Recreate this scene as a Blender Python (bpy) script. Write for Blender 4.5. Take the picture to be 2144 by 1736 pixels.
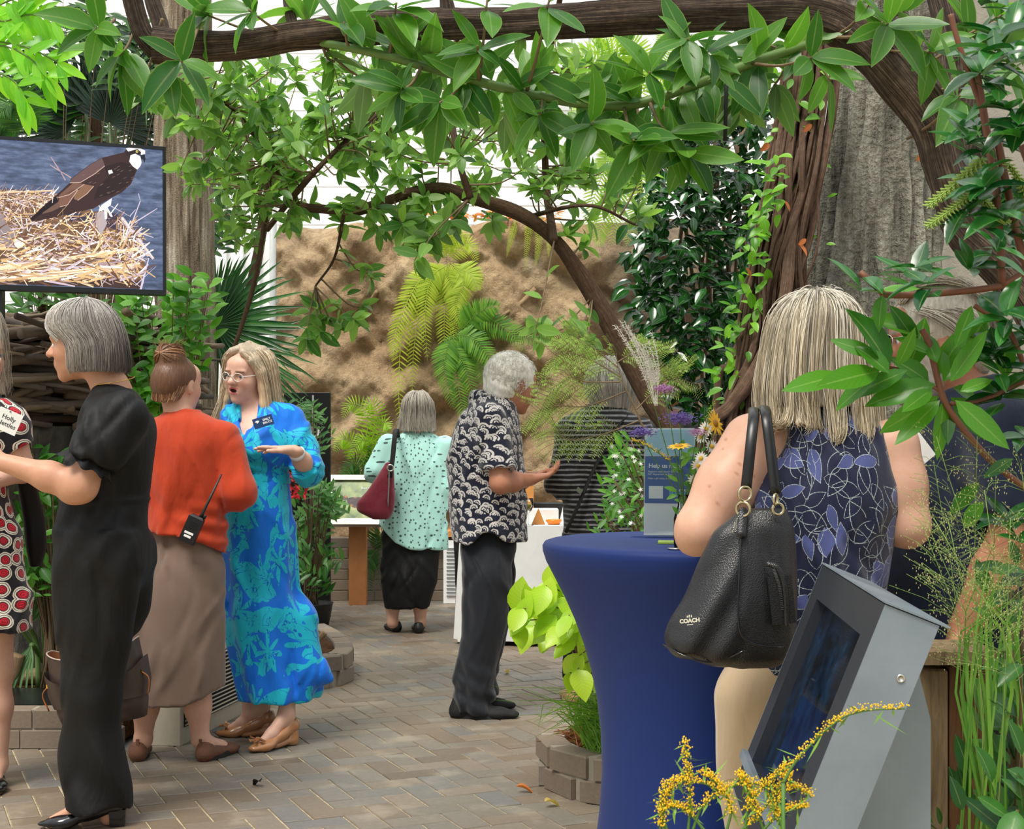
import bpy, math, random
import numpy as np
from mathutils import Vector, Matrix, Quaternion
for _o in list(bpy.data.objects):
    bpy.data.objects.remove(_o, do_unlink=True)
random.seed(7)
RNG = np.random.default_rng(11)
SC = bpy.context.scene
COL = SC.collection
# ------------------------------------------------------------------ camera
FPX, YH, CH, W, HGT = 3000.0, 915.0, 1.28, 2144.0, 1736.0
cam_d = bpy.data.cameras.new('camera')
cam_d.sensor_fit = 'HORIZONTAL'
cam_d.sensor_width = 36.0
cam_d.lens = 36.0 * FPX / W
cam_d.shift_y = (YH - HGT / 2) / W
cam_d.clip_start = 0.05
cam_d.dof.use_dof = True
cam_d.dof.focus_distance = 5.0
cam_d.dof.aperture_fstop = 24.0
cam = bpy.data.objects.new('camera', cam_d)
COL.objects.link(cam)
cam.location = (0, 0, CH)
cam.rotation_euler = (math.radians(90), 0, 0)
SC.camera = cam
# ------------------------------------------------------------------ world: overcast daylight through the glass roof
wd = bpy.data.worlds.new('sky'); SC.world = wd
wd.use_nodes = True
_nt = wd.node_tree
for n in list(_nt.nodes): _nt.nodes.remove(n)
_o = _nt.nodes.new('ShaderNodeOutputWorld'); _b = _nt.nodes.new('ShaderNodeBackground')
_tc = _nt.nodes.new('ShaderNodeTexCoord'); _sx = _nt.nodes.new('ShaderNodeSeparateXYZ')
_mr = _nt.nodes.new('ShaderNodeMapRange'); _cr = _nt.nodes.new('ShaderNodeMixRGB')
_nt.links.new(_tc.outputs['Generated'], _sx.inputs[0]); _nt.links.new(_sx.outputs['Z'], _mr.inputs['Value'])
_mr.inputs['From Min'].default_value = -0.05; _mr.inputs['From Max'].default_value = 1.0
_cr.inputs[1].default_value = (0.31, 0.32, 0.31, 1); _cr.inputs[2].default_value = (1.0, 1.02, 1.05, 1)
_nt.links.new(_mr.outputs[0], _cr.inputs[0]); _nt.links.new(_cr.outputs[0], _b.inputs['Color'])
_b.inputs['Strength'].default_value = 1.6
_nt.links.new(_b.outputs[0], _o.inputs[0])
sun_d = bpy.data.lights.new('sun', 'SUN'); sun_d.energy = 3.6; sun_d.angle = math.radians(22); sun_d.color = (1.0, 0.95, 0.86)
sun = bpy.data.objects.new('sun', sun_d); COL.objects.link(sun)
sun.rotation_euler = (math.radians(24), math.radians(-16), 0)
SC.view_settings.view_transform = 'Standard'
SC.view_settings.look = 'None'
SC.view_settings.exposure = 0.05
SC.view_settings.gamma = 1.0
SC.view_settings.use_curve_mapping = False
# ------------------------------------------------------------------ helpers
def P(px, py, Z):
    return np.array([(px - W / 2) / FPX * Z, Z, CH + (YH - py) / FPX * Z])
def lin(c):
    return c / 12.92 if c <= 0.04045 else ((c + 0.055) / 1.055) ** 2.4
def rgb(r, g, b):
    return (lin(r / 255), lin(g / 255), lin(b / 255), 1.0)
def tag(o, label=None, cat=None, group=None, kind=None):
    if label: o['label'] = label
    if cat: o['category'] = cat
    if group: o['group'] = group
    if kind: o['kind'] = kind
    return o
def empty(name, loc, label, cat, group=None):
    o = bpy.data.objects.new(name, None); COL.objects.link(o)
    o.location = tuple(loc); o.empty_display_size = 0.05
    tag(o, label, cat, group); o['_loc'] = [float(v) for v in loc]
    return o
def wloc(o):
    v = np.zeros(3)
    while o is not None:
        v += np.array(o.location); o = o.parent
    return v
def link(name, me, mat=None, parent=None):
    o = bpy.data.objects.new(name, me); COL.objects.link(o)
    if mat is not None and not me.materials:
        me.materials.append(mat)
    if parent is not None:
        o.parent = parent
        o.location = tuple(-wloc(parent))
    return o
def mesh(verts, faces, smooth=True, name='m'):
    me = bpy.data.meshes.new(name)
    verts = np.asarray(verts, dtype=np.float32)
    if isinstance(faces, np.ndarray) and faces.ndim == 2:
        nf, k = faces.shape
        me.vertices.add(len(verts)); me.vertices.foreach_set('co', verts.ravel())
        me.loops.add(nf * k); me.loops.foreach_set('vertex_index', faces.astype(np.int32).ravel())
        me.polygons.add(nf)
        me.polygons.foreach_set('loop_start', np.arange(0, nf * k, k, dtype=np.int32))
        me.polygons.foreach_set('loop_total', np.full(nf, k, dtype=np.int32))
    else:
        me.from_pydata([tuple(map(float, v)) for v in verts], [], [tuple(map(int, f)) for f in faces])
    if smooth:
        me.polygons.foreach_set('use_smooth', np.ones(len(me.polygons), dtype=bool))
    me.update(calc_edges=True)
    return me
def set_attr(me, name, data):
    data = np.asarray(data, dtype=np.float32)
    if data.shape[1] == 4:
        a = me.attributes.new(name, 'FLOAT_COLOR', 'POINT'); a.data.foreach_set('color', data.ravel())
    else:
        a = me.attributes.new(name, 'FLOAT_VECTOR', 'POINT'); a.data.foreach_set('vector', data.ravel())
class MB:
    def __init__(s): s.v = []; s.f = []; s.c = []; s.n = 0
    def add(s, v, f, col=None):
        v = np.asarray(v, dtype=float)
        s.v.append(v); s.f += [tuple(i + s.n for i in q) for q in f]; s.n += len(v)
        s.c.append(np.tile(np.array(col if col is not None else (1, 1, 1, 1), dtype=float), (len(v), 1)))
        return s
    def box(s, c, size, R=None, col=None, taper=1.0):
        h = np.array(size) / 2.0
        v = np.array([[x, y, z] for z in (-1, 1) for y in (-1, 1) for x in (-1, 1)], dtype=float)
        v[4:, :2] *= taper
        v = v * h
        if R is not None: v = v @ np.array(R).T
        return s.add(v + np.array(c), [(0, 2, 3, 1), (4, 5, 7, 6), (0, 1, 5, 4), (2, 6, 7, 3), (0, 4, 6, 2), (1, 3, 7, 5)], col)
    def bbox(s, c, size, b=0.004, R=None, col=None):
        h = np.array(size) / 2.0
        hx, hy, hz = h
        v = np.array([[-hx, -hy, -hz], [hx, -hy, -hz], [hx, hy, -hz], [-hx, hy, -hz],
                      [-hx, -hy, hz - b], [hx, -hy, hz - b], [hx, hy, hz - b], [-hx, hy, hz - b],
                      [-hx + b, -hy + b, hz], [hx - b, -hy + b, hz], [hx - b, hy - b, hz], [-hx + b, hy - b, hz]])
        if R is not None: v = v @ np.array(R).T
        f = [(3, 2, 1, 0), (8, 9, 10, 11)]
        for i in range(4):
            j = (i + 1) % 4
            f += [(i, j, 4 + j, 4 + i), (4 + i, 4 + j, 8 + j, 8 + i)]
        return s.add(v + np.array(c), f, col)
    def tube(s, pts, rad, n=8, col=None, cap=True, jit=0.0, flat=1.0):
        pts = np.asarray(pts, dtype=float); m = len(pts)
        rad = np.broadcast_to(np.asarray(rad, dtype=float), (m,))
        tg = np.gradient(pts, axis=0); tg /= (np.linalg.norm(tg, axis=1, keepdims=True) + 1e-9)
        up = np.array([0, 0, 1.0]) if abs(tg[0][2]) < 0.9 else np.array([1.0, 0, 0])
        a = np.linspace(0, 2 * np.pi, n, endpoint=False)
        vs = []
        u = np.cross(tg[0], up); u /= np.linalg.norm(u)
        for i in range(m):
            u = u - tg[i] * np.dot(u, tg[i]); u /= (np.linalg.norm(u) + 1e-9)
            w = np.cross(tg[i], u)
            r = rad[i] * (1 + (jit * RNG.uniform(-1, 1, n) if jit else 0))
            vs.append(pts[i] + (np.cos(a) * r)[:, None] * u + (np.sin(a) * r * flat)[:, None] * w)
        v = np.concatenate(vs); f = []
        for i in range(m - 1):
            for k in range(n):
                k2 = (k + 1) % n
                f.append((i * n + k, i * n + k2, (i + 1) * n + k2, (i + 1) * n + k))
        if cap:
            f.append(tuple(range(n - 1, -1, -1))); f.append(tuple((m - 1) * n + k for k in range(n)))
        return s.add(v, f, col)
    def lathe(s, c, prof, n=24, col=None, ax=None):
        a = np.linspace(0, 2 * np.pi, n, endpoint=False); vs = []
        for r, z in prof:
            vs.append(np.stack([np.cos(a) * r, np.sin(a) * r, np.full(n, z)], 1))
        v = np.concatenate(vs)
        if ax is not None: v = v @ np.array(ax).T
        f = []
        for i in range(len(prof) - 1):
            for k in range(n):
                k2 = (k + 1) % n
                f.append((i * n + k, i * n + k2, (i + 1) * n + k2, (i + 1) * n + k))
        f.append(tuple(range(n - 1, -1, -1))); f.append(tuple((len(prof) - 1) * n + k for k in range(n)))
        return s.add(v + np.array(c), f, col)
    def prism(s, poly, n, depth, col=None):
        p = np.asarray(poly, dtype=float); m = len(p); d = np.asarray(n, dtype=float) * depth
        f = [tuple(range(m)), tuple(range(2 * m - 1, m - 1, -1))]
        for i in range(m):
            j = (i + 1) % m
            f.append((j, i, m + i, m + j))
        return s.add(np.concatenate([p, p + d]), f, col)
    def me(s, smooth=True, colattr=False):
        v = np.concatenate(s.v)
        me = mesh(v, s.f, smooth)
        if colattr: set_attr(me, 'col', np.concatenate(s.c))
        return me
    def build(s, name, mat, parent=None, smooth=True, colattr=False, auto=False):
        me = s.me(smooth, colattr)
        if auto: sharp(me)
        return link(name, me, mat, parent)
def sharp(me, ang=38):
    try: me.set_sharp_from_angle(angle=math.radians(ang))
    except Exception: pass
    return me
def catmull(pts, n):
    p = np.asarray(pts, dtype=float)
    if len(p) < 3:
        t = np.linspace(0, 1, n)[:, None]; return p[0] * (1 - t) + p[-1] * t
    q = np.concatenate([[2 * p[0] - p[1]], p, [2 * p[-1] - p[-2]]])
    out = []
    for t in np.linspace(0, len(p) - 1 - 1e-6, n):
        i = int(t); u = t - i
        a, b, c, d = q[i], q[i + 1], q[i + 2], q[i + 3]
        out.append(0.5 * ((2 * b) + (-a + c) * u + (2 * a - 5 * b + 4 * c - d) * u * u + (-a + 3 * b - 3 * c + d) * u ** 3))
    return np.array(out)
def rotm(axis, deg):
    return np.array(Matrix.Rotation(math.radians(deg), 3, axis))
def unit(v):
    v = np.asarray(v, dtype=float); return v / (np.linalg.norm(v) + 1e-12)
# ------------------------------------------------------------------ materials
_M = {}
class NT:
    def __init__(s, name):
        s.m = bpy.data.materials.new(name); s.m.use_nodes = True
        s.t = s.m.node_tree; s.b = s.t.nodes['Principled BSDF']; s.out = s.t.nodes['Material Output']
    def n(s, typ, **kw):
        d = s.t.nodes.new('ShaderNode' + typ)
        for k, v in kw.items(): setattr(d, k, v)
        return d
    def l(s, a, b): s.t.links.new(a, b)
    def val(s, x):
        d = s.n('Value'); d.outputs[0].default_value = x; return d.outputs[0]
    def put(s, sock, x):
        if hasattr(x, 'is_output'): s.l(x, sock)
        else: sock.default_value = x
    def math(s, op, a, b=0.0, c=0.0, clamp=False):
        d = s.n('Math', operation=op, use_clamp=clamp)
        s.put(d.inputs[0], a); s.put(d.inputs[1], b); s.put(d.inputs[2], c)
        return d.outputs[0]
    def vmath(s, op, a, b=None, scale=None):
        d = s.n('VectorMath', operation=op)
        s.put(d.inputs[0], a)
        if b is not None: s.put(d.inputs[1], b)
        if scale is not None: s.put(d.inputs['Scale'], scale)
        return d.outputs['Value'] if op in ('LENGTH', 'DOT_PRODUCT', 'DISTANCE') else d.outputs[0]
    def mix(s, f, a, b, typ='MIX'):
        d = s.n('MixRGB', blend_type=typ)
        s.put(d.inputs[0], f); s.put(d.inputs[1], a); s.put(d.inputs[2], b)
        return d.outputs[0]
    def obj(s): return s.n('TexCoord').outputs['Object']
    def attr(s, name, out='Color'):
        d = s.n('Attribute'); d.attribute_name = name; return d.outputs[out]
    def noise(s, vec, scale, detail=4, rough=0.55, out='Fac', dist=0.0):
        d = s.n('TexNoise'); s.put(d.inputs['Vector'], vec)
        d.inputs['Scale'].default_value = scale; d.inputs['Detail'].default_value = detail
        d.inputs['Roughness'].default_value = rough; d.inputs['Distortion'].default_value = dist
        return d.outputs[out]
    def voro(s, vec, scale, feature='F1', rand=1.0, dim='3D'):
        d = s.n('TexVoronoi', feature=feature, voronoi_dimensions=dim); s.put(d.inputs['Vector'], vec)
        d.inputs['Scale'].default_value = scale; d.inputs['Randomness'].default_value = rand
        return d
    def ramp(s, f, stops, interp='LINEAR'):
        d = s.n('ValToRGB'); s.put(d.inputs[0], f); e = d.color_ramp.elements; d.color_ramp.interpolation = interp
        while len(e) < len(stops): e.new(0.5)
        for i, (p, c) in enumerate(stops):
            e[i].position = p; e[i].color = c
        return d.outputs[0]
    def step(s, x, thr, soft=0.01):
        d = s.n('MapRange'); s.put(d.inputs['Value'], x)
        d.inputs['From Min'].default_value = thr - soft; d.inputs['From Max'].default_value = thr + soft
        d.interpolation_type = 'SMOOTHSTEP'
        return d.outputs[0]
    def mapping(s, vec, scale=(1, 1, 1), rot=(0, 0, 0), loc=(0, 0, 0)):
        d = s.n('Mapping'); s.put(d.inputs['Vector'], vec)
        d.inputs['Scale'].default_value = scale; d.inputs['Rotation'].default_value = rot; d.inputs['Location'].default_value = loc
        return d.outputs[0]
    def bump(s, h, strength=0.3, dist=0.01):
        d = s.n('Bump'); d.inputs['Strength'].default_value = strength; d.inputs['Distance'].default_value = dist
        s.put(d.inputs['Height'], h); s.l(d.outputs[0], s.b.inputs['Normal']); return d
    def color(s, c): s.put(s.b.inputs['Base Color'], c)
    def set(s, **kw):
        mp = dict(rough='Roughness', metal='Metallic', spec='Specular IOR Level', trans='Transmission Weight', ior='IOR',
                  sheen='Sheen Weight', coat='Coat Weight', alpha='Alpha', sss='Subsurface Weight', emis='Emission Strength')
        for k, v in kw.items(): s.put(s.b.inputs[mp[k]], v)
        return s
def plain(name, c, rough=0.6, metal=0.0, spec=0.5, noise=0.12, nscale=30, bump=0.0, bscale=200, coat=0.0):
    if name in _M: return _M[name]
    t = NT(name); o = t.obj()
    if noise:
        f = t.noise(o, nscale, 4)
        t.color(t.mix(f, tuple(x * (1 - noise) for x in c[:3]) + (1,), tuple(min(1, x * (1 + noise)) for x in c[:3]) + (1,)))
    else: t.color(c)
    if bump: t.bump(t.noise(o, bscale, 3), bump, 0.004)
    t.set(rough=rough, metal=metal, spec=spec, coat=coat)
    _M[name] = t.m
    return t.m
def vcol_mat(name, rough=0.6, spec=0.4, noise=0.1, nscale=60, bump=0.0, bscale=300, metal=0.0, emit=0.0):
    if name in _M: return _M[name]
    t = NT(name); c = t.attr('col'); o = t.obj()
    if noise:
        f = t.noise(o, nscale, 4)
        g = t.ramp(f, [(0, (1 - noise * 2,) * 3 + (1,)), (1, (1 + noise,) * 3 + (1,))])
        c = t.mix(1.0, c, g, 'MULTIPLY')
    t.color(c)
    if emit:
        t.l(c, t.b.inputs['Emission Color']); t.b.inputs['Emission Strength'].default_value = emit
        t.color((0.01, 0.01, 0.01, 1))
    if bump: t.bump(t.noise(o, bscale, 3), bump, 0.003)
    t.set(rough=rough, spec=spec, metal=metal)
    _M[name] = t.m
    return t.m
# ------------------------------------------------------------------ signed-distance modelling (bodies, clothes, soft bags)
def _smin(a, b, k):
    if k <= 1e-6: return np.minimum(a, b)
    h = np.maximum(k - np.abs(a - b), 0) / k
    return np.minimum(a, b) - h * h * k * 0.25
def _smax(a, b, k): return -_smin(-a, -b, k)
def rc(a, b, ra, rb=None, k=0.02, cut=None, op='add', sc=None):
    a = np.asarray(a, float); b = np.asarray(b, float); rb = ra if rb is None else rb
    m = max(ra, rb) * max(1.0, (sc[1] if sc else 1.0)) + k
    lo = np.minimum(a, b) - m; hi = np.maximum(a, b) + m
    def f(x, y, z):
        ab = b - a; L = float(ab @ ab) + 1e-12
        px, py, pz = x - a[0], y - a[1], z - a[2]
        t = np.clip((px * ab[0] + py * ab[1] + pz * ab[2]) / L, 0, 1)
        qx, qy, qz = px - t * ab[0], py - t * ab[1], pz - t * ab[2]
        if sc is not None:
            n, s = np.asarray(sc[0], float), sc[1]
            dn = (qx * n[0] + qy * n[1] + qz * n[2]) * (1 / s - 1)
            qx, qy, qz = qx + n[0] * dn, qy + n[1] * dn, qz + n[2] * dn
        return (np.sqrt(qx * qx + qy * qy + qz * qz) - (ra + (rb - ra) * t)) * (min(1, sc[1]) if sc else 1)
    return (f, lo, hi, k, cut, op)
def chain(pts, rad, k=0.02, **kw):
    return [rc(pts[i], pts[i + 1], rad[i], rad[i + 1], k, **kw) for i in range(len(pts) - 1)]
def ell(c, r, R=None, k=0.02, op='add', cut=None):
    c = np.asarray(c, float); r = np.asarray(r, float); m = float(r.max()) + k
    def f(x, y, z):
        px, py, pz = x - c[0], y - c[1], z - c[2]
        if R is not None:
            px, py, pz = (R[0, 0] * px + R[1, 0] * py + R[2, 0] * pz, R[0, 1] * px + R[1, 1] * py + R[2, 1] * pz, R[0, 2] * px + R[1, 2] * py + R[2, 2] * pz)
        k0 = np.sqrt((px / r[0]) ** 2 + (py / r[1]) ** 2 + (pz / r[2]) ** 2)
        k1 = np.sqrt((px / r[0] ** 2) ** 2 + (py / r[1] ** 2) ** 2 + (pz / r[2] ** 2) ** 2) + 1e-9
        return k0 * (k0 - 1) / k1
    return (f, c - m, c + m, k, cut, op)
def loft(rows, Z, k=0.03, off=0.0, fold=None, cut=None, pw=2.0, rot=0.0):
    rw = sorted([(CH + (YH - r[0]) / FPX * Z, ((r[1] + r[2]) / 2 - W / 2) / FPX * Z, Z + r[3], (r[2] - r[1]) / 2 / FPX * Z + off, r[4] + off) for r in rows])
    A = np.array(rw); zz = np.linspace(A[0, 0], A[-1, 0], 160)
    def sm(col):
        v = np.interp(zz, A[:, 0], A[:, col]); p = np.pad(v, 7, mode='reflect', reflect_type='odd')
        return np.convolve(p, np.ones(15) / 15, 'valid')
    C = [sm(i) for i in (1, 2, 3, 4)]
    rx, ry = C[2].max(), C[3].max(); R = max(rx, ry)
    lo = np.array([C[0].min() - rx - 0.04, C[1].min() - R - 0.04, A[0, 0] - off - 0.02]); hi = np.array([C[0].max() + rx + 0.04, C[1].max() + R + 0.04, A[-1, 0] + off + 0.02])
    cr, sr = math.cos(rot), math.sin(rot)
    def f(x, y, z):
        zf = z.ravel() if z.size == max(z.shape) else None
        def I(c):
            return np.interp(zf, zz, c).reshape(z.shape) if zf is not None else np.interp(z, zz, c)
        cx, cy, a, b = I(C[0]), I(C[1]), I(C[2]), I(C[3])
        dx, dy = x - cx, y - cy
        if rot: dx, dy = dx * cr + dy * sr, -dx * sr + dy * cr
        if pw == 2.0: q = np.sqrt((dx / a) ** 2 + (dy / b) ** 2)
        else: q = (np.abs(dx / a) ** pw + np.abs(dy / b) ** pw) ** (1 / pw)
        if fold is not None: q = q - fold(np.arctan2(dy / b, dx / a), z)
        d = (q - 1) * np.minimum(a, b)
        return np.maximum(np.maximum(d, (A[0, 0] - off) - z), z - (A[-1, 0] + off))
    return (f, lo, hi, k, cut, 'add')
def plane_cut(p, n):
    p = np.asarray(p, float); n = unit(n)
    return lambda x, y, z: (x - p[0]) * n[0] + (y - p[1]) * n[1] + (z - p[2]) * n[2]
def sdf_mesh(prims, h=0.006, disp=None, smooth_it=1):
    lo = np.min([p[1] for p in prims if p[5] == 'add'], axis=0) - 2 * h
    hi = np.max([p[2] for p in prims if p[5] == 'add'], axis=0) + 2 * h
    n = np.ceil((hi - lo) / h).astype(int) + 1
    ax = [(lo[i] + np.arange(n[i]) * h).astype(np.float32) for i in range(3)]
    D = np.full(n, 1.0, dtype=np.float32)
    for f, pl, ph, k, cut, op in prims:
        i0 = np.clip(((pl - lo) / h).astype(int) - 2, 0, n - 1); i1 = np.clip(np.ceil((ph - lo) / h).astype(int) + 3, 1, n)
        if (i1 <= i0).any(): continue
        x = ax[0][i0[0]:i1[0], None, None]; y = ax[1][None, i0[1]:i1[1], None]; z = ax[2][None, None, i0[2]:i1[2]]
        d = f(x, y, z).astype(np.float32)
        if cut is not None:
            for c in (cut if isinstance(cut, (list, tuple)) else [cut]): d = np.maximum(d, c(x, y, z))
        sl = (slice(i0[0], i1[0]), slice(i0[1], i1[1]), slice(i0[2], i1[2]))
        if op == 'add': D[sl] = _smin(D[sl], d, k)
        elif op == 'sub': D[sl] = _smax(D[sl], -d, k)
    if disp is not None:
        band = np.abs(D) < 0.05
        idx = np.nonzero(band)
        D[band] += disp(ax[0][idx[0]], ax[1][idx[1]], ax[2][idx[2]]).astype(np.float32)
    S = D < 0
    c8 = [S[dx:n[0] - 1 + dx, dy:n[1] - 1 + dy, dz:n[2] - 1 + dz] for dx in (0, 1) for dy in (0, 1) for dz in (0, 1)]
    any_ = np.logical_or.reduce(c8); all_ = np.logical_and.reduce(c8)
    I = np.stack(np.nonzero(any_ & ~all_), 1)
    vid = np.full(np.array(n) - 1, -1, dtype=np.int64); vid[I[:, 0], I[:, 1], I[:, 2]] = np.arange(len(I))
    acc = np.zeros((len(I), 3)); cnt = np.zeros(len(I))
    cs = [(a, b, c) for a in (0, 1) for b in (0, 1) for c in (0, 1)]
    for p in cs:
        for axis in range(3):
            if p[axis] == 1: continue
            q = list(p); q[axis] = 1
            d0 = D[I[:, 0] + p[0], I[:, 1] + p[1], I[:, 2] + p[2]]; d1 = D[I[:, 0] + q[0], I[:, 1] + q[1], I[:, 2] + q[2]]
            m = (d0 < 0) != (d1 < 0)
            t = np.where(m, d0 / np.where(m, d0 - d1, 1), 0)
            pos = np.tile(np.array(p, float), (len(I), 1)); pos[:, axis] = t
            acc[m] += pos[m]; cnt[m] += 1
    V = lo + (I + acc / cnt[:, None]) * h
    Q = []
    for axis in range(3):
        a1, a2 = (axis + 1) % 3, (axis + 2) % 3
        s0 = [slice(None)] * 3; s1 = [slice(None)] * 3
        s0[axis] = slice(0, -1); s1[axis] = slice(1, None)
        for a in (a1, a2): s0[a] = slice(1, -1); s1[a] = slice(1, -1)
        A_, B_ = S[tuple(s0)], S[tuple(s1)]
        for m, flip in ((A_ & ~B_, False), (~A_ & B_, True)):
            E = np.stack(np.nonzero(m), 1)
            if not len(E): continue
            E[:, a1] += 1; E[:, a2] += 1
            def g(o1, o2):
                e = E.copy(); e[:, a1] -= o1; e[:, a2] -= o2
                return vid[e[:, 0], e[:, 1], e[:, 2]]
            q = np.stack([g(1, 1), g(0, 1), g(0, 0), g(1, 0)], 1)
            Q.append(q[:, ::-1] if flip else q)
    Q = np.concatenate(Q)
    Q = Q[(Q >= 0).all(axis=1)]
    for _ in range(smooth_it):
        s = np.zeros_like(V); c = np.zeros(len(V)); m_ = len(V)
        for i in range(4):
            j = (i + 1) % 4
            for a_, b_ in ((i, j), (j, i)):
                c += np.bincount(Q[:, a_], minlength=m_)
                for d_ in range(3): s[:, d_] += np.bincount(Q[:, a_], weights=V[Q[:, b_], d_], minlength=m_)
        c[c == 0] = 1
        V = V * 0.5 + (s / c[:, None]) * 0.5
    return V, Q
def wobble(seed, scale, amp, n=6):
    r = np.random.default_rng(seed); dirs = r.normal(size=(n, 3)); dirs /= np.linalg.norm(dirs, axis=1, keepdims=True)
    fr = scale * r.uniform(0.6, 1.6, n); ph = r.uniform(0, 6.28, n)
    def f(x, y, z):
        s = 0
        for i in range(n): s = s + np.sin(fr[i] * (dirs[i, 0] * x + dirs[i, 1] * y + dirs[i, 2] * z) + ph[i])
        return s * (amp / n * 1.6)
    return f
def cylcoord(V, cx, cy, R):
    th = np.arctan2(V[:, 0] - cx, -(V[:, 1] - cy))
    return np.stack([th * R, V[:, 2], np.zeros(len(V))], 1)
# ------------------------------------------------------------------ the setting
def struct(name, me, mat, parent=None):
    o = link(name, me, mat, parent)
    if parent is None: o['kind'] = 'structure'
    return o
def fbm(x, y, z, seed, scale, octs=4):
    s = 0; a = 1.0
    for i in range(octs):
        s = s + wobble(seed + i * 13, scale * 2 ** i, a, 7)(x, y, z); a *= 0.5
    return s
t = NT('joint_sand'); o = t.obj()
t.color(t.ramp(t.noise(o, 60, 5), [(0.3, rgb(138, 122, 94)), (0.7, rgb(196, 180, 146))])); t.set(rough=0.95)
m_sand = t.m
b = MB(); b.box((0, 8, -0.055), (16, 22, 0.1))
floor = struct('floor', b.me(False), m_sand)
t = NT('clay_paver'); o = t.n('NewGeometry').outputs['Position']
gi = t.n('NewGeometry').outputs['Random Per Island']; oi = t.n('ObjectInfo').outputs['Random']
ri = t.math('FRACT', t.math('ADD', gi, t.math('MULTIPLY', oi, 7.31)))
big = t.noise(o, 0.55, 3)
c1 = t.ramp(ri, [(0.0, rgb(99, 88, 76)), (0.3, rgb(120, 108, 94)), (0.55, rgb(108, 107, 102)), (0.8, rgb(128, 116, 102)), (1.0, rgb(98, 104, 106))])
c2 = t.mix(t.step(big, 0.5, 0.14), c1, t.mix(0.35, c1, rgb(146, 122, 95)))
gr = t.noise(o, 45, 6, 0.65)
sm_ = t.noise(o, 5, 4)
c3 = t.mix(t.math('MULTIPLY', t.math('SUBTRACT', gr, 0.35, clamp=True), 0.9), c2, rgb(92, 86, 76))
c3 = t.mix(t.math('MULTIPLY', t.step(sm_, 0.62, 0.1), 0.35), c3, rgb(172, 160, 140))
t.color(c3); t.set(rough=t.math('ADD', 0.36, t.math('MULTIPLY', gr, 0.3)), spec=0.42)
t.bump(gr, 0.25, 0.003)
m_paver = t.m
PITCH, TH = 0.1035, math.radians(24)
ct, st = math.cos(TH), math.sin(TH)
Rp = np.array([[ct, -st, 0], [st, ct, 0], [0, 0, 1]])
bm_ = MB(); bm_.bbox((0, 0, -0.014), (2 * PITCH - 0.006, PITCH - 0.006, 0.028), 0.003)
me_pav = bm_.me(False); me_pav.materials.append(m_paver)
cand = []
for i in range(-70, 160):
    for j in range(-60, 150):
        m = (i - j) % 4
        if m == 0: c = ((i + 1) * PITCH, (j + 0.5) * PITCH); rz = TH
        elif m == 3: c = ((i + 0.5) * PITCH, (j + 1) * PITCH); rz = TH + math.pi / 2
        else: continue
        x, y = c[0] * ct - c[1] * st, c[0] * st + c[1] * ct
        if not (4.3 < y < 12.5): continue
        px = W / 2 + FPX * x / y
        if -250 < px < 2700: cand.append((y, x, rz, px))
cand.sort()
near = [c for c in cand if 40 < c[3] < 1250 and c[0] > 4.66][:300]
nearset = set((c[0], c[1]) for c in near)
for y, x, rz, px in near:
    o = bpy.data.objects.new('paver', me_pav); COL.objects.link(o); o.parent = floor
    o.location = (x, y, random.uniform(-0.0015, 0.001)); o.rotation_euler = (random.uniform(-.008, .008), random.uniform(-.008, .008), rz)
far = MB()
for y, x, rz, px in cand:
    if (y, x) in nearset: continue
    R = np.array([[math.cos(rz), -math.sin(rz), 0], [math.sin(rz), math.cos(rz), 0], [0, 0, 1]])
    far.bbox((x, y, -0.014 + random.uniform(-0.0015, 0.001)), (2 * PITCH - 0.006, PITCH - 0.006, 0.028), 0.003, R)
fo = far.build('paver_field', m_paver, floor, smooth=False); fo['kind'] = 'stuff'
m_white = plain('white_paint', rgb(252, 253, 252), 0.55, noise=0.03, nscale=3)
b = MB(); b.box((0, 14.2, 3.6), (18, 0.2, 7.2))
wall_back = struct('wall_back', b.me(False), m_white)
b = MB(); b.box((0, 0, 0), (18, 0.02, 0.2), R=rotm('X', -1.6))
me_bd = b.me(False); me_bd.materials.append(m_white)
for i in range(38):
    o = bpy.data.objects.new('siding_board', me_bd); COL.objects.link(o); o.parent = wall_back; o.location = (0, 14.085, 0.1 + i * 0.187)
b = MB()
for (x0, x1, y0, y1) in ((1195, 1200, 60, 180), (1232, 1237, 60, 180), (940, 1320, 178, 188)):
    p, q = P(x0, y1, 13.95), P(x1, y0, 13.95); b.box((p + q) / 2, (q[0] - p[0], 0.05, q[2] - p[2]))
b.build('trim_1', plain('grey_trim', rgb(190, 194, 194), 0.5), smooth=False)['kind'] = 'structure'
b = MB(); p, q = P(436, 1240, 12.2), P(566, 250, 12.2)
b.box(((p[0] + q[0]) / 2, 12.4, 2.0), (q[0] - p[0], 0.3, 4.0))
wall_bay = struct('wall_bay', b.me(False), m_white)
for xa in (470, 505, 540):
    b = MB(); p = P(xa, 600, 12.22); b.box((p[0], 12.23, 2.0), (0.03, 0.05, 4.0)); b.build('batten', m_white, wall_bay, smooth=False)
b = MB(); p = P(571, 600, 11.75); b.tube([(p[0], 11.75, 0.0), (p[0], 11.75, 4.2)], 0.028, 12)
b.build('downpipe_tmp', plain('grey_pipe', rgb(186, 190, 188), 0.4), smooth=True).name = 'drain_pipe'
dp = bpy.data.objects['drain_pipe']; tag(dp, 'grey vertical drain pipe on the white wall bay beside the rock face', 'pipe')
for zz in (0.6, 1.6, 2.4, 3.2):
    b = MB(); b.box((p[0], 11.78, zz), (0.075, 0.06, 0.035)); b.build('pipe_clip', plain('grey_pipe', None), dp, smooth=False)
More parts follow.
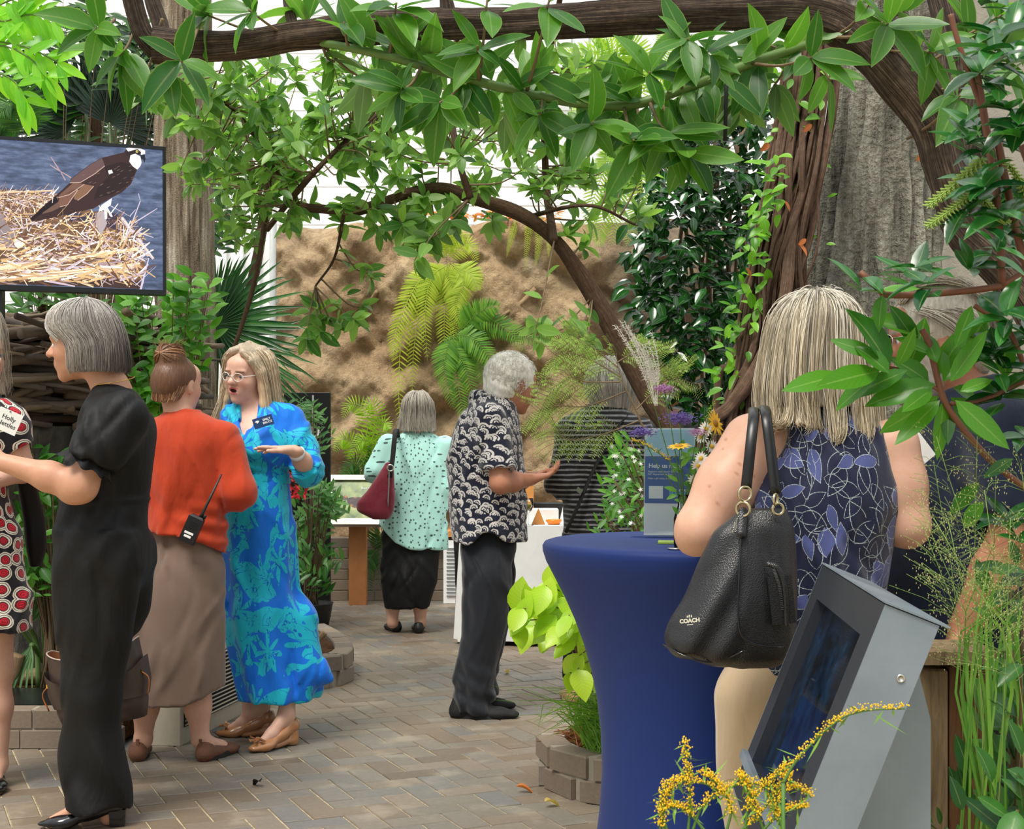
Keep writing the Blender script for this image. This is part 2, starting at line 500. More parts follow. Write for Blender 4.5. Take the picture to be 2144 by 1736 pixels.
def rock_mesh(X0, X1, Z0, Z1, Y, nx, nz, seed, bulge=0.35, depth=0.9):
    xs = np.linspace(X0, X1, nx); zs = np.linspace(Z0, Z1, nz)
    X, Zz = np.meshgrid(xs, zs); Yv = np.zeros_like(X)
    n1 = fbm(X, Yv, Zz, seed, 2.4, 3); n2 = np.abs(fbm(X + 5, Yv, Zz * 1.2, seed + 50, 4.5, 3)); n3 = fbm(X, Yv, Zz, seed + 90, 16, 4)
    d = bulge * 0.45 * n1 + bulge * 0.55 * n2 + 0.06 * n3
    wx = X + 0.25 * fbm(X, Yv, Zz, seed + 33, 3, 2)
    cre = fbm(wx, Yv, Zz * 0.8, seed + 130, 3.4, 3)
    d -= 0.16 * np.exp(-(np.clip(cre, -0.35, 9) + 0.35) ** 2 / 0.02) * 0.8
    top = np.clip((Zz - Z0) / (Z1 - Z0), 0, 1)
    d -= 0.35 * np.clip((top - 0.9) / 0.1, 0, 1) ** 2
    Zd = Zz + 0.06 * fbm(X, Yv, X * 0, seed + 7, 5, 3) * top
    V = np.stack([X.ravel(), (Y - d).ravel(), Zd.ravel()], 1)
    idx = np.arange(nx * nz).reshape(nz, nx)
    F = np.stack([idx[:-1, :-1].ravel(), idx[:-1, 1:].ravel(), idx[1:, 1:].ravel(), idx[1:, :-1].ravel()], 1)
    tv = V[idx[-1]].copy(); tv[:, 1] = Y + depth; bv = V[idx[0]].copy(); bv[:, 1] = Y + depth
    n0 = len(V); V = np.concatenate([V, tv, bv]); F = [tuple(f) for f in F]
    for i in range(nx - 1):
        F.append((int(idx[-1, i]), int(idx[-1, i + 1]), n0 + i + 1, n0 + i)); F.append((n0 + i, n0 + i + 1, n0 + nx + i + 1, n0 + nx + i))
    lf = [int(v) for v in idx[:, 0]] + [n0, n0 + nx]; F.append(tuple(lf))
    rf = [int(v) for v in idx[::-1, -1]] + [n0 + 2 * nx - 1, n0 + nx - 1]; F.append(tuple(rf))
    return mesh(V, F)
t = NT('sandstone'); o = t.obj()
n1 = t.noise(o, 1.3, 5, 0.6); n2 = t.noise(o, 14, 6, 0.7); n3 = t.noise(o, 70, 4, 0.7)
c = t.ramp(n1, [(0.28, rgb(112, 92, 72)), (0.45, rgb(176, 148, 114)), (0.6, rgb(202, 176, 140)), (0.75, rgb(146, 136, 120))])
c = t.mix(t.math('MULTIPLY', t.step(n2, 0.55, 0.16), 0.5), c, rgb(104, 84, 62))
c = t.mix(t.math('MULTIPLY', t.step(n3, 0.6, 0.1), 0.45), c, rgb(214, 190, 152))
t.color(c); t.set(rough=0.92, spec=0.2)
t.bump(t.math('ADD', t.math('MULTIPLY', n2, 1.0), t.math('MULTIPLY', n3, 0.5)), 0.8, 0.05)
m_rock = t.m
c_shade = t.ramp(n1, [(0.3, rgb(92, 84, 72)), (0.5, rgb(140, 122, 100)), (0.7, rgb(164, 146, 120))])
sx = t.n('SeparateXYZ'); t.l(o, sx.inputs[0])
gm = t.step(t.math('ADD', sx.outputs['X'], t.math('MULTIPLY', n1, 0.8)), 1.15, 0.25)
t.color(t.mix(gm, c, t.mix(t.math('MULTIPLY', t.step(n2, 0.55, 0.15), 0.5), c_shade, rgb(80, 74, 66))))  # right end of the rock coloured darker grey to stand in for shade
wall_rock = struct('wall_rock', rock_mesh(-2.06, 3.7, -0.02, 3.16, 12.3, 240, 140, 3), m_rock)
from mathutils.bvhtree import BVHTree
_bm = wall_rock.data; _bv = BVHTree.FromPolygons([v.co[:] for v in _bm.vertices], [p.vertices[:] for p in _bm.polygons])
def on_rock(px, py, off=0.03, default=11.9):
    d = Vector(((px - W / 2) / FPX, 1, (YH - py) / FPX)).normalized(); h = _bv.ray_cast(Vector((0, 0, CH)), d)
    return h[0].y - off if h[0] is not None else default
t = NT('weathered_concrete'); o = t.obj()
n1 = t.noise(t.mapping(o, (1, 1, 0.35)), 3, 6, 0.65); n2 = t.noise(o, 60, 4, 0.7)
c = t.ramp(n1, [(0.3, rgb(128, 124, 112)), (0.55, rgb(164, 158, 144)), (0.75, rgb(146, 142, 132))])
t.color(t.mix(t.math('MULTIPLY', n2, 0.3), c, rgb(110, 106, 98))); t.set(rough=0.9, spec=0.25); t.bump(n2, 0.4, 0.01)
b = MB(); p = P(1958, 600, 5.7); b.box((p[0] + 1.6, 5.85, 1.9), (3.2, 0.3, 3.8))
struct('wall_right', b.me(False), t.m)
# ------------------------------------------------------------------ people: helpers
def skin_mat():
    if 'skin' in _M: return _M['skin']
    t = NT('skin'); o = t.obj(); c = t.attr('col')
    n = t.noise(o, 45, 5, 0.6); n2 = t.noise(o, 260, 3)
    c = t.mix(t.math('MULTIPLY', t.step(n, 0.56, 0.16), 0.22), c, t.mix(1.0, c, (0.86, 0.62, 0.54, 1), 'MULTIPLY'))
    t.color(c); t.set(rough=0.48, spec=0.4, sss=0.12)
    t.b.inputs['Subsurface Radius'].default_value = (0.012, 0.005, 0.003); t.b.inputs['Subsurface Scale'].default_value = 0.6
    t.bump(n2, 0.12, 0.002); _M['skin'] = t.m
    return t.m
class Head:
    def __init__(s, c, yaw, pitch=0, roll=0, sc=1.0):
        s.c = np.asarray(c, float); s.sc = sc
        s.R = rotm('Z', yaw) @ rotm('X', pitch) @ rotm('Y', roll)
    def p(s, x, y, z): return s.c + s.R @ (np.array([x, y, z]) * s.sc)
    def e(s, c, r, k=0.015, op='add', tilt=None):
        R = s.R if tilt is None else s.R @ tilt
        return ell(s.p(*c), np.array(r) * s.sc, R, k * s.sc, op)
    def r(s, a, b, ra, rb, k=0.012, op='add'): return rc(s.p(*a), s.p(*b), ra * s.sc, rb * s.sc, k * s.sc, op=op)
    def prims(s, mouth=0.0, nose=1.0, jaw=1.0):
        q = [s.e((0, -0.014, 0.03), (0.074, 0.096, 0.085)), s.e((0, 0.034, -0.02), (0.061 * jaw, 0.062, 0.082), 0.03),
             s.e((0, 0.045, -0.072), (0.046 * jaw, 0.044, 0.036), 0.03), s.e((0, 0.082, -0.1), (0.02, 0.015, 0.016), 0.025),
             s.e((0, 0.068, 0.045), (0.052, 0.03, 0.035), 0.03)]
        for x in (-1, 1):
            q += [s.e((x * 0.037, 0.06, -0.028), (0.026, 0.026, 0.026), 0.025), s.e((x * 0.028, 0.086, 0.02), (0.025, 0.012, 0.008), 0.014)]
        q += [s.r((0, 0.088, 0.014), (0, 0.108 + 0.006 * nose, -0.02), 0.009, 0.0115, 0.014), s.e((0, 0.11 + 0.008 * nose, -0.024), (0.0125, 0.011, 0.011), 0.008)]
        for x in (-1, 1): q += [s.e((x * 0.0125, 0.103, -0.027), (0.0085, 0.011, 0.008), 0.006)]
        for x in (-1, 1): q += [s.e((x * 0.031, 0.1, 0.0), (0.019, 0.016, 0.0115), 0.012, 'sub')]
        for x in (-1, 1): q += [s.e((x * 0.031, 0.079, 0.0075), (0.0165, 0.0165, 0.0085), 0.004), s.e((x * 0.031, 0.078, -0.0095), (0.015, 0.0155, 0.0065), 0.004)]
        m = mouth
        q += [s.e((0, 0.084, -0.06 - 0.3 * m), (0.03, 0.018, 0.018 + 0.4 * m), 0.018),
              s.e((0, 0.1, -0.052 + 0.25 * m), (0.022, 0.0075, 0.0048), 0.005), s.e((0, 0.0975, -0.0645 - 0.75 * m), (0.019, 0.0078, 0.0058), 0.005)]
        if m > 0: q += [s.e((0, 0.104, -0.058 - 0.25 * m), (0.0185, 0.016, 0.004 + 0.5 * m), 0.003, 'sub')]
        for x in (-1, 1):
            q += [s.e((x * 0.076, -0.004, -0.008), (0.009, 0.018, 0.031), 0.008, tilt=rotm('Z', x * -18)), s.e((x * 0.084, 0.002, -0.004), (0.006, 0.01, 0.018), 0.005, 'sub')]
        return q
    def local(s, V): return (V - s.c) @ s.R / s.sc
    def color(s, V, col, lips=(0.55, 0.16, 0.14), brow=None, mouth=0.0, beard=None):
        L = s.local(V); x, y, z = L[:, 0], L[:, 1], L[:, 2]; m = mouth
        def blob(cx, cz, rx, rz, ymin): return (((np.abs(x) - cx if cx else x) / rx) ** 2 + ((z - cz) / rz) ** 2 < 1) & (y > ymin)
        if lips is not None:
            k = blob(0, -0.052 + 0.25 * m, 0.023, 0.0055, 0.095) | blob(0, -0.0645 - 0.75 * m, 0.02, 0.0062, 0.09)
            col[k, :3] = lips
            if m > 0:
                k = (y < 0.1) & blob(0, -0.058 - 0.25 * m, 0.0175, 0.0035 + 0.48 * m, 0.08); col[k, :3] = (0.06, 0.015, 0.015)
        if brow is not None:
            k = blob(0.032, 0.0205, 0.022, 0.0042, 0.075); col[k, :3] = brow
        ck = np.exp(-(((np.abs(x) - 0.04) / 0.02) ** 2 + ((z + 0.03) / 0.018) ** 2)) * (y > 0.04)
        col[:, 1] *= 1 - 0.14 * ck; col[:, 2] *= 1 - 0.16 * ck
        if beard is not None:
            k = (z < -0.035) & (y > 0.0) & ((np.abs(z + 0.058) > 0.01) | (np.abs(x) > 0.026)) & (y < 0.13) & (z > -0.14) & (np.abs(x) < 0.09)
            col[k, :3] = np.array(beard) * RNG.uniform(0.8, 1.2, (k.sum(), 1))
        return col
    def eyes(s, parent, iris=(0.06, 0.09, 0.12)):
        for x in (-1, 1):
            c = s.p(x * 0.031, 0.0815, 0.0); b = MB()
            fw = s.R @ np.array([0, 1.0, 0]);
            pr = []; n = 12
            for i in range(9):
                a = math.pi * i / 8; pr.append((max(1e-4, math.sin(a)) * 0.0125 * s.sc, -math.cos(a) * 0.0125 * s.sc))
            q = np.array(Vector((0, 0, 1)).rotation_difference(Vector(fw)).to_matrix())
            b.lathe(c, pr, n, (0.8, 0.78, 0.76, 1), q)
            V = np.concatenate(b.v); d = (V - c) @ fw / (0.0125 * s.sc)
            cc = np.concatenate(b.c); cc[d > 0.85, :3] = iris; cc[d > 0.97, :3] = (0.005, 0.005, 0.005)
            b.c = [cc]
            b.build('eye', vcol_mat('eye_gloss', 0.08, 0.6, 0), parent, colattr=True)
    def glasses(s, parent, mat, rim=0.0014, lens=True):
        b = MB()
        for x in (-1, 1):
            pts = [s.p(x * 0.032 + 0.021 * math.cos(a), 0.112 - 0.010 * abs(math.cos(a)) * (1 if math.cos(a) * x > 0 else 0), -0.001 + 0.0165 * math.sin(a)) for a in np.linspace(0, 2 * math.pi, 25)]
            b.tube(pts, rim * s.sc, 5, cap=False)
            b.tube([s.p(x * 0.053, 0.102, 0.004), s.p(x * 0.07, 0.08, 0.005), s.p(x * 0.081, 0.0, 0.008), s.p(x * 0.08, -0.02, -0.004)], rim * s.sc, 5)
        b.tube([s.p(-0.011, 0.114, 0.003), s.p(0, 0.116, 0.006), s.p(0.011, 0.114, 0.003)], rim * s.sc, 5)
        g = b.build('glasses', mat, parent)
        if lens:
            for x in (-1, 1):
                l = MB(); ring = [s.p(x * 0.032 + 0.0205 * math.cos(a), 0.1105 - 0.010 * abs(math.cos(a)) * (1 if math.cos(a) * x > 0 else 0), -0.001 + 0.016 * math.sin(a)) for a in np.linspace(0, 2 * math.pi, 21)[:-1]]
                l.prism(ring, s.R @ np.array([0, 1.0, 0]), 0.0012); link('lens', l.me(False), glass_mat(), g)
        return g
def glass_mat(tint=(0.96, 0.98, 0.97, 1)):
    if 'glass' in _M: return _M['glass']
    t = NT('glass'); t.color(tint)
    tr = t.n('BsdfTransparent'); gl = t.n('BsdfGlossy'); gl.inputs['Roughness'].default_value = 0.03
    fr = t.n('Fresnel'); fr.inputs['IOR'].default_value = 1.35; mx = t.n('MixShader')
    tr.inputs['Color'].default_value = tint
    t.l(fr.outputs[0], mx.inputs[0]); t.l(tr.outputs[0], mx.inputs[1]); t.l(gl.outputs[0], mx.inputs[2]); t.l(mx.outputs[0], t.out.inputs['Surface'])
    _M['glass'] = t.m
    return t.m
def hand(w, d, n, side=1, sc=1.0, curl=25, spread=0.06, thumb=(0.55, 0.75, 0.25), curls=None):
    w = np.asarray(w, float); d = unit(d); n = unit(np.asarray(n, float) - d * np.dot(n, d)); l = np.cross(n, d) * side
    q = [rc(w - d * 0.01, w + d * 0.03 * sc, 0.024 * sc, 0.027 * sc, 0.015, sc=(n, 0.62))]
    off = (0.027, 0.0095, -0.009, -0.026); ln = (0.068, 0.076, 0.07, 0.055)
    for i in range(4):
        kb = w + d * (0.088 - 0.006 * abs(i - 1)) * sc + l * off[i] * sc
        q.append(rc(w + d * 0.02 * sc + l * off[i] * 0.6 * sc, kb, 0.0145 * sc, 0.0105 * sc, 0.012))
        dd = unit(d + l * (off[i] / 0.027) * spread); a = kb
        cu = curl if curls is None else curls[i]
        for j, fr in enumerate((0.45, 0.31, 0.24)):
            cu_ = math.radians(cu * (0.6 + 0.4 * j))
            dd = unit(dd * math.cos(cu_) + n * math.sin(cu_))
            e = a + dd * ln[i] * fr * sc
            q.append(rc(a, e, (0.0096 - 0.0009 * j) * sc, (0.0088 - 0.001 * j) * sc, 0.003)); a = e
    td = unit(d * thumb[0] + l * thumb[1] + n * thumb[2]); a = w + d * 0.022 * sc + l * 0.022 * sc; b1 = a + td * 0.045 * sc
    q += [rc(a, b1, 0.0165 * sc, 0.0115 * sc, 0.01), rc(b1, b1 + unit(td + d * 0.6) * 0.032 * sc, 0.0112 * sc, 0.0095 * sc, 0.004), rc(b1 + unit(td + d * 0.6) * 0.032 * sc, b1 + unit(td + d * 0.8) * 0.056 * sc, 0.0098 * sc, 0.0078 * sc, 0.003)]
    return q
def body(parent, prims, skin, h=0.006, heads=(), name='body', extra=None, **kw):
    V, Q = sdf_mesh(prims, h if h < .0054 else h * 1.36)
    col = np.tile(np.array(list(skin) + [1.0]), (len(V), 1))
    for hd, args in heads: col = hd.color(V, col, **args)
    if extra: col = extra(V, col)
    me = mesh(V, Q); set_attr(me, 'col', col)
    return link(name, me, skin_mat(), parent)
def ridges(lo, hi, n, amp, seed):
    r = np.random.default_rng(seed); L = [(r.uniform(lo, hi), unit([r.uniform(-.7, .7), r.uniform(-.4, .4), 1]), r.uniform(.008, .022), r.uniform(.05, .16), amp * r.uniform(-1, 1)) for _ in range(n)]
    def f(x, y, z):
        s = np.zeros(x.shape)
        for c, d, w, l, a in L:
            px, pz = x - c[0], z - c[2]; al = px * d[0] + pz * d[2]; pe = px * d[2] - pz * d[0] + .12 * al * al / l
            k = (np.abs(al) < 2.2 * l) & (np.abs(pe) < 3 * w)
            if k.any(): s[k] += a * np.exp(-(pe[k] / w) ** 2 - (al[k] / l) ** 2)
        return s
    return f
def cloth(name, parent, prims, mat, h=0.006, disp=None, axis=None, R=0.17, cr=(75, .0105)):
    lo = np.min([p[1] for p in prims if p[5] == 'add'], axis=0); hi = np.max([p[2] for p in prims if p[5] == 'add'], axis=0); g = ridges(lo, hi, cr[0], cr[1], len(prims) + int(abs(lo[0] * 1000)))
    V, Q = sdf_mesh(prims, h * 1.25, (lambda x, y, z: disp(x, y, z) + g(x, y, z)) if disp else g)
    me = mesh(V, Q)
    c = axis if axis is not None else (V[:, 0].mean(), V[:, 1].mean())
    set_attr(me, 'puv', cylcoord(V, c[0], c[1], R))
    return link(name, me, mat, parent)
def fabric(name, c, rough=0.8, weave=900, sheen=0.25, crease=0.35, cscale=7, spec=0.25):
    if name in _M: return _M[name]
    t = NT(name); o = t.obj()
    if callable(c): t.color(c(t))
    else:
        n = t.noise(o, 5, 4); t.color(t.mix(n, tuple(x * 0.88 for x in c[:3]) + (1,), tuple(min(1, x * 1.1) for x in c[:3]) + (1,)))
    cr = t.noise(t.mapping(o, (1, 1, 0.45)), cscale, 3, 0.45, dist=0.8); wv = t.noise(o, weave, 2)
    cr2 = t.noise(t.mapping(o, (1.6, 1.6, 0.7), rot=(.4, .5, 0)), cscale * 1.7, 2, 0.4, dist=1.4); rg = t.math('POWER', t.math('SUBTRACT', 1.0, t.math('ABSOLUTE', t.math('SUBTRACT', t.math('MULTIPLY', cr2, 2.0), 1.0))), 3.0)
    t.bump(t.math('ADD', t.math('ADD', cr, t.math('MULTIPLY', rg, 0.04)), t.math('MULTIPLY', wv, 0.03)), crease, 0.03)
    t.set(rough=rough, spec=spec, sheen=sheen)
    _M[name] = t.m
    return t.m
def hair_mat():
    if 'hair' in _M: return _M['hair']
    t = NT('hair'); o = t.obj(); c = t.attr('col')
    n = t.noise(t.mapping(o, (1, 1, 0.12)), 150, 3, 0.6)
    c = t.mix(1.0, c, t.ramp(n, [(0.25, (0.7, 0.68, 0.66, 1)), (0.7, (1.25, 1.25, 1.25, 1))]), 'MULTIPLY')
    t.color(c); t.set(rough=0.42, spec=0.45); t.bump(n, 0.45, 0.006)
    _M['hair'] = t.m
    return t.m
def strands(paths, r0, cols, taper=0.35):
    n, m, _ = paths.shape
    tg = np.gradient(paths, axis=1); tg /= np.linalg.norm(tg, axis=2, keepdims=True) + 1e-9
    ref = np.array([0.31, -0.87, 0.38]); u = np.cross(tg, ref); u /= np.linalg.norm(u, axis=2, keepdims=True) + 1e-9
    w = np.cross(tg, u)
    tp = np.linspace(1, taper, m)[None, :, None] * np.asarray(r0).reshape(-1, 1, 1)
    ring = [paths + u * math.cos(a) * tp + w * math.sin(a) * tp for a in (0, 2.094, 4.189)]
    V = np.stack(ring, 2).reshape(-1, 3)
    i = np.arange(n)[:, None, None] * (m * 3); j = np.arange(m - 1)[None, :, None] * 3; k = np.arange(3)[None, None, :]; k2 = (k + 1) % 3
    Q = np.stack([i + j + k, i + j + k2, i + j + 3 + k2, i + j + 3 + k], -1).reshape(-1, 4)
    C = np.repeat(np.concatenate([cols, np.ones((n, 1))], 1), m * 3, axis=0)
    return V, Q, C
def guide_strands(guides, n, jit, m=16, seed=0, wave=0.0, wf=9.0, lenj=0.12, clump=0, camp=1.5, conv=0.55, gw=0.0):
    r = np.random.default_rng(seed)
    G = np.array([catmull(g, m) for g in guides]); k = len(G)
    u = r.uniform(0, k - 1.001, n); i = u.astype(int); f = (u - i)[:, None, None]
    Pth = G[i] * (1 - f) + G[i + 1] * f
    tt = np.linspace(0, 1, m)[None, :, None]
    off = r.normal(size=(n, 1, 3)) * jit * (0.35 + 0.65 * tt); off2 = r.normal(size=(n, 1, 3)) * jit * 0.6
    Pth = Pth + off + off2 * np.sin(tt * r.uniform(2, 6, (n, 1, 1)) + r.uniform(0, 6, (n, 1, 1)))
    if wave: Pth = Pth + np.concatenate([np.sin(tt * wf + r.uniform(0, 6.28, (n, 1, 1))), 0.5 * np.cos(tt * wf * 0.8 + r.uniform(0, 6, (n, 1, 1))), 0 * tt * off[:, :, :1]], 2) * wave * tt
    if gw: Pth = Pth + np.concatenate([np.sin(tt * 8 + 1.1 * u[:, None, None]), .6 * np.cos(tt * 7 + .9 * u[:, None, None]), 0 * tt + 0 * u[:, None, None]], 2) * gw * tt
    if clump:
        nk = clump; ku = np.sort(r.uniform(0, k - 1.001, nk)); near = np.abs(u[:, None] - ku[None]).argmin(1)
        co = r.normal(size=(nk, 1, 3)) * jit * 2.2 * np.array([1, 1, .3]); cw = r.uniform(0, 6.28, (nk, 1, 1)); ca = r.uniform(.4, 1, (nk, 1, 1))
        Pth = Pth + (co[near] * tt + np.concatenate([np.sin(tt * 5.5 + cw[near]), np.cos(tt * 4.5 + cw[near]), 0 * cw[near] * tt], 2) * ca[near] * jit * camp * tt)
        ci = ku[near].astype(int); cf = (ku[near] - ci)[:, None, None]; Cc = G[ci] * (1 - cf) + G[ci + 1] * cf
        Pth = Pth + (Cc - (G[i] * (1 - f) + G[i + 1] * f)) * conv * tt ** 1.5
    sc = 1 - r.uniform(0, lenj, n)
    idx = np.linspace(0, 1, m)[None, :] * sc[:, None] * (m - 1); lo = np.minimum(idx.astype(int), m - 2); fr = (idx - lo)[..., None]
    ii = np.arange(n)[:, None]
    return Pth[ii, lo] * (1 - fr) + Pth[ii, lo + 1] * fr
def loft_guides(rows, Z, phis, out=0.0, pw=2.0, m=12):
    A = np.array(sorted([(CH + (YH - r[0]) / FPX * Z, ((r[1] + r[2]) / 2 - W / 2) / FPX * Z, Z + r[3], (r[2] - r[1]) / 2 / FPX * Z + out, r[4] + out) for r in rows], reverse=True))
    t = np.linspace(0, len(A) - 1, m * 2); ii = np.arange(len(A))
    I = lambda c: np.interp(t, ii, A[:, c])
    gs = []
    for ph in phis:
        c, s = math.cos(ph), math.sin(ph); e = 2.0 / pw
        x = I(1) + I(3) * np.sign(c) * abs(c) ** e; y = I(2) + I(4) * np.sign(s) * abs(s) ** e
        gs.append(np.stack([x, y, I(0)], 1))
    return gs
def hair_obj(parent, shells, strand_sets, h=0.006, base=(0.4, 0.36, 0.3), disp=None, name='hair', shade=None):
    Vs, Qs, Cs = [], [], []; n = 0
    if shells:
        V, Q = sdf_mesh(shells, h, disp); C = np.tile(np.array(list(base) + [1.0]), (len(V), 1))
        if shade is not None: C[:, :3] = shade(V)
        Vs.append(V); Qs.append(Q); Cs.append(C); n = len(V)
    for st_ in strand_sets:
        p, r, c = st_[:3]
        V, Q, C = strands(p, np.full(len(p), r) * RNG.uniform(0.7, 1.2, len(p)), c)
        if len(st_) > 3:
            m_ = p.shape[1]; f_ = np.tile(np.repeat(np.linspace(0, 1, m_), 3), len(p))[:, None] ** 1.3
            C[:, :3] *= (1 - f_) * np.array(st_[3][0]) + f_ * np.array(st_[3][1])
        Vs.append(V); Qs.append(Q + n); Cs.append(C); n += len(V)
    me = mesh(np.concatenate(Vs), np.concatenate(Qs)); set_attr(me, 'col', np.concatenate(Cs))
    return link(name, me, hair_mat(), parent)
def mixcols(n, a, b, seed=0, c=None):
    r = np.random.default_rng(seed); f = r.uniform(0, 1, (n, 1))
    o = np.array(a) * (1 - f) + np.array(b) * f
    if c is not None:
        k = r.uniform(0, 1, n) < 0.25; o[k] = np.array(c)
    return o * r.uniform(0.85, 1.12, (n, 1))
def shoe(parent, heel, toe, mat, width=0.036, heel_h=0.0, open_=True, name='shoe', sole=None, hgt=0.06, toe_w=0.7, heelblock=False, wedge=False, h=0.0055):
    heel = np.asarray(heel, float); toe = np.asarray(toe, float); d = unit(toe - heel); L = np.linalg.norm(toe - heel); up = np.array([0, 0, 1.0]); sd = np.cross(d, up)
    H = lambda t: heel_h * max(0.0, 1 - (t / 0.62)) ** 0.8
    pt = lambda t, z=0.0: heel + d * L * t + up * (z + H(t))
    pr = [rc(pt(0.12, 0.03), pt(0.4, 0.028), width * 0.9, width * 0.92, 0.02), rc(pt(0.4, 0.026), pt(0.72, 0.02), width * 0.95, width * 1.05, 0.02, sc=(up, 0.62)), rc(pt(0.72, 0.02), pt(0.93, 0.016), width * 1.05, width * toe_w, 0.02, sc=(up, 0.5)),
          rc(pt(0.1, 0.03), pt(0.13, hgt), width * 0.85, width * 0.72, 0.02)]
    if not open_: pr.append(rc(pt(0.3, 0.05), pt(0.5, 0.045), width * 0.85, width * 0.85, 0.02))
    cut = plane_cut(heel + up * 0.003, -up) if heel_h == 0 else None
    if cut: pr = [p[:4] + (cut,) + p[5:] for p in pr]
    else:
        c2 = lambda x, y, z: 0.002 - (z - heel[2]) + heel_h * np.maximum(0, 1 - (((x - heel[0]) * d[0] + (y - heel[1]) * d[1]) / L / 0.62)) ** 0.8
        pr = [p[:4] + (c2,) + p[5:] for p in pr]
    if open_:
        def c3(x, y, z):
            tt = ((x - heel[0]) * d[0] + (y - heel[1]) * d[1]) / L
            return (z - heel[2]) - heel_h * np.maximum(0, 1 - np.maximum(tt, 0) / .62) ** .8 - np.interp(tt.ravel(), [0, .1, .28, .5, .62, 1], [hgt, hgt, .05, .038, .06, .08]).reshape(tt.shape)
        pr = [p[:4] + ([q_ for q_ in (p[4], c3) if q_ is not None],) + p[5:] for p in pr]
    V, Q = sdf_mesh(pr, h)
    s = link(name, mesh(V, Q), mat, parent)
    if heelblock:
        b = MB(); R = np.stack([sd, d, up], 1)
        b.box(heel + d * L * 0.115 + up * heel_h * 0.5, (width * 1.3, L * 0.16, heel_h * 1.04), R, taper=1.15); b.build('heel', mat, s, smooth=False)
    if wedge:
        q = [rc(pt(0.1, -H(0.1) + 0.01), pt(0.1, -0.002), width * 0.8, width * 0.85, 0.01), rc(pt(0.1, -H(0.1) * 0.5), pt(0.5, -H(.5) * 0.5 + 0.004), width * 0.8, width * 0.8, 0.01, sc=(up, 0.6))]
        q = [p[:4] + (plane_cut(heel + up * 0.002, -up),) + p[5:] for p in q]
        V, Q = sdf_mesh(q, h); link('wedge_heel', mesh(V, Q), mat, s)
    if sole is not None:
        b = MB(); R = np.stack([sd, d, up], 1); ring = []
        for a in np.linspace(0, 2 * math.pi, 28)[:-1]:
            t = 0.5 + 0.5 * math.cos(a); wd = width * (0.85 + 0.25 * math.sin(math.pi * t)) * (1 if t < 0.8 else 1)
            ring.append(heel + d * L * (t * 1.0) + sd * wd * math.sin(a) + up * 0.001)
        b.prism(ring[::-1], up, 0.022); b.build('sole', sole, s, smooth=False)
    return s
def text_mesh(txt, size, bold=0.0, align='CENTER'):
    c = bpy.data.curves.new('t', 'FONT'); c.body = txt; c.size = size; c.align_x = align; c.align_y = 'CENTER'; c.offset = bold; c.extrude = 0.0003; c.resolution_u = 3
    o = bpy.data.objects.new('t', c); COL.objects.link(o)
    dg = bpy.context.evaluated_depsgraph_get(); dg.update()
    me = bpy.data.meshes.new_from_object(o.evaluated_get(dg)); bpy.data.objects.remove(o)
    n = len(me.vertices); v = np.empty(n * 3, dtype=np.float32); me.vertices.foreach_get('co', v)
    f = [tuple(p.vertices) for p in me.polygons]
    return v.reshape(-1, 3).astype(float), f
def lettering(name, txt, size, origin, ux, uy, mat, parent, bold=0.0, align='CENTER'):
    v, f = text_mesh(txt, size, bold, align)
    ux, uy = unit(ux), unit(uy); n = np.cross(ux, uy)
    V = np.asarray(origin) + v[:, :1] * ux + v[:, 1:2] * uy + (v[:, 2:3] + 0.0004) * n
    return link(name, mesh(V, f, False), mat, parent)
def foot_prims(ankle, heel, toe, r=0.04):
    heel = np.asarray(heel, float); toe = np.asarray(toe, float); a = np.asarray(ankle, float)
    m = heel * 0.45 + toe * 0.55 + np.array([0, 0, 0.035])
    return [rc(a, heel + (toe - heel) * 0.2 + np.array([0, 0, 0.04]), r * 0.8, 0.022, 0.02), rc(a, m, r * 0.75, 0.024, 0.02), rc(m, heel + (toe - heel) * 0.82 + np.array([0, 0, 0.018]), 0.024, 0.015, 0.02)]
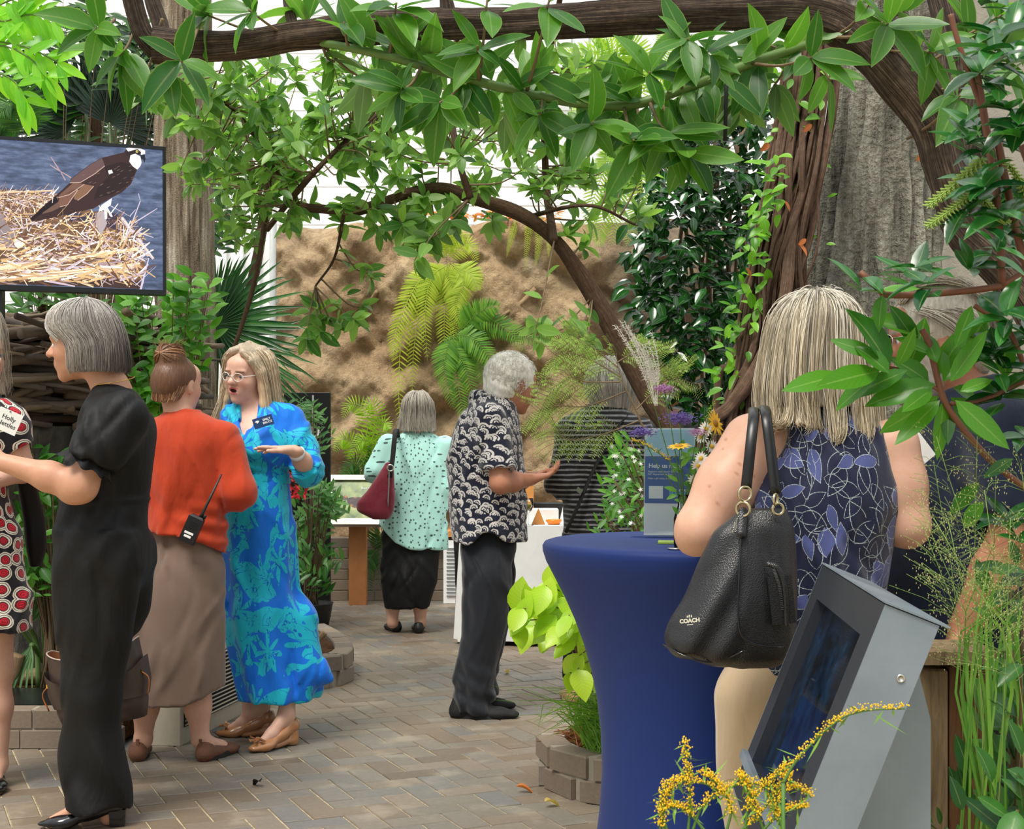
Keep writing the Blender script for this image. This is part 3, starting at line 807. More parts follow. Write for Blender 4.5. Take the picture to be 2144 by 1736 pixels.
# ------------------------------------------------------------------ fabrics with prints
def rot2(t, vec, ang):
    sx = t.n('SeparateXYZ'); t.l(vec, sx.inputs[0]); c = t.math('COSINE', ang); s = t.math('SINE', ang)
    x = t.math('ADD', t.math('MULTIPLY', sx.outputs[0], c), t.math('MULTIPLY', sx.outputs[1], s))
    y = t.math('SUBTRACT', t.math('MULTIPLY', sx.outputs[1], c), t.math('MULTIPLY', sx.outputs[0], s))
    return x, y
def cell(t, vec, scale, rand=1.0):
    v = t.voro(vec, scale, rand=rand, dim='2D')
    loc = t.vmath('SCALE', t.vmath('SUBTRACT', vec, v.outputs['Position']), scale=scale)
    sc = t.n('SeparateXYZ'); t.l(v.outputs['Color'], sc.inputs[0])
    return loc, v.outputs['Distance'], sc.outputs[0], sc.outputs[1]
def print_floral(t):
    u = t.attr('puv', 'Vector'); wv = t.vmath('SCALE', t.noise(u, 5, 2, out='Color'), scale=0.09); uw = t.vmath('ADD', u, wv)
    loc, dist, r1, r2 = cell(t, uw, 5.2)
    x, y = rot2(t, loc, t.math('MULTIPLY', r1, 6.28))
    th = t.math('ARCTAN2', y, x); pet = t.math('ADD', 0.26, t.math('MULTIPLY', t.math('COSINE', t.math('MULTIPLY', th, 7)), 0.19))
    f1 = t.step(t.math('SUBTRACT', pet, dist), 0.0, 0.01)
    loc2, d2, q1, q2 = cell(t, t.vmath('ADD', uw, (0.37, 0.13, 0)), 3.6)
    x2, y2 = rot2(t, loc2, t.math('MULTIPLY', q1, 6.28))
    lf = t.math('SUBTRACT', t.math('MULTIPLY', t.math('SUBTRACT', 1.0, t.math('POWER', t.math('MULTIPLY', x2, 1.55), 2.0)), 0.2), t.math('ABSOLUTE', y2))
    f2 = t.step(lf, 0.0, 0.008)
    n = t.noise(u, 6.5, 2, 0.5, dist=1.6); f3 = t.step(n, 0.57, 0.008)
    f = t.math('MAXIMUM', t.math('MAXIMUM', f1, f2), f3)
    ln = t.math('MULTIPLY', t.step(t.math('ABSOLUTE', t.math('SUBTRACT', t.noise(u, 14, 2, dist=1.0), 0.5)), 0.012, 0.004), 1.0)
    teal = t.mix(ln, rgb(8, 96, 190), rgb(20, 176, 202))
    return t.mix(f, t.mix(t.noise(u, 2, 2), rgb(0, 92, 205), rgb(10, 122, 225)), teal)
def print_dots(t):
    u = t.attr('puv', 'Vector'); loc, d, r1, r2 = cell(t, u, 27, 0.75)
    a = t.step(t.math('SUBTRACT', t.math('ADD', 0.12, t.math('MULTIPLY', r1, 0.09)), d), 0, 0.015)
    return t.mix(t.math('MULTIPLY', a, 0.9), rgb(176, 226, 216), rgb(40, 62, 62))
def print_waves(t):
    u = t.attr('puv', 'Vector'); f = None
    for off, s in (((0, 0, 0), 21), ((0.31, 0.17, 0), 24)):
        loc, d, r1, r2 = cell(t, t.vmath('ADD', u, off), s, 0.8); x, y = rot2(t, loc, t.math('MULTIPLY', t.math('SUBTRACT', r1, 0.5), 1.2))
        up = t.step(t.math('ADD', y, t.math('MULTIPLY', x, 0.35)), -0.02, 0.03)
        wob = t.math('MULTIPLY', t.noise(u, 190, 2), 0.12)
        k = t.math('MULTIPLY', up, t.math('SUBTRACT', 1.0, t.step(t.math('ABSOLUTE', t.math('SUBTRACT', t.math('ADD', d, wob), 0.42)), 0.085, 0.02)))
        k2 = t.math('MULTIPLY', up, t.math('SUBTRACT', 1.0, t.step(t.math('ABSOLUTE', t.math('SUBTRACT', t.math('ADD', d, wob), 0.2)), 0.05, 0.02)))
        g = t.math('MAXIMUM', k, k2); f = g if f is None else t.math('MAXIMUM', f, g)
    return t.mix(f, rgb(22, 26, 46), rgb(206, 200, 196))
def print_spirals(t):
    u = t.attr('puv', 'Vector'); loc, d, r1, r2 = cell(t, u, 17, 0.55)
    sx = t.n('SeparateXYZ'); t.l(loc, sx.inputs[0]); th = t.math('ARCTAN2', sx.outputs[1], sx.outputs[0])
    dd = t.math('ADD', d, t.math('MULTIPLY', t.math('SUBTRACT', t.noise(u, 60, 2), 0.5), 0.1))
    ring = lambda a, w: t.math('SUBTRACT', 1.0, t.step(t.math('ABSOLUTE', t.math('SUBTRACT', dd, a)), w, 0.012))
    wht = t.math('MAXIMUM', ring(0.33, 0.04), ring(0.44, 0.035))
    red = t.math('SUBTRACT', 1.0, t.step(dd, 0.24, 0.02))
    spi = t.step(t.math('SINE', t.math('ADD', t.math('MULTIPLY', dd, 52), th)), 0.55, 0.2)
    c = t.mix(red, rgb(20, 16, 28), t.mix(t.math('MULTIPLY', spi, 0.8), rgb(196, 22, 44), rgb(60, 8, 20)))
    return t.mix(wht, c, rgb(228, 220, 204))
def print_stripes(t):
    o = t.obj(); sx = t.n('SeparateXYZ'); t.l(t.attr('puv', 'Vector'), sx.inputs[0])
    z = t.math('ADD', sx.outputs[1], t.math('MULTIPLY', t.noise(o, 6, 2), 0.02))
    f = t.step(t.math('SINE', t.math('MULTIPLY', z, 2 * math.pi / 0.0235)), 0.35, 0.25)
    return t.mix(f, rgb(24, 24, 27), t.mix(t.noise(o, 80, 2), rgb(96, 98, 102), rgb(150, 150, 152)))
def print_leaves(t):
    u = t.attr('puv', 'Vector'); base = rgb(9, 16, 48); c = t.mix(0.0, base, base)
    dash = t.step(t.math('SINE', t.math('MULTIPLY', t.voro(u, 420, dim='2D').outputs['Distance'], 6)), 0.4, 0.4)
    dots = t.math('SUBTRACT', 1.0, t.step(t.voro(u, 330, rand=0.2, dim='2D').outputs['Distance'], 0.42, 0.12))
    for k, (off, s, w) in enumerate((((0, 0, 0), 12.0, 0.27), ((0.53, 0.29, 0), 14.0, 0.25), ((0.21, 0.83, 0), 16.0, 0.23))):
        loc, d, r1, r2 = cell(t, t.vmath('ADD', u, off), s, 0.9); x, y = rot2(t, loc, t.math('MULTIPLY', r1, 6.28))
        taper = t.math('ADD', 1.0, t.math('MULTIPLY', x, 0.7))
        lf = t.math('SUBTRACT', t.math('MULTIPLY', t.math('MULTIPLY', t.math('SUBTRACT', 1.0, t.math('POWER', t.math('ABSOLUTE', t.math('MULTIPLY', x, 1.9)), 2.0)), w), taper), t.math('ABSOLUTE', y))
        fill = t.math('MULTIPLY', t.step(lf, 0.0, 0.006), t.step(r2, 0.62 if k == 0 else 0.8, 0.01))
        c = t.mix(fill, c, rgb(66, 74, 122))
        c = t.mix(t.math('MULTIPLY', t.math('SUBTRACT', 1.0, t.step(t.math('ABSOLUTE', lf), 0.012, 0.005)), dots), c, rgb(186, 196, 194))
    for sc, sd in ():
        n = t.noise(t.vmath('ADD', u, (sd, sd, 0)), sc, 1, 0.3, dist=0.6)
        c = t.mix(t.math('MULTIPLY', t.math('SUBTRACT', 1.0, t.step(t.math('ABSOLUTE', t.math('SUBTRACT', n, 0.5)), 0.0055, 0.002)), dots), c, rgb(186, 196, 194))
    return c
SK_FAIR, SK_TAN, SK_RED = (0.62, 0.36, 0.26), (0.52, 0.27, 0.17), (0.5, 0.22, 0.13)
UP = np.array([0, 0, 1.0])
m_blackcloth = fabric('black_crepe', rgb(7, 7, 9), 0.62, crease=0.45, sheen=0.0, spec=0.3)
m_patent = plain('black_patent', rgb(12, 12, 16), 0.14, spec=0.6, noise=0)
m_gold = plain('gold', rgb(210, 170, 90), 0.25, 1.0, noise=0)
m_steel = plain('polished_steel', rgb(200, 198, 190), 0.22, 1.0, noise=0)
# ------------------------------------------------------------------ woman in black jumpsuit
def woman_black():
    Z = 4.82; q = lambda x, y, d=0.0: P(x, y, Z + d) * np.array([1, 1, 1])
    e = empty('person', (P(210, 1712, Z)[0], Z, 0), 'woman in black jumpsuit with grey bob, arm held out towards the spiral print dress', 'person')
    hd = Head(q(178, 716), 84, -7, 0, 1.08)
    torso = [(806, 200, 268, 0, .06), (830, 192, 292, 0, .13), (860, 182, 306, 0, .19), (900, 168, 316, 0, .2), (960, 148, 318, 0, .175), (1010, 132, 312, 0, .155), (1046, 128, 304, 0, .148), (1100, 124, 308, 0, .17), (1150, 126, 315, 0, .185), (1190, 132, 314, 0, .18), (1225, 145, 300, 0, .15), (1250, 165, 280, 0, .1)]
    legs = lambda o: [loft([(1110, 140, 300, dd, .085), (1180, 130, 315, dd, .1), (1300, 132, 298, dd, .1), (1400, x0 + 4, 276 - k, dd, .09), (1500, x0, 268 - k, dd, .095), (1600, x0 + 4, 276 - k, dd, .105), (yb, x0 + 8, 288 - k, dd, .115)], Z, 0.03, o) for dd, x0, k, yb in ((-0.09, 144, 0, 1674), (0.1, 138, 62, 1646))]
    pr = hd.prims(nose=1.35) + [rc(hd.p(0, -0.03, -0.06), q(236, 820), .056, .065, 0.03), loft(torso, Z, 0.04, -0.03)]
    pr += legs(-0.04)
    sh, el, wr = q(252, 872, -.19), q(168, 1018, -.22), q(6, 968, -.2)
    pr += chain([sh, (sh + el) / 2 + [0, 0, .01], el], [.05, .05, .046], 0.03) + [rc(el, q(150, 1030, -.22), .046, .04, .03), rc(el, el * .6 + wr * .4, .05, .046, 0.03), rc(el * .6 + wr * .4, wr, .046, .029, 0.03)]
    pr += hand(wr, unit(wr - el), (0.1, 0.5, -.8), 1, 1.0, 14)
    sh2, el2, wr2 = q(246, 870, .19), q(232, 1050, .22), q(205, 1180, .27)
    pr += chain([sh2, el2, wr2], [.055, .045, .03], 0.03) + hand(wr2, (-0.1, 0.02, -1), (0.3, -1, 0), -1, 1.0, 40)
    pr += [rc(q(215, 1660, -.09), q(228, 1710, -.09), .035, .03), rc(q(180, 1640, .1), q(190, 1672, .1), .035, .03)]
    heel, toe = np.array([q(284, 1, 0)[0], Z - .09, 0]), np.array([q(104, 1, 0)[0], Z - .14, 0])
    pr += foot_prims(heel + [-.055, 0, .11], heel + [0, 0, .05], toe)
    body(e, pr, SK_TAN, 0.006, [(hd, dict(lips=(0.45, .1, .1)))])
    hd.eyes(e)
    cutarm = plane_cut(q(190, 962, -.2), unit(el - sh))
    jp = [loft(torso, Z, 0.03, 0.004, cut=None)] + legs(0.0)
    jp += [rc(sh + [0, .02, .0], (sh + el) / 2 + [0.005, 0, .02], .088, .086, .05, cut=cutarm), rc((sh + el) / 2 + [0, 0, .02], el, .084, .088, .03, cut=cutarm)]
    jp += [rc(sh2, (sh2 + el2) / 2, .075, .08, .05)]
    wb = wobble(4, 22, .004)
    def dp(x, y, z):
        low = np.clip((0.75 - z) / 0.6, 0, 1)
        return wb(x, y, z) + low * 0.009 * np.sin((x * 34) + 12 * z + 3 * np.sin(5 * z)) + .004 * np.sin(60 * x - 26 * z + 2 * np.sin(9 * z)) * np.exp(-((z - .95) / .16) ** 2) - 0.006 * np.exp(-((z - q(0, 1046)[2]) / .006) ** 2)
    o = cloth('jumpsuit', e, jp, m_blackcloth, 0.0065, dp)
    b = MB(); ax = unit(el - sh); c0 = q(190, 958, -.205); u = unit(np.cross(ax, [0, 1, 0.1])); w = np.cross(ax, u); rings = []
    n = 72
    for j, (t, r) in enumerate(((-.012, .078), (0.0, .07), (.006, .071), (.02, .078), (.036, .088))):
        a = np.linspace(0, 2 * np.pi, n, endpoint=False); rr = r + (0.0025 * np.sin(24 * a) if j in (1, 2) else 0) + (0.011 * np.sin(9 * a + 1) * (j / 4) ** 2 if j > 2 else 0)
        rings.append(c0 + ax * t + (np.cos(a) * rr)[:, None] * u + (np.sin(a) * rr)[:, None] * w + (np.outer(np.cos(9 * a) * .006 * (j == 4), ax)))
    V = np.concatenate(rings); F = [(i * n + k, i * n + (k + 1) % n, (i + 1) * n + (k + 1) % n, (i + 1) * n + k) for i in range(4) for k in range(n)]
    link('sleeve_ruffle', mesh(V, F), m_blackcloth, e)
    pts = [P(238 + 42 * math.cos(a), 797 + 8 * math.sin(a) - 6 * math.cos(a), Z + 0) + np.array([0, -.075 * math.sin(a), 0]) for a in np.linspace(0, 2 * math.pi, 33)]
    b = MB(); b.tube(pts, 0.0018, 5, cap=False); b.build('necklace', m_gold, e)
    rows = [(627, 168, 190, 0, .012), (634, 138, 215, 0, .055), (648, 116, 234, 0, .085), (670, 104, 248, 0, .099), (692, 106, 256, 0, .103), (712, 142, 261, 0, .104), (740, 152, 264, 0, .106), (765, 150, 266, 0, .108), (784, 154, 263, 0, .104)]
    sh_ = [loft(rows, Z, 0.01, -0.006, pw=3.0, fold=lambda th, z: 0.018 * np.sin(34 * th + 8 * z) + .012 * np.sin(61 * th))]
    sh_.append(ell(hd.p(0, .1, -.035), (.085, .05, .072), hd.R, .01, 'sub'))
    ph = np.linspace(-3.1, 3.1, 40); ph = [p for p in ph]
    gs = loft_guides(rows, Z, ph, 0.0, 3.0); pa = guide_strands(gs, 1200, .0035, 12, 5, .002, 8)
    k = (pa[:, -1, 0] < q(148, 0)[0]) & (np.abs(pa[:, -1, 1] - Z) < .05); pa = pa[~k]
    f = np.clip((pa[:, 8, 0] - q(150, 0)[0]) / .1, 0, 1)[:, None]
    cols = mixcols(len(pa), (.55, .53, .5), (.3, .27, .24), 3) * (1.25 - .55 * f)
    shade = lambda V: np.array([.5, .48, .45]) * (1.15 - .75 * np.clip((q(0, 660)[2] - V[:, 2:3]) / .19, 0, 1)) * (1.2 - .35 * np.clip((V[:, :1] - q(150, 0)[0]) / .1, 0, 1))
    fr = [[hd.p(.0 + s * .02, .02, .118), hd.p(s * .05, .08, .1), hd.p(s * .075, .085, .05), hd.p(s * .085, .05, .01)] for s in (-1, -.6, -.2, .2, .6, 1)]
    pf = guide_strands(fr, 260, .006, 12, 9)
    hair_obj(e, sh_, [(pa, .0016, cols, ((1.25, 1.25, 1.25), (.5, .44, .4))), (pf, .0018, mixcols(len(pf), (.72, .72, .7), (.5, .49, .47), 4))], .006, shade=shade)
    shoe(e, heel, toe, m_patent, .036, .055, True, 'shoe', heelblock=True, toe_w=.45, hgt=.055)
    h2, t2 = np.array([q(250, 1, 0)[0], Z + .12, 0]), np.array([q(104, 1)[0], Z + .16, 0])
    shoe(e, h2, t2, m_patent, .036, .055, True, 'shoe', heelblock=True, toe_w=.45, hgt=.055)
    return e
woman_black()
# ------------------------------------------------------------------ woman in orange top seen from behind
m_rust = fabric('rust_jersey', rgb(176, 55, 18), 0.78, crease=0.4, cscale=9)
m_taupe = fabric('taupe_knit', rgb(114, 94, 82), 0.75, crease=0.15, cscale=5)
def woman_orange():
    Z = 5.69; q = lambda x, y, d=0.0: P(x, y, Z + d)
    e = empty('person', (P(375, 1588, Z)[0], Z, 0), 'woman in rust orange top and long taupe skirt with auburn bun, back turned', 'person')
    hd = Head(q(372, 805, .02), -28, 2, 4, 0.98)
    torso = [(862, 345, 415, .01, .06), (872, 332, 442, .01, .085), (890, 318, 468, .01, .105), (930, 304, 484, .01, .125), (1000, 300, 474, .01, .125), (1060, 300, 468, .01, .12), (1110, 300, 470, .01, .13), (1175, 298, 472, .01, .14)]
    skirt = [(1090, 316, 452, .01, .095), (1150, 310, 460, .01, .108), (1190, 294, 473, .01, .14), (1250, 280, 473, -.01, .135), (1350, 272, 474, -.02, .135), (1440, 268, 475, -.02, .135), (1480, 266, 476, -.02, .135)]
    pr = hd.prims() + [rc(hd.p(0, -.02, -.05), q(378, 880), .052, .06, .03), loft(torso[:6], Z, .04, -.035), loft(skirt[:4], Z, .04, -.045)]
    for s in (-1, 1):
        hip = q(375 + s * 45, 1200); kn = q(370 + s * 50, 1370, -.02); an = q(300 if s < 0 else 420, 1548, 0)
        pr += chain([hip, kn, q(305 if s < 0 else 414, 1480, -.01), an], [.085, .06, .05, .033], .03)
        f0 = np.array([an[0] + .01 * s, Z - .05, 0]); f1 = f0 + np.array([.07 * s + .03, .22, 0])
        pr += foot_prims(an, f0, f1)
        sh = shoe(e, f0, f1, plain('brown_leather', rgb(104, 66, 46), .7, noise=.3, nscale=70, bump=.3), .037, 0.0, True, 'shoe', sole=plain('black_rubber', rgb(28, 26, 26), .7), hgt=.075)
        b = MB(); b.box(f0 + [0, .001, .075], (.012, .006, .03)); b.build('heel_tab', plain('brown_leather', None), sh, smooth=False)
    sR, eR, wR = q(472, 912, .02), q(500, 1030, -.02), q(425, 1010, .16)
    sL, eL, wL = q(312, 912, .02), q(292, 1030, -.02), q(345, 1010, .16)
    for s_, e_, w_, sd in ((sR, eR, wR, -1), (sL, eL, wL, 1)):
        pr += chain([s_, e_, w_], [.05, .042, .028], .03) + hand(w_, unit(w_ - e_), (0, 0, -1), sd, .95, 25)
    body(e, pr, SK_FAIR, .0065, [(hd, {})])
    top = [loft(torso, Z, .03, .003, cut=lambda x, y, z: (q(0, 1110)[2] - .05 * np.clip((x - q(330, 0)[0]) / .22, 0, 1.6) ** 1.5 * 1.4) - z)]
    for s_, e_, w_ in ((sR, eR, wR), (sL, eL, wL)): top += [rc(s_ + [0, 0, -.005], e_, .062, .064, .04), rc(e_, e_ * .25 + w_ * .75, .062, .05, .03)]
    wb = wobble(8, 26, .006)
    cloth('top', e, top, m_rust, .006, lambda x, y, z: wb(x, y, z) + .004 * np.sin(z * 95 + x * 18) * np.clip((q(0, 1030)[2] - z) / .1, 0, 1) * np.clip((x - q(360, 0)[0]) / .1, 0.1, 1), cr=(60, .008))
    hem = lambda x, y, z: (q(0, 1468)[2] + .07 * np.clip((x - q(400, 0)[0]) / .15, 0, 1)) - z
    cloth('skirt', e, [loft(skirt, Z, .02, 0.0, cut=hem, fold=lambda th, z: .02 * np.sin(7 * th + 2) * np.clip((.9 - z) / .6, 0, 1))], m_taupe, .0065)
    base = [hd.e((0, -.018, .032), (.078, .1, .09), .01), hd.e((0, -.085, .0), (.06, .035, .06), .03), hd.e((-.005, -.045, .11), (.064, .058, .052), .02), hd.e((0, .11, -.02), (.09, .07, .1), .01, 'sub'), hd.e((0, .0, -.1), (.09, .05, .03), .01, 'sub')]
    G = [[hd.p(.062 * math.sin(a), -.06 - .05 * math.cos(a) * (1 if abs(a) < 1.6 else .3), -.07 + .01 * abs(a)), hd.p(.07 * math.sin(a), -.085 * max(.1, math.cos(a)) - .02, .0), hd.p(.06 * math.sin(a), -.075 * max(.1, math.cos(a)), .07), hd.p(.02 * math.sin(a), -.045, .105)] for a in np.linspace(-1.7, 1.7, 14)]
    pa = guide_strands(G, 700, .004, 11, 21)
    bun = []
    for k in range(420):
        a0, tl = RNG.uniform(0, 6.28), RNG.uniform(-1.2, 1.2); rr = RNG.uniform(.8, 1.08); n_ = unit([math.sin(tl), .3 * math.cos(tl), math.cos(tl)]); u_ = unit(np.cross(n_, [0.2, 1, .1])); v_ = np.cross(n_, u_)
        a = np.linspace(0, 3.2, 14) + a0; bun.append([hd.p(*(np.array([-.005, -.045, .11]) + (np.cos(t) * u_ + np.sin(t) * v_) * .06 * rr)) for t in a])
    bun = np.array(bun)
    fly = guide_strands([[hd.p(x, -.05, .14), hd.p(x * 1.5, -.06, .165), hd.p(x * 2.2, -.05, .18)] for x in (-.04, -.01, .02, .05)], 60, .006, 8, 3)
    aub = lambda n, s: mixcols(n, (.32, .15, .07), (.12, .055, .03), s, (.46, .27, .14))
    hair_obj(e, base, [(pa, .0016, aub(len(pa), 1)), (bun, .0018, aub(len(bun), 2)), (fly, .0009, aub(60, 3))], .006, (.13, .06, .03))
    return e
woman_orange()
# ------------------------------------------------------------------ woman in blue and teal dress
m_bluedress = fabric('blue_floral_voile', print_floral, 0.6, crease=0.35, cscale=9, sheen=0.15)
def woman_blue():
    Z = 6.0; q = lambda x, y, d=0.0: P(x, y, Z + d)
    e = empty('person', (P(560, 1555, Z)[0], Z, 0), 'long-haired woman in bright blue and teal floral dress with clear glasses, gesturing with open hand', 'person')
    mo = 0.0065
    hd = Head(q(520, 784), 152, -7, -6, 1.0)
    bod = [(836, 500, 560, .02, .06), (850, 484, 606, .02, .075), (868, 472, 622, .02, .095), (900, 472, 618, .0, .115), (945, 474, 612, -.02, .135), (985, 482, 602, 0, .115), (1010, 480, 604, 0, .12)]
    ski = [(982, 482, 602, 0, .115), (1000, 474, 606, 0, .13), (1060, 466, 612, 0, .145), (1150, 464, 620, .02, .15), (1240, 468, 625, .03, .155), (1260, 462, 634, .03, .165), (1340, 474, 644, .04, .17), (1400, 486, 660, .05, .175), (1440, 494, 672, .05, .18), (1466, 500, 664, .05, .18)]
    pr = hd.prims(mouth=mo) + [rc(hd.p(0, -.02, -.05), q(540, 858, .02), .047, .05, .03), loft(bod, Z, .04, -.012), loft(ski[:4], Z, .04, -.04)]
    sR, eR, wR = q(606, 874, .02), q(646, 985, -.04), q(618, 944, -.2)
    pr += chain([sR, eR], [.048, .038], .03) + chain([eR, eR * .5 + wR * .5, wR], [.042, .037, .024], .02)
    pr += hand(wR, (-1, -.12, .1), (0, -.15, -1), -1, .98, 5, .08, thumb=(.75, .55, .25), curls=(3, 5, 9, 14))
    sL, eL, wL = q(488, 876, .06), q(478, 985, .12), q(486, 1045, .02)
    pr += chain([sL, eL, wL], [.048, .038, .026], .03) + hand(wL, (0.05, -.1, -1), (1, 0, 0), 1, .98, 20)
    for (hx, kx, ax_, fx, dd, yb) in ((545, 535, 522, (565, 450), .12, 1538), (590, 598, 600, (622, 556), -.02, 1567)):
        an = q(ax_, 1492 if dd > 0 else 1520, dd)
        pr += chain([q(550 + (hx - 568) * .5, 1060, .03), q(555 + (kx - 566) * .6, 1290, dd * .6 + .02), q(ax_ + 2, 1430, dd), an], [.06, .05, .042, .03], .03)
    heels = []
    for (x0, x1, dz, tz, ax_) in ((562, 452, .13, .12, 522), (621, 560, -.02, -.16, 600)):
        h0 = np.array([q(x0, 0, 0)[0], Z + dz, 0]); t0 = np.array([q(x1, 0, 0)[0], Z + tz, 0]); t0 = h0 + unit(t0 - h0) * .235; heels.append((h0, t0))
        an = h0 + unit(t0 - h0) * .05 + [0, 0, .13]
        pr += [rc(an + [0, 0, .08], an, .033, .03, .02)] + foot_prims(an, h0 + [0, 0, .05], t0 + [0, 0, 0.004])
    body(e, pr, (0.66, .4, .3), .005, [(hd, dict(lips=(.5, .13, .12), brow=(.25, .15, .09), mouth=mo))])
    hd.eyes(e, (.08, .1, .1))
    b = MB(); b.box(hd.p(0, .088, -.0525), (.024, .008, .007), hd.R, taper=.9); b.build('teeth', plain('teeth', rgb(235, 230, 220), .3, noise=0), e, smooth=False)
    hd.glasses(e, plain('clear_acetate', rgb(214, 206, 198), .15, noise=0), .0018)
    vn = q(508, 912, -.12)
    wedge = ell(q(512, 850, -.1), (.036, .11, .125), None, .006, 'sub')
    cutR = plane_cut(eR + unit(wR - eR) * .055, unit(wR - eR))
    top = [loft(bod, Z, .03, .006)]
    top += [ell(q(505, 940, -.08), (.075, .075, .07), None, .05), ell(q(572, 935, -.06), (.075, .075, .07), None, .05)]
    top += chain([sR, (sR + eR) / 2, eR], [.058, .062, .064], .04) + [rc(eR, wR, .066, .056, .02, cut=cutR)]
    top += chain([sL, eL, eL * .5 + wL * .5], [.056, .056, .046], .04)
    top += [wedge]
    wb = wobble(31, 24, .004)
    wrap = lambda x, y, z: wb(x, y, z) + .0035 * np.sin(190 * ((x - vn[0]) * .75 + (z - vn[2]) * .5)) * (x < vn[0] + .05) * (z > q(0, 985)[2]) + .004 * np.sin(150 * z + 40 * x) * np.exp(-((z - q(0, 983)[2]) / .03) ** 2)
    cloth('bodice', e, top, m_bluedress, .0055, wrap)
    def fold(th, z):
        a = np.clip((q(0, 985)[2] - z) / .8, 0, 1)
        t2 = np.clip((q(0, 1060)[2] - z) / .02, 0, 1); t3 = np.clip((q(0, 1242)[2] - z) / .02, 0, 1)
        return (.01 + .05 * a) * np.sin(9 * th + 2 * np.sin(2 * z)) + .012 * np.sin(31 * th) * np.exp(-((z - q(0, 1070)[2]) / .05) ** 2) + .012 * np.sin(37 * th) * np.exp(-((z - q(0, 1262)[2]) / .06) ** 2) + .02 * t2 + .02 * t3 - .025
    tip = chain([q(630, 1300, -.02), q(652, 1400, -.02), q(696, 1424, -.02)], [.06, .05, .012], .08)
    cloth('skirt', e, [loft(ski, Z, .03, 0, fold)] + tip, m_bluedress, .007, None, (q(550, 0)[0], Z), .2)
    ux, uy = unit(q(572, 868, -.16) - q(530, 882, -.17)), None
    c = q(551, 883, -.165); ux = unit([1, .25, .32]); nrm = unit(np.cross(ux, [0, 0, 1])); uy = np.cross(nrm, ux) * 1.0; uy = unit(uy) if uy[2] > 0 else -unit(uy)
    b = MB(); b.box(c, (.082, .042, .004), np.stack([ux, uy, np.cross(ux, uy)], 1)); bd = b.build('name_badge', plain('badge_navy', rgb(24, 62, 112), .35), e, smooth=False)
    n = np.cross(ux, uy); mw = plain('print_white', rgb(235, 238, 240), .5, noise=0)
    lettering('badge_name', 'EMILY\nBRUCE', .0125, c + n * .0022 + ux * .016, ux, uy, mw, bd, .0003)
    b = MB(); k = c + n * .0028 - ux * .024 + uy * .005
    b.prism([k + ux * (.009 * math.cos(a)) + uy * (.006 * abs(math.sin(a)) ** .7) for a in np.linspace(0, math.pi, 9)], n, .0004); b.prism([k + ux * x + uy * y for x, y in ((-.002, -.006), (.006, -.003), (.004, .001), (-.004, .0))], n, .0004); b.build('badge_emblem', mw, bd, smooth=False)
    ax = unit(wR - eR); c = wR - ax * .022; u = unit(np.cross(ax, UP)); w = np.cross(ax, u)
    b = MB(); b.tube([c + (u * math.cos(a) + w * math.sin(a)) * .0285 for a in np.linspace(0, 2 * math.pi, 21)], .006, 6, cap=False, flat=1.6); wt = b.build('wrist_watch', plain('white_silicone', rgb(220, 220, 224), .5, noise=0), e)
    b = MB(); b.box(c + UP * .028 - np.array([0, .012, 0]), (.03, .034, .01)); b.build('watch_case', plain('dark_glass', rgb(30, 32, 36), .1, noise=0), wt, smooth=False)
    crown = hd.p(.012, -.01, .122)
    G = []
    for a in np.linspace(-2.55, 2.55, 26):   # angle round the head from the face
        s, c_ = math.sin(a), math.cos(a); front = abs(a) < 1.5
        x0 = .078 * s * (1 if abs(s) > .2 else 1);
        side = 1 if a > 0 else -1
        if abs(a) < 1.25:
            f = abs(a) / 1.25
            g = [hd.p(.012, .045 * (1 - f), .119), hd.p(side * (.045 + .01 * f), .07 * (1 - f) + .02, .09), hd.p(side * .088, .04 - .03 * f, .03), hd.p(side * .1, .02 - .03 * f, -.06), hd.p(side * (.11 + .012 * f), .03 - .04 * f, -.15), hd.p(side * (.125 + .03 * f), .045 - .05 * f, -.26)]
        else:
            g = [hd.p(.012, -.03, .12), hd.p(.075 * s, -.09 * abs(c_) - .02, .09), hd.p(.095 * s, -.1 * abs(c_) - .03, .02), hd.p(.105 * s, -.1 * abs(c_) - .04, -.07), hd.p(.12 * s, -.095 * abs(c_) - .04, -.15), hd.p(.135 * s, -.09 * abs(c_) - .04, -.21)]
        G.append(g)
    Gl = [g for g, a in zip(G, np.linspace(-2.55, 2.55, 26)) if a < 0]; Gr = [g for g, a in zip(G, np.linspace(-2.55, 2.55, 26)) if a > 0]
    sh_ = []
    for g in Gl[::2] + Gr[::2]:
        g2 = catmull(g, 8); cc = hd.p(0, -.02, .02)
        sh_ += chain([p_ + (unit(hd.c + [0, 0, p_[2] - hd.c[2]] - p_)) * .01 for p_ in g2], [.012, .014, .016, .018, .018, .017, .014, .008], .012)
    sh_ += [hd.e((0, -.02, .036), (.078, .1, .086), .01), ell(hd.p(0, .1, -.02), (.074, .09, .11), hd.R, .01, 'sub')]
    pl, pR = guide_strands(Gl, 700, .006, 14, 41, .004, 7, clump=22), guide_strands(Gr, 700, .006, 14, 42, .004, 7, clump=22)
    pa = np.concatenate([pl, pR])
    def shade(V):
        f = np.clip((hd.p(0, 0, .1)[2] - V[:, 2:3]) / .3, 0, 1); return np.array([.42, .34, .25]) * (1 - f) + np.array([.68, .48, .27]) * f
    cols = mixcols(len(pa), (.64, .5, .33), (.46, .36, .24), 7, (.8, .68, .5))
    hair_obj(e, sh_, [(pa, .0015, cols)], .006, shade=shade)
    m_tan = plain('tan_patent', rgb(176, 124, 84), .2, spec=.6, noise=.06)
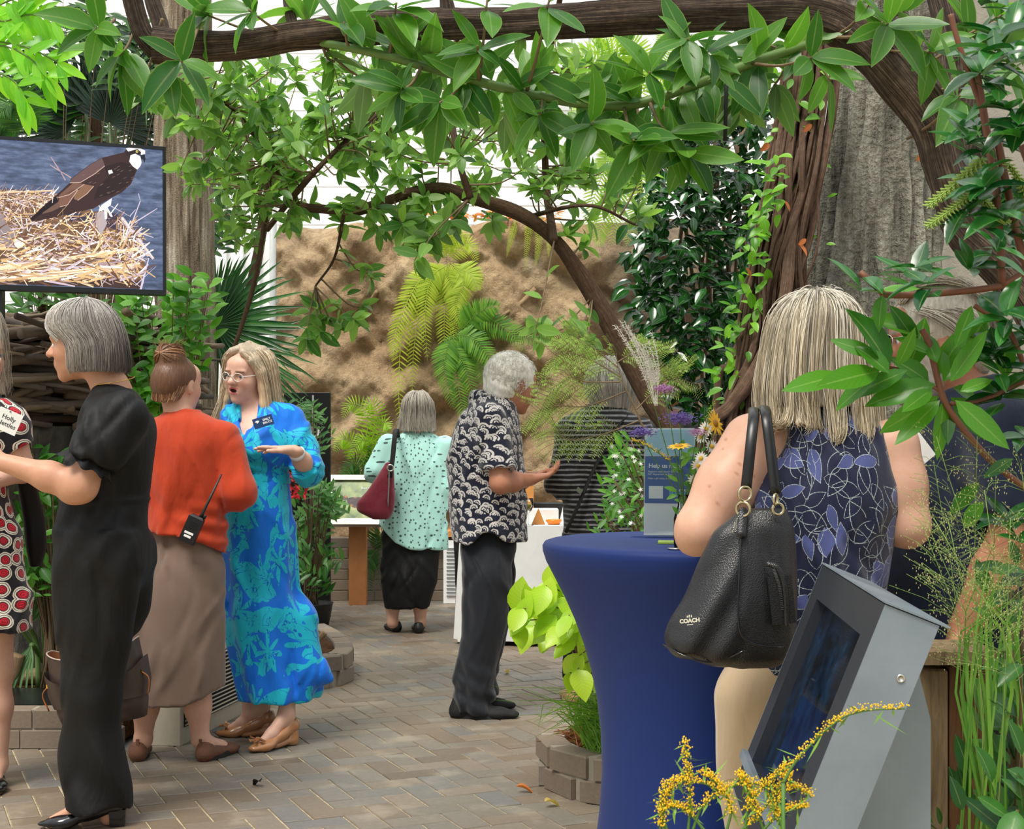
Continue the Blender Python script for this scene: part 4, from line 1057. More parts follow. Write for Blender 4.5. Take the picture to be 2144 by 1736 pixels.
    for h0, t0 in heels:
        s = shoe(e, h0, t0, m_tan, .035, .06, True, 'shoe', wedge=True, toe_w=.75, hgt=.05)
        d = unit(t0 - h0); c = h0 + (t0 - h0) * .86 + UP * .045; sd = np.cross(d, UP); b = MB()
        for k in (-1, 1):
            b.prism([c, c + sd * k * .034 + UP * .012 + d * .012, c + sd * k * .036 - UP * .004 - d * .014], UP, .006); b.prism([c - d * .004, c + sd * k * .026 + d * .026 + UP * .002, c + sd * k * .012 + d * .03 - UP * .002], UP, .004)
        b.box(c + UP * .006, (.014, .02, .014)); b.build('bow', m_tan, s, smooth=False)
    return e
woman_blue()
# ------------------------------------------------------------------ woman in mint blouse
def woman_mint():
    Z = 9.4; q = lambda x, y, d=0.0: P(x, y, Z + d)
    e = empty('person', (P(855, 1325, Z)[0], Z, 0), 'woman in dotted mint blouse and long black skirt, back turned', 'person')
    hd = Head(q(876, 868, .02), 4, 0, 0, .98)
    tor = [(900, 856, 896, .01, .05), (912, 832, 922, .01, .08), (930, 810, 936, .01, .1), (970, 802, 940, 0, .12), (1020, 800, 938, 0, .125), (1080, 796, 938, 0, .13), (1152, 794, 938, 0, .14)]
    ski = [(1080, 803, 930, 0, .09), (1150, 800, 923, 0, .115), (1210, 801, 914, 0, .15), (1272, 807, 900, 0, .14)]
    pr = hd.prims() + [rc(hd.p(0, -.02, -.05), q(876, 915), .05, .06, .03), loft(tor[:6], Z, .04, -.035), loft(ski, Z, .04, -.03)]
    for x, f0, f1 in ((822, (833, -.02), (806, .2)), (880, (878, -.08), (872, .15))):
        an = q(x, 1304, -.02); pr += chain([q(x + 4, 1200), q(x, 1270, -.02), an], [.06, .047, .034], .02)
        h0 = np.array([q(f0[0], 0)[0], Z + f0[1], 0]); t0 = np.array([q(f1[0], 0)[0], Z + f1[1], 0]); t0 = h0 + unit(t0 - h0) * .23
        pr += foot_prims(an, h0, t0); shoe(e, h0, t0, plain('black_leather_flat', rgb(18, 18, 20), .45, noise=0), .036, 0, True, 'shoe', hgt=.07, h=.006)
    aL = [q(812, 930), q(786, 990, -.02), q(800, 1010, .2)]; aR = [q(932, 932), q(934, 1020, .0), q(915, 1020, .24)]
    for a, sd in ((aL, 1), (aR, -1)): pr += chain(a, [.048, .04, .027], .03) + hand(a[2], a[2] - a[1], (0, 0, -1), sd, .95, 25)
    body(e, pr, SK_FAIR, .008, [(hd, {})])
    hem = lambda x, y, z: q(0, 1150)[2] + .16 * np.clip((q(880, 0)[0] - x) / .26, 0, 1) ** 2 - z
    tp = [loft(tor, Z, .03, .004, cut=hem, fold=lambda th, z: .02 * np.sin(15 * th) * np.clip((q(0, 945)[2] - z) / .3, 0, 1) * np.clip(-np.sin(th), 0, 1))]
    for a in (aL, aR): tp += chain([a[0], a[1], a[1] * .3 + a[2] * .7], [.066, .062, .042], .04)
    wb = wobble(55, 22, .004)
    cloth('blouse', e, tp, fabric('mint_dotted_viscose', print_dots, .75, crease=.35), .008, wb, R=.17)
    cloth('skirt', e, [loft(ski, Z, .02, 0)], m_blackcloth, .008)
    rows = [(820, 866, 884, 0, .03), (826, 853, 897, 0, .085), (842, 843, 906, .0, .11), (865, 841, 907, 0, .095), (885, 839, 910, 0, .1), (906, 838, 914, 0, .1)]
    gs = loft_guides(rows, Z, np.linspace(-3.4, .3, 24)); pa = guide_strands(gs, 600, .006, 11, 61, .006, 6, clump=18)
    hair_obj(e, [loft(rows, Z, .01, -.008, fold=lambda th, z: .04 * np.sin(22 * th + 6 * z), cut=plane_cut(hd.p(0, .03, 0), hd.R @ np.array([0, 1.0, 0])))], [(pa, .0022, mixcols(len(pa), (.56, .51, .43), (.36, .33, .28), 6))], .008, (.42, .38, .32))
woman_mint()
# ------------------------------------------------------------------ man with white curly hair
m_navytr = fabric('dark_navy_trouser', rgb(22, 25, 32), 0.7, crease=.3, cscale=6)
def man_waves():
    Z = 6.62; q = lambda x, y, d=0.0: P(x, y, Z + d)
    e = empty('person', (P(1005, 1495, Z)[0], Z, 0), 'man with curly white hair in navy wave print shirt and dark trousers reaching forward', 'person')
    hd = Head(q(1072, 805, .0), -62, -14, 4, 1.06)
    tor = [(828, 1010, 1062, 0, .06), (842, 988, 1075, 0, .12), (870, 966, 1084, .02, .17), (910, 952, 1088, .02, .19), (960, 942, 1092, .02, .19), (1010, 940, 1098, .02, .185), (1060, 942, 1102, .02, .18), (1100, 945, 1101, .02, .18), (1144, 947, 1100, .02, .18)]
    pr = hd.prims(nose=1.3) + [rc(hd.p(0, -.03, -.055), q(1036, 850), .056, .062, .03), loft(tor[:7], Z, .04, -.035)]
    sN, eN, wN = q(1028, 878, -.16), q(1048, 1012, -.2), q(1112, 1004, .02)
    sF, eF, wF = q(1040, 880, .2), q(1072, 1010, .22), q(1112, 1000, .14)
    for a, b_, c, sd in ((sN, eN, wN, 1), (sF, eF, wF, -1)):
        pr += chain([a, b_], [.05, .042], .03) + chain([b_, b_ * .6 + c * .4, c], [.046, .044, .03], .03) + hand(c, (1, .1, .25), (0, 0, 1), sd, 1.05, 35)
    lg = lambda o: [loft([(1090, 968, 1074, dd * .3, .06), (1150, 966, 1080, dd * .7, .085), (1200, 972, 1078 - k, dd, .095), (1300, 968 - k, 1062 - k, dd, .085), (1400, 958 - k, 1040 - k, dd, .075), (1440, 953 - k, 1032 - k, dd, .078), (yb, 950 - k, 1034 - k, dd, .082)], Z, .03, o) for dd, k, yb in ((-.07, 0, 1484), (.12, -6, 1464))]
    pr += lg(-.03)
    hs = []
    for dd, x0, x1 in ((-.08, 946, 1080), (.14, 952, 1072)):
        h0 = np.array([q(x0, 0)[0], Z + dd, 0]); t0 = np.array([q(x1, 0)[0], Z + dd - .01, 0]); hs.append((h0, t0)); pr += foot_prims(h0 + [.07, 0, .1], h0, t0)
    body(e, pr, SK_RED, .0065, [(hd, dict(lips=(.4, .15, .12)))])
    hd.eyes(e); hd.glasses(e, m_steel, .0012)
    hem = lambda x, y, z: q(0, 1134)[2] + .055 * np.cos((x - q(1025, 0)[0]) * 15) ** 2 * (np.abs(x - q(1025, 0)[0]) < .11) - z
    tp = [loft(tor, Z, .03, .008, cut=hem)]
    cN = plane_cut(q(1046, 982, -.2), unit(eN - sN))
    tp += [rc(sN, eN, .072, .08, .05, cut=cN), rc(sF, eF, .07, .072, .05, cut=plane_cut(q(1066, 980, .2), unit(eF - sF)))]
    tp += [rc(q(1004, 838), q(1062, 850), .05, .05, .02), ]
    wb = wobble(71, 20, .005)
    m = fabric('navy_wave_print', print_waves, .8, crease=.3)
    cloth('shirt', e, tp, m, .006, wb, (q(1020, 0)[0], Z + .02), .19)
    b = MB(); rings = []
    c = q(1034, 838); ax = unit([.25, 0, 1]); u = unit(np.cross(ax, [0, 1, 0])); w = np.cross(ax, u)
    b.tube([c + ax * 0.0 + u * .072 * math.cos(a) + w * .072 * math.sin(a) - ax * .012 * math.cos(a) for a in np.linspace(0.5, 2 * math.pi - .5, 26)], .012, 6, flat=2.2); o = b.build('collar', m, e); set_attr(o.data, 'puv', cylcoord(np.concatenate(b.v), c[0], c[1], .19))
    cloth('trousers', e, lg(0.0), m_navytr, .0065, lambda x, y, z: wobble(75, 18, .004)(x, y, z) + .006 * np.sin(z * 70 + x * 30) * np.clip((.3 - z) / .2, 0, 1))
    m_sn = plain('black_canvas', rgb(16, 16, 18), .8, noise=.1)
    for h0, t0 in hs: shoe(e, h0, t0, m_sn, .044, 0, False, 'shoe', sole=plain('black_rubber', None), hgt=.085, toe_w=.85)
    cur = []; R2 = np.random.default_rng(3)
    for k in range(1500):
        v = unit(R2.normal(size=3)); v[1] = -abs(v[1]) if R2.uniform() < .62 else v[1]
        if v[1] > .55 and v[2] < .45: continue
        if v[2] < -.62: continue
        p0 = np.array([0, -.016, .03]) + v * np.array([.088, .112, .102]); u_ = unit(np.cross(v, R2.normal(size=3))); w_ = np.cross(v, u_)
        t = np.linspace(0, 1, 9); a0 = R2.uniform(0, 6.28); rr = R2.uniform(.006, .011)
        cur.append([hd.p(*(p0 + v * (.014 * s) + (u_ * math.cos(a0 + 5 * s) + w_ * math.sin(a0 + 5 * s)) * rr)) for s in t])
    cur = np.array(cur); wb2 = wobble(99, 150, .006, 10)
    sh_ = [hd.e((0, -.02, .034), (.09, .115, .104), .02), hd.e((0, -.06, -.03), (.075, .06, .06), .03), ell(hd.p(0, .115, -.045), (.1, .09, .095), hd.R, .012, 'sub'), hd.e((.085, .012, -.012), (.03, .03, .036), .01, 'sub'), hd.e((-.085, .012, -.012), (.03, .03, .036), .01, 'sub')]
    hair_obj(e, sh_, [(cur, .0015, mixcols(len(cur), (.97, .95, .9), (.84, .8, .73), 8))], .005, (.92, .89, .83), wb2)
man_waves()
# ------------------------------------------------------------------ person in striped jumper
def person_striped():
    Z = 6.9; q = lambda x, y, d=0.0: P(x, y, Z + d)
    e = empty('person', (P(1240, 1475, Z)[0], Z, 0), 'grey-haired person in black and grey striped jumper with thin crossbody strap', 'person')
    hd = Head(q(1278, 815, .03), -22, -10, 10, 1.0)
    tor = [(848, 1232, 1296, .02, .06), (862, 1208, 1322, .02, .09), (890, 1184, 1345, .02, .12), (940, 1176, 1352, .02, .135), (1000, 1178, 1350, .02, .14), (1060, 1180, 1346, .02, .145), (1150, 1182, 1342, .02, .15)]
    pr = hd.prims() + [rc(hd.p(0, -.02, -.05), q(1264, 862, .02), .052, .06, .03), loft(tor, Z, .04, -.025)]
    aL = [q(1196, 900), q(1170, 1012, -.03), q(1185, 1010, .2)]; aR = [q(1338, 900), q(1348, 1015, -.02), q(1330, 1010, .22)]
    for a, sd in ((aL, 1), (aR, -1)): pr += chain(a, [.05, .042, .028], .03) + hand(a[2], a[2] - a[1], (0, 0, 1), sd, .95, 30)
    lg = lambda o: [loft([(1120, 1185 + i * 70, 1268 + i * 70, .02, .12), (1250, 1184 + i * 66, 1262 + i * 70, .02, .1), (1420, 1178 + i * 62, 1245 + i * 62, .02, .08)], Z, .03, o) for i in (0, 1)]
    pr += lg(-.03)
    for i in (0, 1):
        an = q(1206 + i * 64, 1450, .02); pr += [rc(q(1208 + i * 64, 1400, .02), an, .038, .033, .02)]
        h0 = np.array([q(1200 + i * 62, 0)[0], Z - .05, 0]); t0 = h0 + np.array([-.02 + .04 * i, .23, 0]); pr += foot_prims(an, h0, t0)
        shoe(e, h0, t0, plain('tan_suede', rgb(190, 146, 112), .8), .038, 0, True, 'shoe', sole=plain('pale_sole', rgb(206, 196, 180), .7), hgt=.07, h=.006)
    body(e, pr, SK_FAIR, .007, [(hd, {})])
    m = fabric('grey_black_stripe', print_stripes, .8, crease=.3)
    tp = [loft(tor, Z, .03, .004)]
    for a in (aL, aR): tp += chain([a[0], a[1], a[1] * .25 + a[2] * .75], [.066, .062, .045], .04)
    wb = wobble(15, 20, .005)
    o = cloth('jumper', e, tp, m, .007, wb, R=.17)
    cloth('trousers', e, lg(0), m_blackcloth, .008)
    b = MB(); b.tube(catmull([q(1312, 868, -.05), q(1285, 905, -.115), q(1240, 990, -.135), q(1210, 1060, -.14), q(1184, 1115, -.12)], 18), .012, 6, flat=.22); st = b.build('bag_strap', plain('black_webbing', rgb(14, 14, 16), .7), e)
    b = MB(); b.box(q(1213, 1027, -.15), (.03, .008, .022), rotm('Y', 35)); b.build('buckle', m_steel, st, smooth=False)
    rows = [(748, 1268, 1288, .02, .03), (757, 1248, 1306, .02, .085), (778, 1234, 1322, .02, .11), (805, 1228, 1332, .02, .115), (830, 1236, 1330, .03, .098), (858, 1252, 1318, .02, .07)]
    gs = loft_guides(rows, Z, np.linspace(-3.5, .4, 24)); pa = guide_strands(gs, 560, .006, 11, 63, .004, 7, clump=20)
    def shade(V): f = np.clip((q(0, 770)[2] - V[:, 2:3]) / .15, 0, 1); return np.array([.7, .68, .65]) * (1 - f) + np.array([.4, .37, .34]) * f
    cols = mixcols(len(pa), (.7, .68, .65), (.4, .38, .35), 6)
    hair_obj(e, [loft(rows, Z, .01, -.006, fold=lambda th, z: .03 * np.sin(22 * th + 6 * z), cut=plane_cut(hd.p(0, .03, 0), hd.R @ np.array([0, 1.0, 0])))], [(pa, .0016, cols)], .007, shade=shade)
person_striped()
# ------------------------------------------------------------------ blonde woman at the blue table
m_leafprint = fabric('navy_leaf_print', print_leaves, .7, crease=.2)
m_khaki = fabric('khaki_twill', rgb(176, 154, 124), .8, crease=.35, cscale=8)
def woman_blonde():
    Z = 3.33; q = lambda x, y, d=0.0: P(x, y, Z + d)
    e = empty('person', (P(1690, 2000, Z)[0], Z, 0), 'blonde woman in navy leaf print sleeveless top and khaki trousers leaning on blue table', 'person')
    hd = Head(q(1712, 745, .03), 6, 0, 3, 1.03)
    tor = [(846, 1672, 1768, .02, .06), (862, 1630, 1800, .02, .085), (885, 1606, 1850, .02, .1), (930, 1606, 1872, .02, .115), (980, 1588, 1882, .01, .125), (1050, 1562, 1880, 0, .135), (1150, 1556, 1862, 0, .14), (1250, 1556, 1845, 0, .145), (1330, 1548, 1842, 0, .15), (1392, 1540, 1840, 0, .155)]
    pr = hd.prims() + [rc(hd.p(0, -.025, -.05), q(1716, 868, .02), .056, .066, .03), loft(tor, Z, .05, -.022)]
    sL, eL, wL = q(1574, 926, .0), q(1464, 1110, -.05), q(1524, 1112, .29)
    pr += [rc(sL, sL * .5 + eL * .5, .068, .066, .05), rc(sL * .5 + eL * .5, eL, .066, .056, .03), rc(eL, q(1450, 1132, -.04), .044, .03, .03), rc(eL, eL * .6 + wL * .4, .046, .044, .02), rc(eL * .6 + wL * .4, wL, .044, .03, .03)]
    pr += hand(wL, (.8, .55, .0), (0, 0, -1), 1, .97, 8)
    sR, eR, wR = q(1868, 935, .0), q(1900, 1100, -.02), q(1830, 1080, .26)
    pr += [rc(sR, sR * .5 + eR * .5, .064, .056, .05), rc(sR * .5 + eR * .5, eR, .056, .048, .04), rc(eR, wR, .048, .03, .03)] + hand(wR, (-.6, .7, .2), (0, -.3, 1), -1, .97, 30)
    lg = lambda o: [loft([(1330, 1575 + i * 110, 1710 + i * 110, 0, .12), (1385, 1530 + i * 140, 1700 + i * 140, 0, .135), (1440, 1492 + i * 165, 1690 + i * 165, 0, .14), (1600, 1504 + i * 170, 1670 + i * 165, 0, .115), (1800, 1530 + i * 170, 1660 + i * 160, 0, .09), (1960, 1540 + i * 170, 1650 + i * 160, 0, .085)], Z, .04, o) for i in (0, 1)]
    pr += lg(-.035)
    for i in (0, 1):
        an = q(1596 + i * 160, 1950); h0 = np.array([an[0], Z - .05, 0]); t0 = h0 + np.array([-.03 + .06 * i, .24, 0]); pr += [rc(an + [0, 0, .1], an, .04, .034)] + foot_prims(an, h0, t0)
        shoe(e, h0, t0, plain('black_leather_flat', None), .037, 0, True, 'shoe', h=.006)
    def freck(V, col):
        r = np.random.default_rng(2)
        for _ in range(26):
            c = q(r.uniform(1420, 1600), r.uniform(880, 1150), -.05); d = np.linalg.norm(V[:, [0, 2]] - c[[0, 2]], axis=1); col[(d < .0022), :3] = (.42, .21, .13)
        return col
    body(e, pr, (.6, .35, .25), .0055, [(hd, {})], extra=freck)
    tp = [loft(tor, Z, .03, .004), ell(sL + np.array([.005, 0, .03]), (.075, .17, .085), rotm('Y', 12), .02, 'sub'), ell(sR + np.array([.026, 0, -.01]), (.05, .17, .11), rotm('Y', -4), .02, 'sub')]
    wb = wobble(81, 18, .004)
    cloth('top', e, tp, m_leafprint, .0055, wb, (q(1720, 0)[0], Z), .17)
    cloth('trousers', e, lg(0), m_khaki, .008, wobble(82, 20, .004), cr=(26, .005))
    rows = [(612, 1698, 1724, .03, .025), (615, 1684, 1740, .03, .055), (622, 1664, 1760, .03, .08), (634, 1644, 1782, .03, .1), (655, 1624, 1800, .02, .112), (685, 1612, 1808, .02, .118), (730, 1604, 1812, .02, .118), (780, 1594, 1820, .02, .12), (820, 1592, 1828, .02, .118), (848, 1592, 1832, .02, .112), (862, 1600, 1830, .02, .105)]
    phs = np.linspace(-3.55, .4, 44)
    gs = loft_guides(rows, Z, phs, .0, 2.3, 10)
    G2 = []
    for g, ph in zip(gs, phs):
        left = math.cos(ph) < -.35; out = np.array([math.cos(ph), math.sin(ph), 0]); e0 = g[-1]
        ln = .02 + .02 * max(0, math.cos(ph + .6))
        tail = [e0 + out * .006 + [0, 0, -ln], e0 + out * (.02 if left else .004) + [0, 0, -ln - (.012 if left else .02)], e0 + out * (.034 if left else .0) + [0, 0, -ln - (.008 if left else .04)]]
        G2.append(list(g[::2]) + tail)
    pa = guide_strands(G2, 3000, .004, 17, 91, .002, 6, .14, clump=40, camp=3.4, conv=.45, gw=.009)
    pb = guide_strands(G2, 160, .011, 17, 92, .008, 5, .2)
    pf = guide_strands([[q(x, 618, .03), q(x + dx * .6, 606, .02), q(x + dx * 1.8, 612, .0)] for x, dx in ((1690, -14), (1705, -8), (1722, 8), (1738, 16))], 40, .006, 10, 93)
    cols = mixcols(len(pa), (.6, .52, .37), (.3, .27, .22), 5, (.78, .71, .57)); f = np.clip((pa[:, 6, 0] - q(1650, 0)[0]) / .1, 0, 1)[:, None]
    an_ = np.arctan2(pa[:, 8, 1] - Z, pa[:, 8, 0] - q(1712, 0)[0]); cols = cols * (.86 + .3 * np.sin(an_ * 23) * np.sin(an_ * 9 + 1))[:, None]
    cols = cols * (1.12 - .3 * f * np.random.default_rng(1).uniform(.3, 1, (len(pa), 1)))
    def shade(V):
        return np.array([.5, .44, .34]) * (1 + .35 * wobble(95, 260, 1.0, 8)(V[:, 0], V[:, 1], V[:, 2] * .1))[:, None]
    cutp = plane_cut(hd.p(0, .04, 0), hd.R @ np.array([0, 1.0, 0]))
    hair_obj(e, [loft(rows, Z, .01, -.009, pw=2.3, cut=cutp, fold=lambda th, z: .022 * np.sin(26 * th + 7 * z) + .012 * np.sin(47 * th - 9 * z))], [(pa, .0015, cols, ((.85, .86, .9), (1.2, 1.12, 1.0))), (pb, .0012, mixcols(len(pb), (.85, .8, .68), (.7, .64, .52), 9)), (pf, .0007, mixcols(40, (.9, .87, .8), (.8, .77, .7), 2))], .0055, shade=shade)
woman_blonde()
# ------------------------------------------------------------------ bearded man in navy polo, behind the leaves
def man_polo():
    Z = 3.62; q = lambda x, y, d=0.0: P(x, y, Z + d)
    e = empty('person', (P(2010, 1976, Z)[0], Z, 0), 'bearded man in navy polo shirt with glasses behind the leafy branch, beside blonde woman', 'person')
    hd = Head(q(1962, 712, .0), 82, -4, 4, 1.14)
    tor = [(800, 2000, 2100, .02, .08), (830, 1950, 2140, .02, .15), (870, 1920, 2170, .02, .2), (940, 1898, 2190, .02, .215), (1050, 1868, 2190, .02, .2), (1180, 1850, 2180, .02, .19), (1290, 1848, 2180, .02, .19), (1380, 1860, 2180, .02, .19)]
    pr = hd.prims(nose=1.3, jaw=1.08) + [rc(hd.p(0, -.03, -.055), q(2030, 850, .02), .066, .075, .03), loft(tor, Z, .05, -.025), hd.e((0, .06, -.105), (.055, .055, .04), .03)]
    sN, eN, wN = q(2105, 905, -.2), q(2128, 1120, -.24), q(2016, 1318, -.2)
    pr += chain([sN, eN], [.062, .054], .03) + chain([eN, eN * .6 + wN * .4, wN], [.058, .054, .036], .03) + hand(wN, (-.5, .1, -.8), (-1, .2, .3), 1, 1.1, 30)
    sF, eF, wF = q(2050, 900, .24), q(1990, 1110, .22), q(1880, 1130, .1)
    pr += chain([sF, eF, wF], [.06, .05, .034], .03) + hand(wF, (-1, 0, .2), (0, -1, 0), -1, 1.05, 30)
    lg = lambda o: [loft([(1340, 1880, 2160, dd, .12), (1500, 1900, 2130, dd, .11), (1750, 1930, 2090, dd, .09), (1950, 1940, 2080, dd, .09)], Z, .03, o) for dd in (-.1, .12)]
    pr += lg(-.03)
    for dd in (-.1, .12):
        h0 = np.array([q(2060, 0)[0], Z + dd, 0]); t0 = h0 + np.array([-.28, 0, 0]); pr += foot_prims(h0 + [-.07, 0, .1], h0, t0); shoe(e, h0, t0, plain('black_canvas', None), .043, 0, False, 'shoe', h=.007)
    body(e, pr, SK_RED, .0065, [(hd, dict(beard=(.5, .46, .4), brow=(.4, .35, .3)))])
    hd.eyes(e); hd.glasses(e, m_steel, .0012)
    m_polo = fabric('navy_pique', rgb(22, 34, 58), .7, crease=.25)
    tp = [loft(tor, Z, .03, .004), rc(sN, eN, .092, .1, .05, cut=plane_cut(q(2104, 1085, -.2), unit(eN - sN))), rc(sF, eF, .085, .085, .05)]
    tp += [rc(q(1990, 838, -.06), q(2090, 812, -.06), .03, .03, .02), rc(q(2090, 812, -.06), q(2090, 815, .1), .03, .03, .02)]
    cloth('polo_shirt', e, tp, m_polo, .0075, wobble(11, 18, .005))
    cloth('trousers', e, lg(0), m_blackcloth, .01)
    c = q(1916, 930, -.22); b = MB(); ux = unit([.75, .1, .6]); uy = unit([-.6, 0, .8]); b.box(c, (.05, .1, .003), np.stack([ux, uy, np.cross(ux, uy)], 1)); tg_ = b.build('name_tag', plain('white_card', rgb(236, 236, 232), .5), e, smooth=False)
    sh_ = [hd.e((0, -.02, .034), (.088, .114, .1), .02), hd.e((0, -.085, -.03), (.07, .035, .06), .03), ell(hd.p(0, .12, -.02), (.1, .085, .085), hd.R, .012, 'sub'), hd.e((.08, .01, -.012), (.03, .03, .036), .01, 'sub'), hd.e((0, .02, -.1), (.1, .08, .06), .012, 'sub')]
    G = [[hd.p(x, .075, .085), hd.p(x * 1.3, .03, .122), hd.p(x * 1.5, -.06, .11), hd.p(x * 1.5, -.12, .03), hd.p(x * 1.3, -.115, -.06)] for x in np.linspace(-.055, .055, 10)]
    G2 = [[hd.p(.075, .06 - .02 * i, .06), hd.p(.088, .02 - .03 * i, .04), hd.p(.084, -.04 - .02 * i, -.01), hd.p(.066, -.075 - .01 * i, -.06)] for i in range(4)]
    G3 = [[np.array([2 * hd.c[0] - 0, 0, 0]) * 0 + hd.p(-.075, .06 - .02 * i, .06), hd.p(-.088, .02 - .03 * i, .04), hd.p(-.084, -.04 - .02 * i, -.01), hd.p(-.066, -.075 - .01 * i, -.06)] for i in range(4)]
    pa = np.concatenate([guide_strands(G, 500, .006, 11, 5, .003), guide_strands(G2, 260, .006, 11, 6, .003), guide_strands(G3, 150, .006, 11, 7)])
    bd = []
    R2 = np.random.default_rng(8)
    for k in range(420):
        a = R2.uniform(-1.4, 1.4); z0 = R2.uniform(-.125, -.045); rr = .068 if z0 > -.09 else .06
        p0 = np.array([rr * math.sin(a), .035 + .066 * math.cos(a), z0]); d = unit([.4 * math.sin(a), .5 * math.cos(a), -.8]) * R2.uniform(.012, .028)
        if abs(z0 + .058) < .011 and abs(a) < .45: continue
        bd.append([hd.p(*(p0 + d * t + R2.normal(size=3) * .001)) for t in np.linspace(-.2, 1, 5)])
    bd = np.array(bd)
    hair_obj(e, sh_, [(pa, .0013, mixcols(len(pa), (.72, .66, .56), (.45, .4, .33), 3))], .006, (.55, .5, .42))
    hair_obj(e, [], [(bd, .0011, mixcols(len(bd), (.66, .6, .52), (.4, .35, .3), 4))], name='beard')
man_polo()
# ------------------------------------------------------------------ woman in spiral print dress at the left edge
def woman_spirals():
    Z = 5.25; q = lambda x, y, d=0.0: P(x, y, Z + d)
    e = empty('person', (P(-50, 1640, Z)[0], Z, 0), 'woman in black, red and white spiral print dress at the planter, wearing a name card', 'person')
    hd = Head(q(-48, 745, .0), -120, 0, 0, 1.0)
    tor = [(826, -90, -10, 0, .06), (842, -120, 20, 0, .09), (865, -135, 34, 0, .11), (920, -135, 26, 0, .12), (1000, -120, 8, 0, .115), (1050, -124, 16, 0, .12), (1120, -140, 36, 0, .14), (1220, -148, 50, 0, .15), (1316, -155, 60, 0, .16)]
    pr = hd.prims() + [rc(hd.p(0, -.02, -.05), q(-50, 850), .05, .06, .03), loft(tor, Z, .04, -.022)]
    sR, eR, wR = q(22, 885, .0), q(48, 985, .02), q(-20, 1010, -.14)
    sL, eL, wL = q(-118, 885, .0), q(-140, 1000, .02), q(-70, 1010, -.16)
    for a, b_, c, sd in ((sR, eR, wR, -1), (sL, eL, wL, 1)): pr += chain([a, b_, c], [.046, .042, .028], .03) + hand(c, c - b_, (0, 0, 1), sd, .95, 30)
    for x, dd in ((-88, 0), (-4, .0)):
        an = q(x, 1600, dd); pr += chain([q(x - 6, 1250), q(x - 4, 1400, dd), q(x, 1480, dd), an], [.075, .056, .05, .033], .03)
        h0 = np.array([an[0] - .04, Z + .06, 0]); t0 = h0 + np.array([.08, -.2, 0]); pr += foot_prims(an, h0, t0)
        shoe(e, h0, t0, m_patent, .037, .0, True, 'shoe', sole=plain('tan_sole', rgb(168, 122, 92), .6), hgt=.07)
    body(e, pr, SK_FAIR, .007, [(hd, dict(lips=(.45, .12, .12), brow=(.3, .2, .1)))])
    hd.eyes(e)
    tp = [loft(tor, Z, .03, .003), rc(sR + [0, 0, 0], eR, .066, .074, .04, cut=plane_cut(q(42, 938, .0), unit(eR - sR + np.array([0, 0, .06])))), rc(sL, eL, .066, .074, .04, cut=plane_cut(q(-130, 940), unit(eL - sL)))]
    cloth('dress', e, tp, fabric('spiral_print', print_spirals, .75, crease=.2), .006, wobble(35, 20, .004), None, .14)
    b = MB(); b.tube([wR + unit(eR - wR) * .03 + (np.array([0, .5, .87]) * math.cos(a) + np.array([.3, .8, -.5]) * math.sin(a)) * .034 for a in np.linspace(0, 2 * math.pi, 21)], .004, 6, cap=False); b.build('bracelet', m_steel, e)
    ux, uy = unit(q(46, 868, -.1) - q(5, 850, -.12)), None; ux = unit([.92, .12, -.42]); uy = unit([.36, 0, .93]); uy = unit(uy - ux * np.dot(ux, uy)); n = np.cross(ux, uy)
    c = q(16, 882, -.16); b = MB(); b.box(c, (.086, .078, .003), np.stack([ux, uy, n], 1)); bd = b.build('name_card', plain('white_card', None), e, smooth=False)
    lettering('card_name', 'Holly\nNettles', .023, c + n * .0018, ux, uy, plain('print_black', rgb(24, 24, 26), .6, noise=0), bd)
    b = MB(); b.tube([q(-10, 842, -.11), c + uy * .036], .007, 5, flat=.25); b.build('lanyard', plain('black_webbing', None), e)
    rows = [(640, -60, -36, 0, .02), (655, -95, -5, 0, .08), (700, -112, 8, 0, .11), (760, -115, 8, .02, .11), (830, -112, 10, .03, .1)]
    gs = loft_guides(rows, Z, np.linspace(-1.2, 3.6, 24)); pa = guide_strands(gs, 300, .007, 11, 3, .01, 8)
    hair_obj(e, [loft(rows, Z, .01, -.008, cut=plane_cut(hd.p(0, .03, 0), hd.R @ np.array([0, 1.0, 0])))], [(pa, .0016, mixcols(len(pa), (.55, .5, .42), (.4, .35, .28), 2))], .007, (.42, .36, .28))
woman_spirals()
